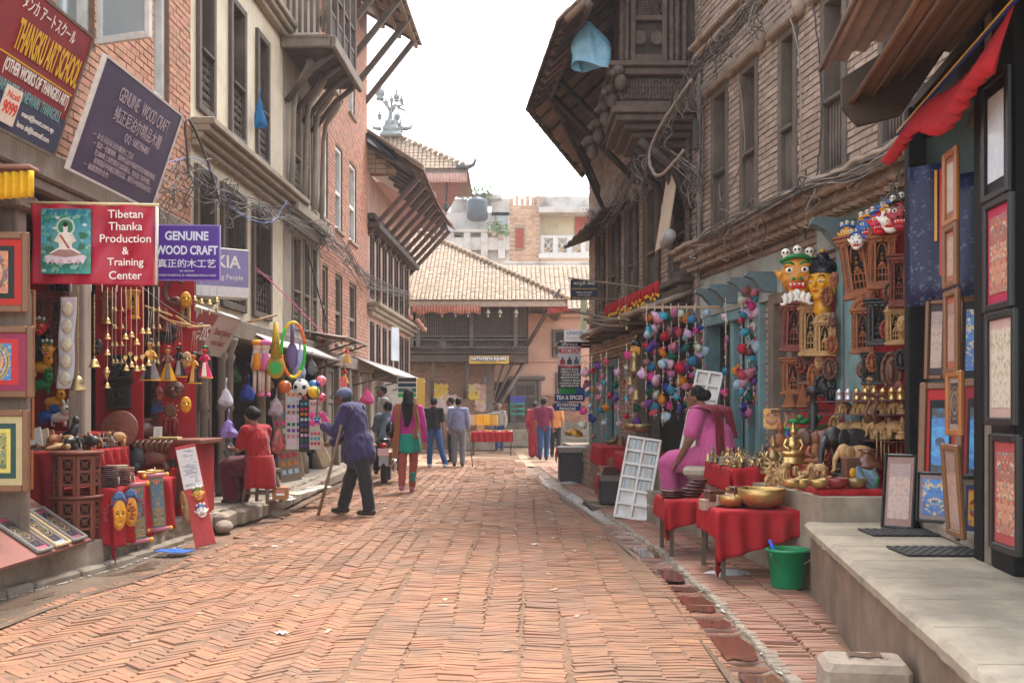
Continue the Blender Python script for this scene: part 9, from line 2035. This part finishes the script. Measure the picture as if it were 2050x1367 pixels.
for k in range(6):q=MB();q.grid(lambda a,c:((a-.5)*.34,(c-.5)*.26,.012*math.sin(a*5+k)+.008),8,6,thick=.004);solo(q,'newspaper',paint(('c8c2b8','a8a49c','d0c8b0')[k%3],.8,var=.3),'flat printed paper, %s of the sheets spread on the kerb'%ORD[k],'paper',TR(-2.95-.06*(k%2)+.05*k,12.75+.32*k-.1*(k%2),.215+.006*k)@RZ(jit(40)),'papers spread on the kerb')
for k,(u,v,Y,c,lab)in enumerate(((694,705,17.0,P_GOLD,'yellow and red hanging puppet at the brick corner, upper one'),(690,745,16.8,P_GOLD,'yellow and red hanging puppet at the brick corner, lower one'))):puppet(lab,u,v-16,v+22,Y,P_GOLD,P_RED,paint('c8843a'),P_K)
t,w_,h_=hsign('notice board with dark, white and green bands at the far left shop',796,755,834,798,22.0,T_W,name='notice_board')
for k,c in enumerate(('241c20','16324a','1a5a4a','2fae4a')):bx('band',paint(c,.5),t,(0,-.003,h_*(.38-.24*k),w_*.96,.006,h_*.19),bev=0)
hsign('plain yellow board with an orange edge beside the notice board',834,757,850,850,23.5,paint('e0b850',.6),name='notice_board')
hsign('white blue painted board hung on the timber house wall',779,655,804,722,23.8,mat('pale_sky',(.55,.60,.64),.6,.2,2),60,name='painted_board')
for k,u in enumerate((820,836,842,848)):q=MB();q.lathe([(.11,0),(.10,.1),(.03,.16)],10);q.tube([(-.1,0,.03),(-.03,0,.35),(0,0,.55)],.006,4);q.tube([(.1,0,.03),(.03,0,.35),(0,0,.55)],.006,4);solo(q,'hanging_basket',mat('clay',(.36,.18,.12),.85,.2),'small clay hanging pot, %s from the left at the timber house corner'%ORD[k],'pot',TR(*P(u,640+8*k,31)),'hanging clay pots')
bagthing('bunched blue cloth hanging out of the third plastered house window',520,190,15.0,.22,.5,paint('1f6aa0',.7))
# cables
M_CAB=mat('cable',(.065,.052,.044),.7,.3,3,.05,rnd=.5);M_CABL=mat('cable_pale',(.20,.17,.14),.6,.3,3,.05,rnd=.4);M_CABB=paint('4a68b8',.5)
def cable(W,pts,r,m,label,n=40,amp=.02,seed=0,group='loose cables'):
 g=random.Random(seed);ps=[W.w(*p)for p in pts];out=[];k=len(ps)
 for i in range(n+1):
  f=i/n*(k-1);j=min(k-2,int(f));a=f-j;p0,p1,p2,p3=ps[max(0,j-1)],ps[j],ps[j+1],ps[min(k-1,j+2)]
  q_=.5*((2*p1)+(p2-p0)*a+(2*p0-5*p1+4*p2-p3)*a*a+(3*p1-p0-3*p2+p3)*a**3);out.append(q_+Vector((g.uniform(-1,1),g.uniform(-1,1),g.uniform(-1,1)))*amp)
 q=MB();q.tube(out,r,6);return q,out
def tangle(W,path,n_,spread,label,name,m=(M_CAB,M_CABL),loops=0,seed=1,sag=.15):
 g=random.Random(seed);obs=[]
 for mi in range(2):
  q=MB()
  for i in range(n_):
   o=[(p[0]+g.gauss(0,spread),p[1]+abs(g.gauss(0,spread*.5)),p[2]+g.gauss(0,spread)-sag*g.random()*(1 if 0<j<len(path)-1 else 0))for j,p in enumerate(path)]
   a=g.randint(0,max(0,len(o)-3));q2,_=cable(W,o[a:]if g.random()>.4 else o,g.choice((.003,.004,.006,.009)),None,'',n=24,amp=.008,seed=i+seed);q.add(np.concatenate(q2.v),q2.f)
  for i in range(loops):
   p=path[g.randint(0,len(path)-1)];c=Vector((p[0]+g.gauss(0,spread*2),p[1]+.05,p[2]-g.random()*.3));r1,r2=g.uniform(.06,.25),g.uniform(.06,.32);ph=g.random()*6
   q2=MB();q2.tube([W.w(c.x+r1*math.cos(a+ph),c.y+.05*math.sin(3*a),c.z+r2*math.sin(a+ph))for a in np.linspace(0,4+2*g.random(),14)],g.choice((.003,.004,.006)),5);q.add(np.concatenate(q2.v),q2.f)
  obs.append(q)
 o=obs[0].build(name,m[0]);o2=obs[1].build('pale_cables',m[1],o);tag(o,label,'cables',None,'stuff');return o
def lp(u,v,out=.12):s_,z_=LW.sz(u,v,out);return(s_,out,z_)
def rp(u,v,out=.12,W=RW):s_,z_=W.sz(u,v,out);return(s_,out,z_)
tangle(LW,[lp(318,385,.25),lp(360,330,.25),lp(405,345,.25),lp(455,380,.22),lp(520,400,.2),lp(580,425,.2),lp(640,460,.2),lp(690,500,.2),lp(735,555,.2),lp(815,590,.25)],13,.10,'dense tangle of grey and brown cables slung along the left house fronts','cable_tangle',loops=34,seed=3,sag=.25)
tangle(RW,[rp(1402,480,.5),rp(1460,450,.5),rp(1530,415,.5),rp(1620,375,.5),rp(1720,345,.5),rp(1810,300,.5)],7,.035,'bundle of pale and dark cables lying along the tiled ledge of the brick house','cable_bundle',loops=10,seed=5,sag=.05)
tangle(RW,[rp(1290,330,.6),rp(1340,235,.35),rp(1385,150,.3),rp(1450,70,.3),rp(1520,0,.3)],10,.07,'messy cables climbing past the oriel window to the string course','cable_tangle',loops=26,seed=8,sag=.1)
tangle(RW2,[rp(1395,350,.3,RW2),rp(1300,270,.3,RW2),rp(1250,370,.3,RW2),rp(1215,420,.3,RW2),rp(1185,430,.3,RW2)],9,.08,'drooping brown cables across the timber house windows','cable_tangle',loops=26,seed=13,sag=.3)
tangle(RW,[rp(1405,170,.05),rp(1408,300,.05),rp(1400,460,.05),rp(1398,520,.05)],5,.03,'vertical bunch of cables down the corner of the brick house','cable_bundle',loops=3,seed=17,sag=.0)
for k,(W,pts,r,m,lab)in enumerate(((LW,[lp(300,340,.3),lp(400,320,.3),lp(470,420,.35),lp(540,445,.3),lp(575,400,.3)],.005,M_CABB,'thin blue cable drooping across the plastered house'),(LW,[lp(378,350,.3),lp(372,245,.3),lp(390,260,.3),lp(420,340,.3),lp(440,405,.3)],.016,M_CAB,'thick black cable loop at the brick house corner'),(LW,[lp(512,535,.1),lp(580,600,.4),lp(650,670,.6)],.008,P_PINK,'thin pink cord slanting down to the tin awning'),(LW,[lp(610,480,.1),lp(630,560,.1),lp(655,650,.1)],.014,M_CAB,'black cable hanging down the brick corner'),(RW,[rp(1570,0,.1),rp(1600,120,.1),rp(1603,320,.1),rp(1600,400,.1)],.008,M_CABL,'single grey cable running down between the barred windows'),(RW,[rp(1628,0,.1),rp(1643,150,.1),rp(1645,250,.1),rp(1632,380,.1)],.008,M_CAB,'thin dark wire beside the second barred window'),(RW2,[rp(1385,160,.5,RW2),rp(1330,240,.7,RW2),rp(1302,300,.8,RW2),rp(1305,340,.8,RW2),rp(1325,350,.8,RW2),rp(1370,300,.6,RW2)],.022,mat('cable_sheath',(.22,.17,.13),.6,.3),'thick grey and orange cable hanging in a loop under the oriel'),(RW,[rp(1440,370,.1),rp(1447,400,.12),rp(1490,300,.1),rp(1478,150,.1)],.007,M_CABL,'thin pale wire wandering over the bricks'))):
 q,_=cable(W,pts,r,m,lab,44,.006,k);solo(q,'cable',m,lab,'cable')
q=MB();q.box((0,0,0),(.10,.06,.40),bev=.008);solo(q,'junction_box',paint('4a4a48',.5),'narrow grey junction box on the pipe beside the oriel','junction box',RW.M@TR(*rp(1392,270,.12)))
q=MB();q.tube([(0,0,0),(0,0,5.4)],.03,8);solo(q,'drain_pipe',mat('pipe',(.20,.165,.13),.7,.25),'thin brown pipe down the joint between the brick and timber houses','pipe',RW.M@TR(RW.L-.12,.06,.72))
for k in range(14):
 x,y=random.uniform(-3,1.1),random.uniform(5.5,19);q=MB();q.grid(lambda a,c:((a-.5)*.07,(c-.5)*.05,.006*math.sin(a*9+c*7+k)),5,4);solo(q,'litter',M_LITTER if k%3 else paint('9a8a7a'),'small scrap of paper litter on the bricks','litter',TR(x,y,zroad(x,y)+.012)@RZ(jit(180)),'paper scraps on the street')
ORD5=('nearest','second','middle','fourth','farthest');ORD9=ORD
for k in range(26):
 y=lerp(9.05,10.2,k/25);x=-3.99-.10*(k%3)-.03*random.random();s_=random.uniform(.10,.16)
 q=(elephant_mb,seated_mb)[k%2](s_)
 solo(q,('elephant_figurine','seated_figurine')[k%2],(M_EBONY,M_BROWNW,M_TERRA,M_STONE,M_LIGHTW)[k%5],('carved animal','carved seated figure')[k%2]+' in '+('black','dark brown','orange','grey','pale')[k%5]+' crowded on the red shop table','figurine',TR(x,y,.976)@RZ(jit(170)),'carvings crowded on the red shop table, %d'%(k%10))
for k,(u,v,w_,h_,m_,lab,Y)in enumerate(((78,620,.16,.34,M_TERRB,'brown carved window high in the back of the shop',10.0),(100,740,.14,.3,M_BROWNW,'brown carved window behind the pale mask strip',10.0),(122,560,.2,.3,M_EBONY,'black carved window under the banner corner',10.1),(218,620,.13,.3,M_TERRA,'orange carved panel left of the painted deity',10.5),(266,610,.12,.3,P_GOLD,'gilt carved panel right of the painted deity',10.5),(330,735,.14,.22,M_TERRB,'dark red carved window on the red board behind the puppets',11.1),(372,630,.10,.28,M_LIGHTW,'pale carved panel at the edge of the red board',11.2))):carved_window(lab,w_,h_,TR(*P(u,v,Y)),m_,'carvings inside the left shop',top='arch' if k%2 else 'flat')
for k,(u,v,m_,lab)in enumerate(((372,600,P_GOLD,'golden face mask on the edge of the red board, upper one'),(374,720,M_LIGHTW,'pale face mask on the edge of the red board, middle one'),(372,810,P_GOLD,'gold and red face mask on the edge of the red board, lower one'),(300,745,M_BROWNW,'small brown mask between bells and puppets'),(232,690,P_RED,'winged red face mask behind the bells'))):face_plain(lab,.06,.09,TR(*P(u,v,10.9))@RZ(25),m_,group='masks inside the left shop')
for k,(u,v,lab)in enumerate(((95,700,'upper'),(80,655,'lower'))):fierce_mask(lab+' small painted demon mask in the shadow behind the left paintings',.10,TR(*P(u,v,9.9)),(P_GOLD,P_RED)[k],P_GRN)
for k in range(5):box_thing(ORD5[k]+' small wooden box along the back of the plate bench',-3.86+.05*(k%2),8.95+.25*k,.668,(.11,.09,.10),(M_ROSE,M_BROWNW,M_TERRB)[k%3],jit(30),group='small boxes on the bench')
for k in range(9):
 u=448+k*22;v=690+(k*37)%90;bagthing(('limp %s bag hanging in the shade of the toy stall, %s from the left'%(('brown','green','dull red','grey','mustard')[k%5],ORD9[k])),u,v,14.6+.12*k,.2,.26,mat('limp_%d'%(k%5),H(('5a4030','3a5a3a','7a2a28','6a6a6a','8a6a20')[k%5]),.5,.5,16,.3,30),20)
hues=((M_BROWNW,'brown'),(M_EBONY,'black'),(M_TERRB,'dark red'),(M_LIGHTW,'pale'),(M_TERRA,'orange'))
for k,(u,v)in enumerate(((1606,660),(1638,650),(1604,730),(1640,725),(1666,690),(1668,640),(1664,790),(1608,790),(1672,850),(1745,590),(1782,585),(1742,650),(1776,660),(1806,650),(1748,725),(1724,740),(1805,720),(1800,780),(1740,775),(1670,560))):
 m_,c_=hues[k%5];Y=RW.Yof(u,.24)[0];lab='small %s carved %s on the %s red board of the right stall, %s row'%(c_,'face' if k%2 else 'plaque','left' if u<1700 else 'right','upper' if v<660 else 'middle' if v<740 else 'lower')
 if k%2:face_plain(lab,.045,.075,TR(*P(u,v,Y))@RZ(-30),m_,group='small carvings on the red boards')
 else:oval(u,v,.045,.075,m_,lab,.24)
for k in range(12):
 u,v=74+(k*61)%300,600+(k*47)%190;m_,c_=hues[(k*3)%5]
 if k%2:carved_window('%s carved window among the hangings of the left shop, %s'%(c_,ORD[k//2]+' of the small ones'),.13,.22,TR(*P(u,v,10.9 if u>200 else 10.1)),m_,'small hangings in the left shop',top='arch')
 else:face_plain('%s wooden face among the hangings of the left shop, %s'%(c_,ORD[k//2]+' of the small ones'),.05,.08,TR(*P(u,v,10.85 if u>200 else 10.05)),m_,group='small hangings in the left shop')
for k,u in enumerate((232,243,308,318,225)):
 t=thing('bell_string','finer bell string hanging behind the front ones, %s from the left'%ORD[(1,2,3,4,0)[k]],'bells',TR(*P(u,575,9.2)),'strings of small brass bells')
 for j in range(4):bell_mb(.022,.038,n=10,M=TR(jit(.01),0,-.22-.16*j)).build('bell',M_BRASSD,t)
 q=MB();q.tube([(0,0,0),(0,0,-.72)],.0025,4);q.build('string',M_STRING,t)
for k in range(16):
 x,y=1.60+.4*random.random(),12.9+.28*k;q=(bowl_mb(.10,.07),seated_mb(.16),bell_mb(.05,.1),elephant_mb(.13))[k%4]
 solo(q,('bowl','seated_figurine','hand_bell','elephant_figurine')[k%4],hues[k%5][0]if k%4 else M_BRASSD,'%s %s on the far red cloths, %s from the disc rack'%(hues[k%5][1]if k%4 else 'old brass',('bowl','seated figure','bell','elephant')[k%4],ORD[k//4]),'figurine',TR(x,y,.745 if y<14.9 else.785)@RZ(jit(90)),'wares on the far red cloths')
 # thin haze over the whole place
q=MB();q.box((0,0,0),(320,330,26));hz=struct(q,'haze',None,TR(0,120,10.5));hz['kind']='stuff';hz.data.materials.clear()
m_=bpy.data.materials.new('haze_air');m_.use_nodes=True;nn_=m_.node_tree.nodes;nn_.clear();o_=nn_.new('ShaderNodeOutputMaterial');pv=nn_.new('ShaderNodeVolumePrincipled');pv.inputs['Color'].default_value=(.95,.95,.96,1);pv.inputs['Density'].default_value=.0011
m_.node_tree.links.new(pv.outputs[0],o_.inputs['Volume']);hz.data.materials.append(m_)
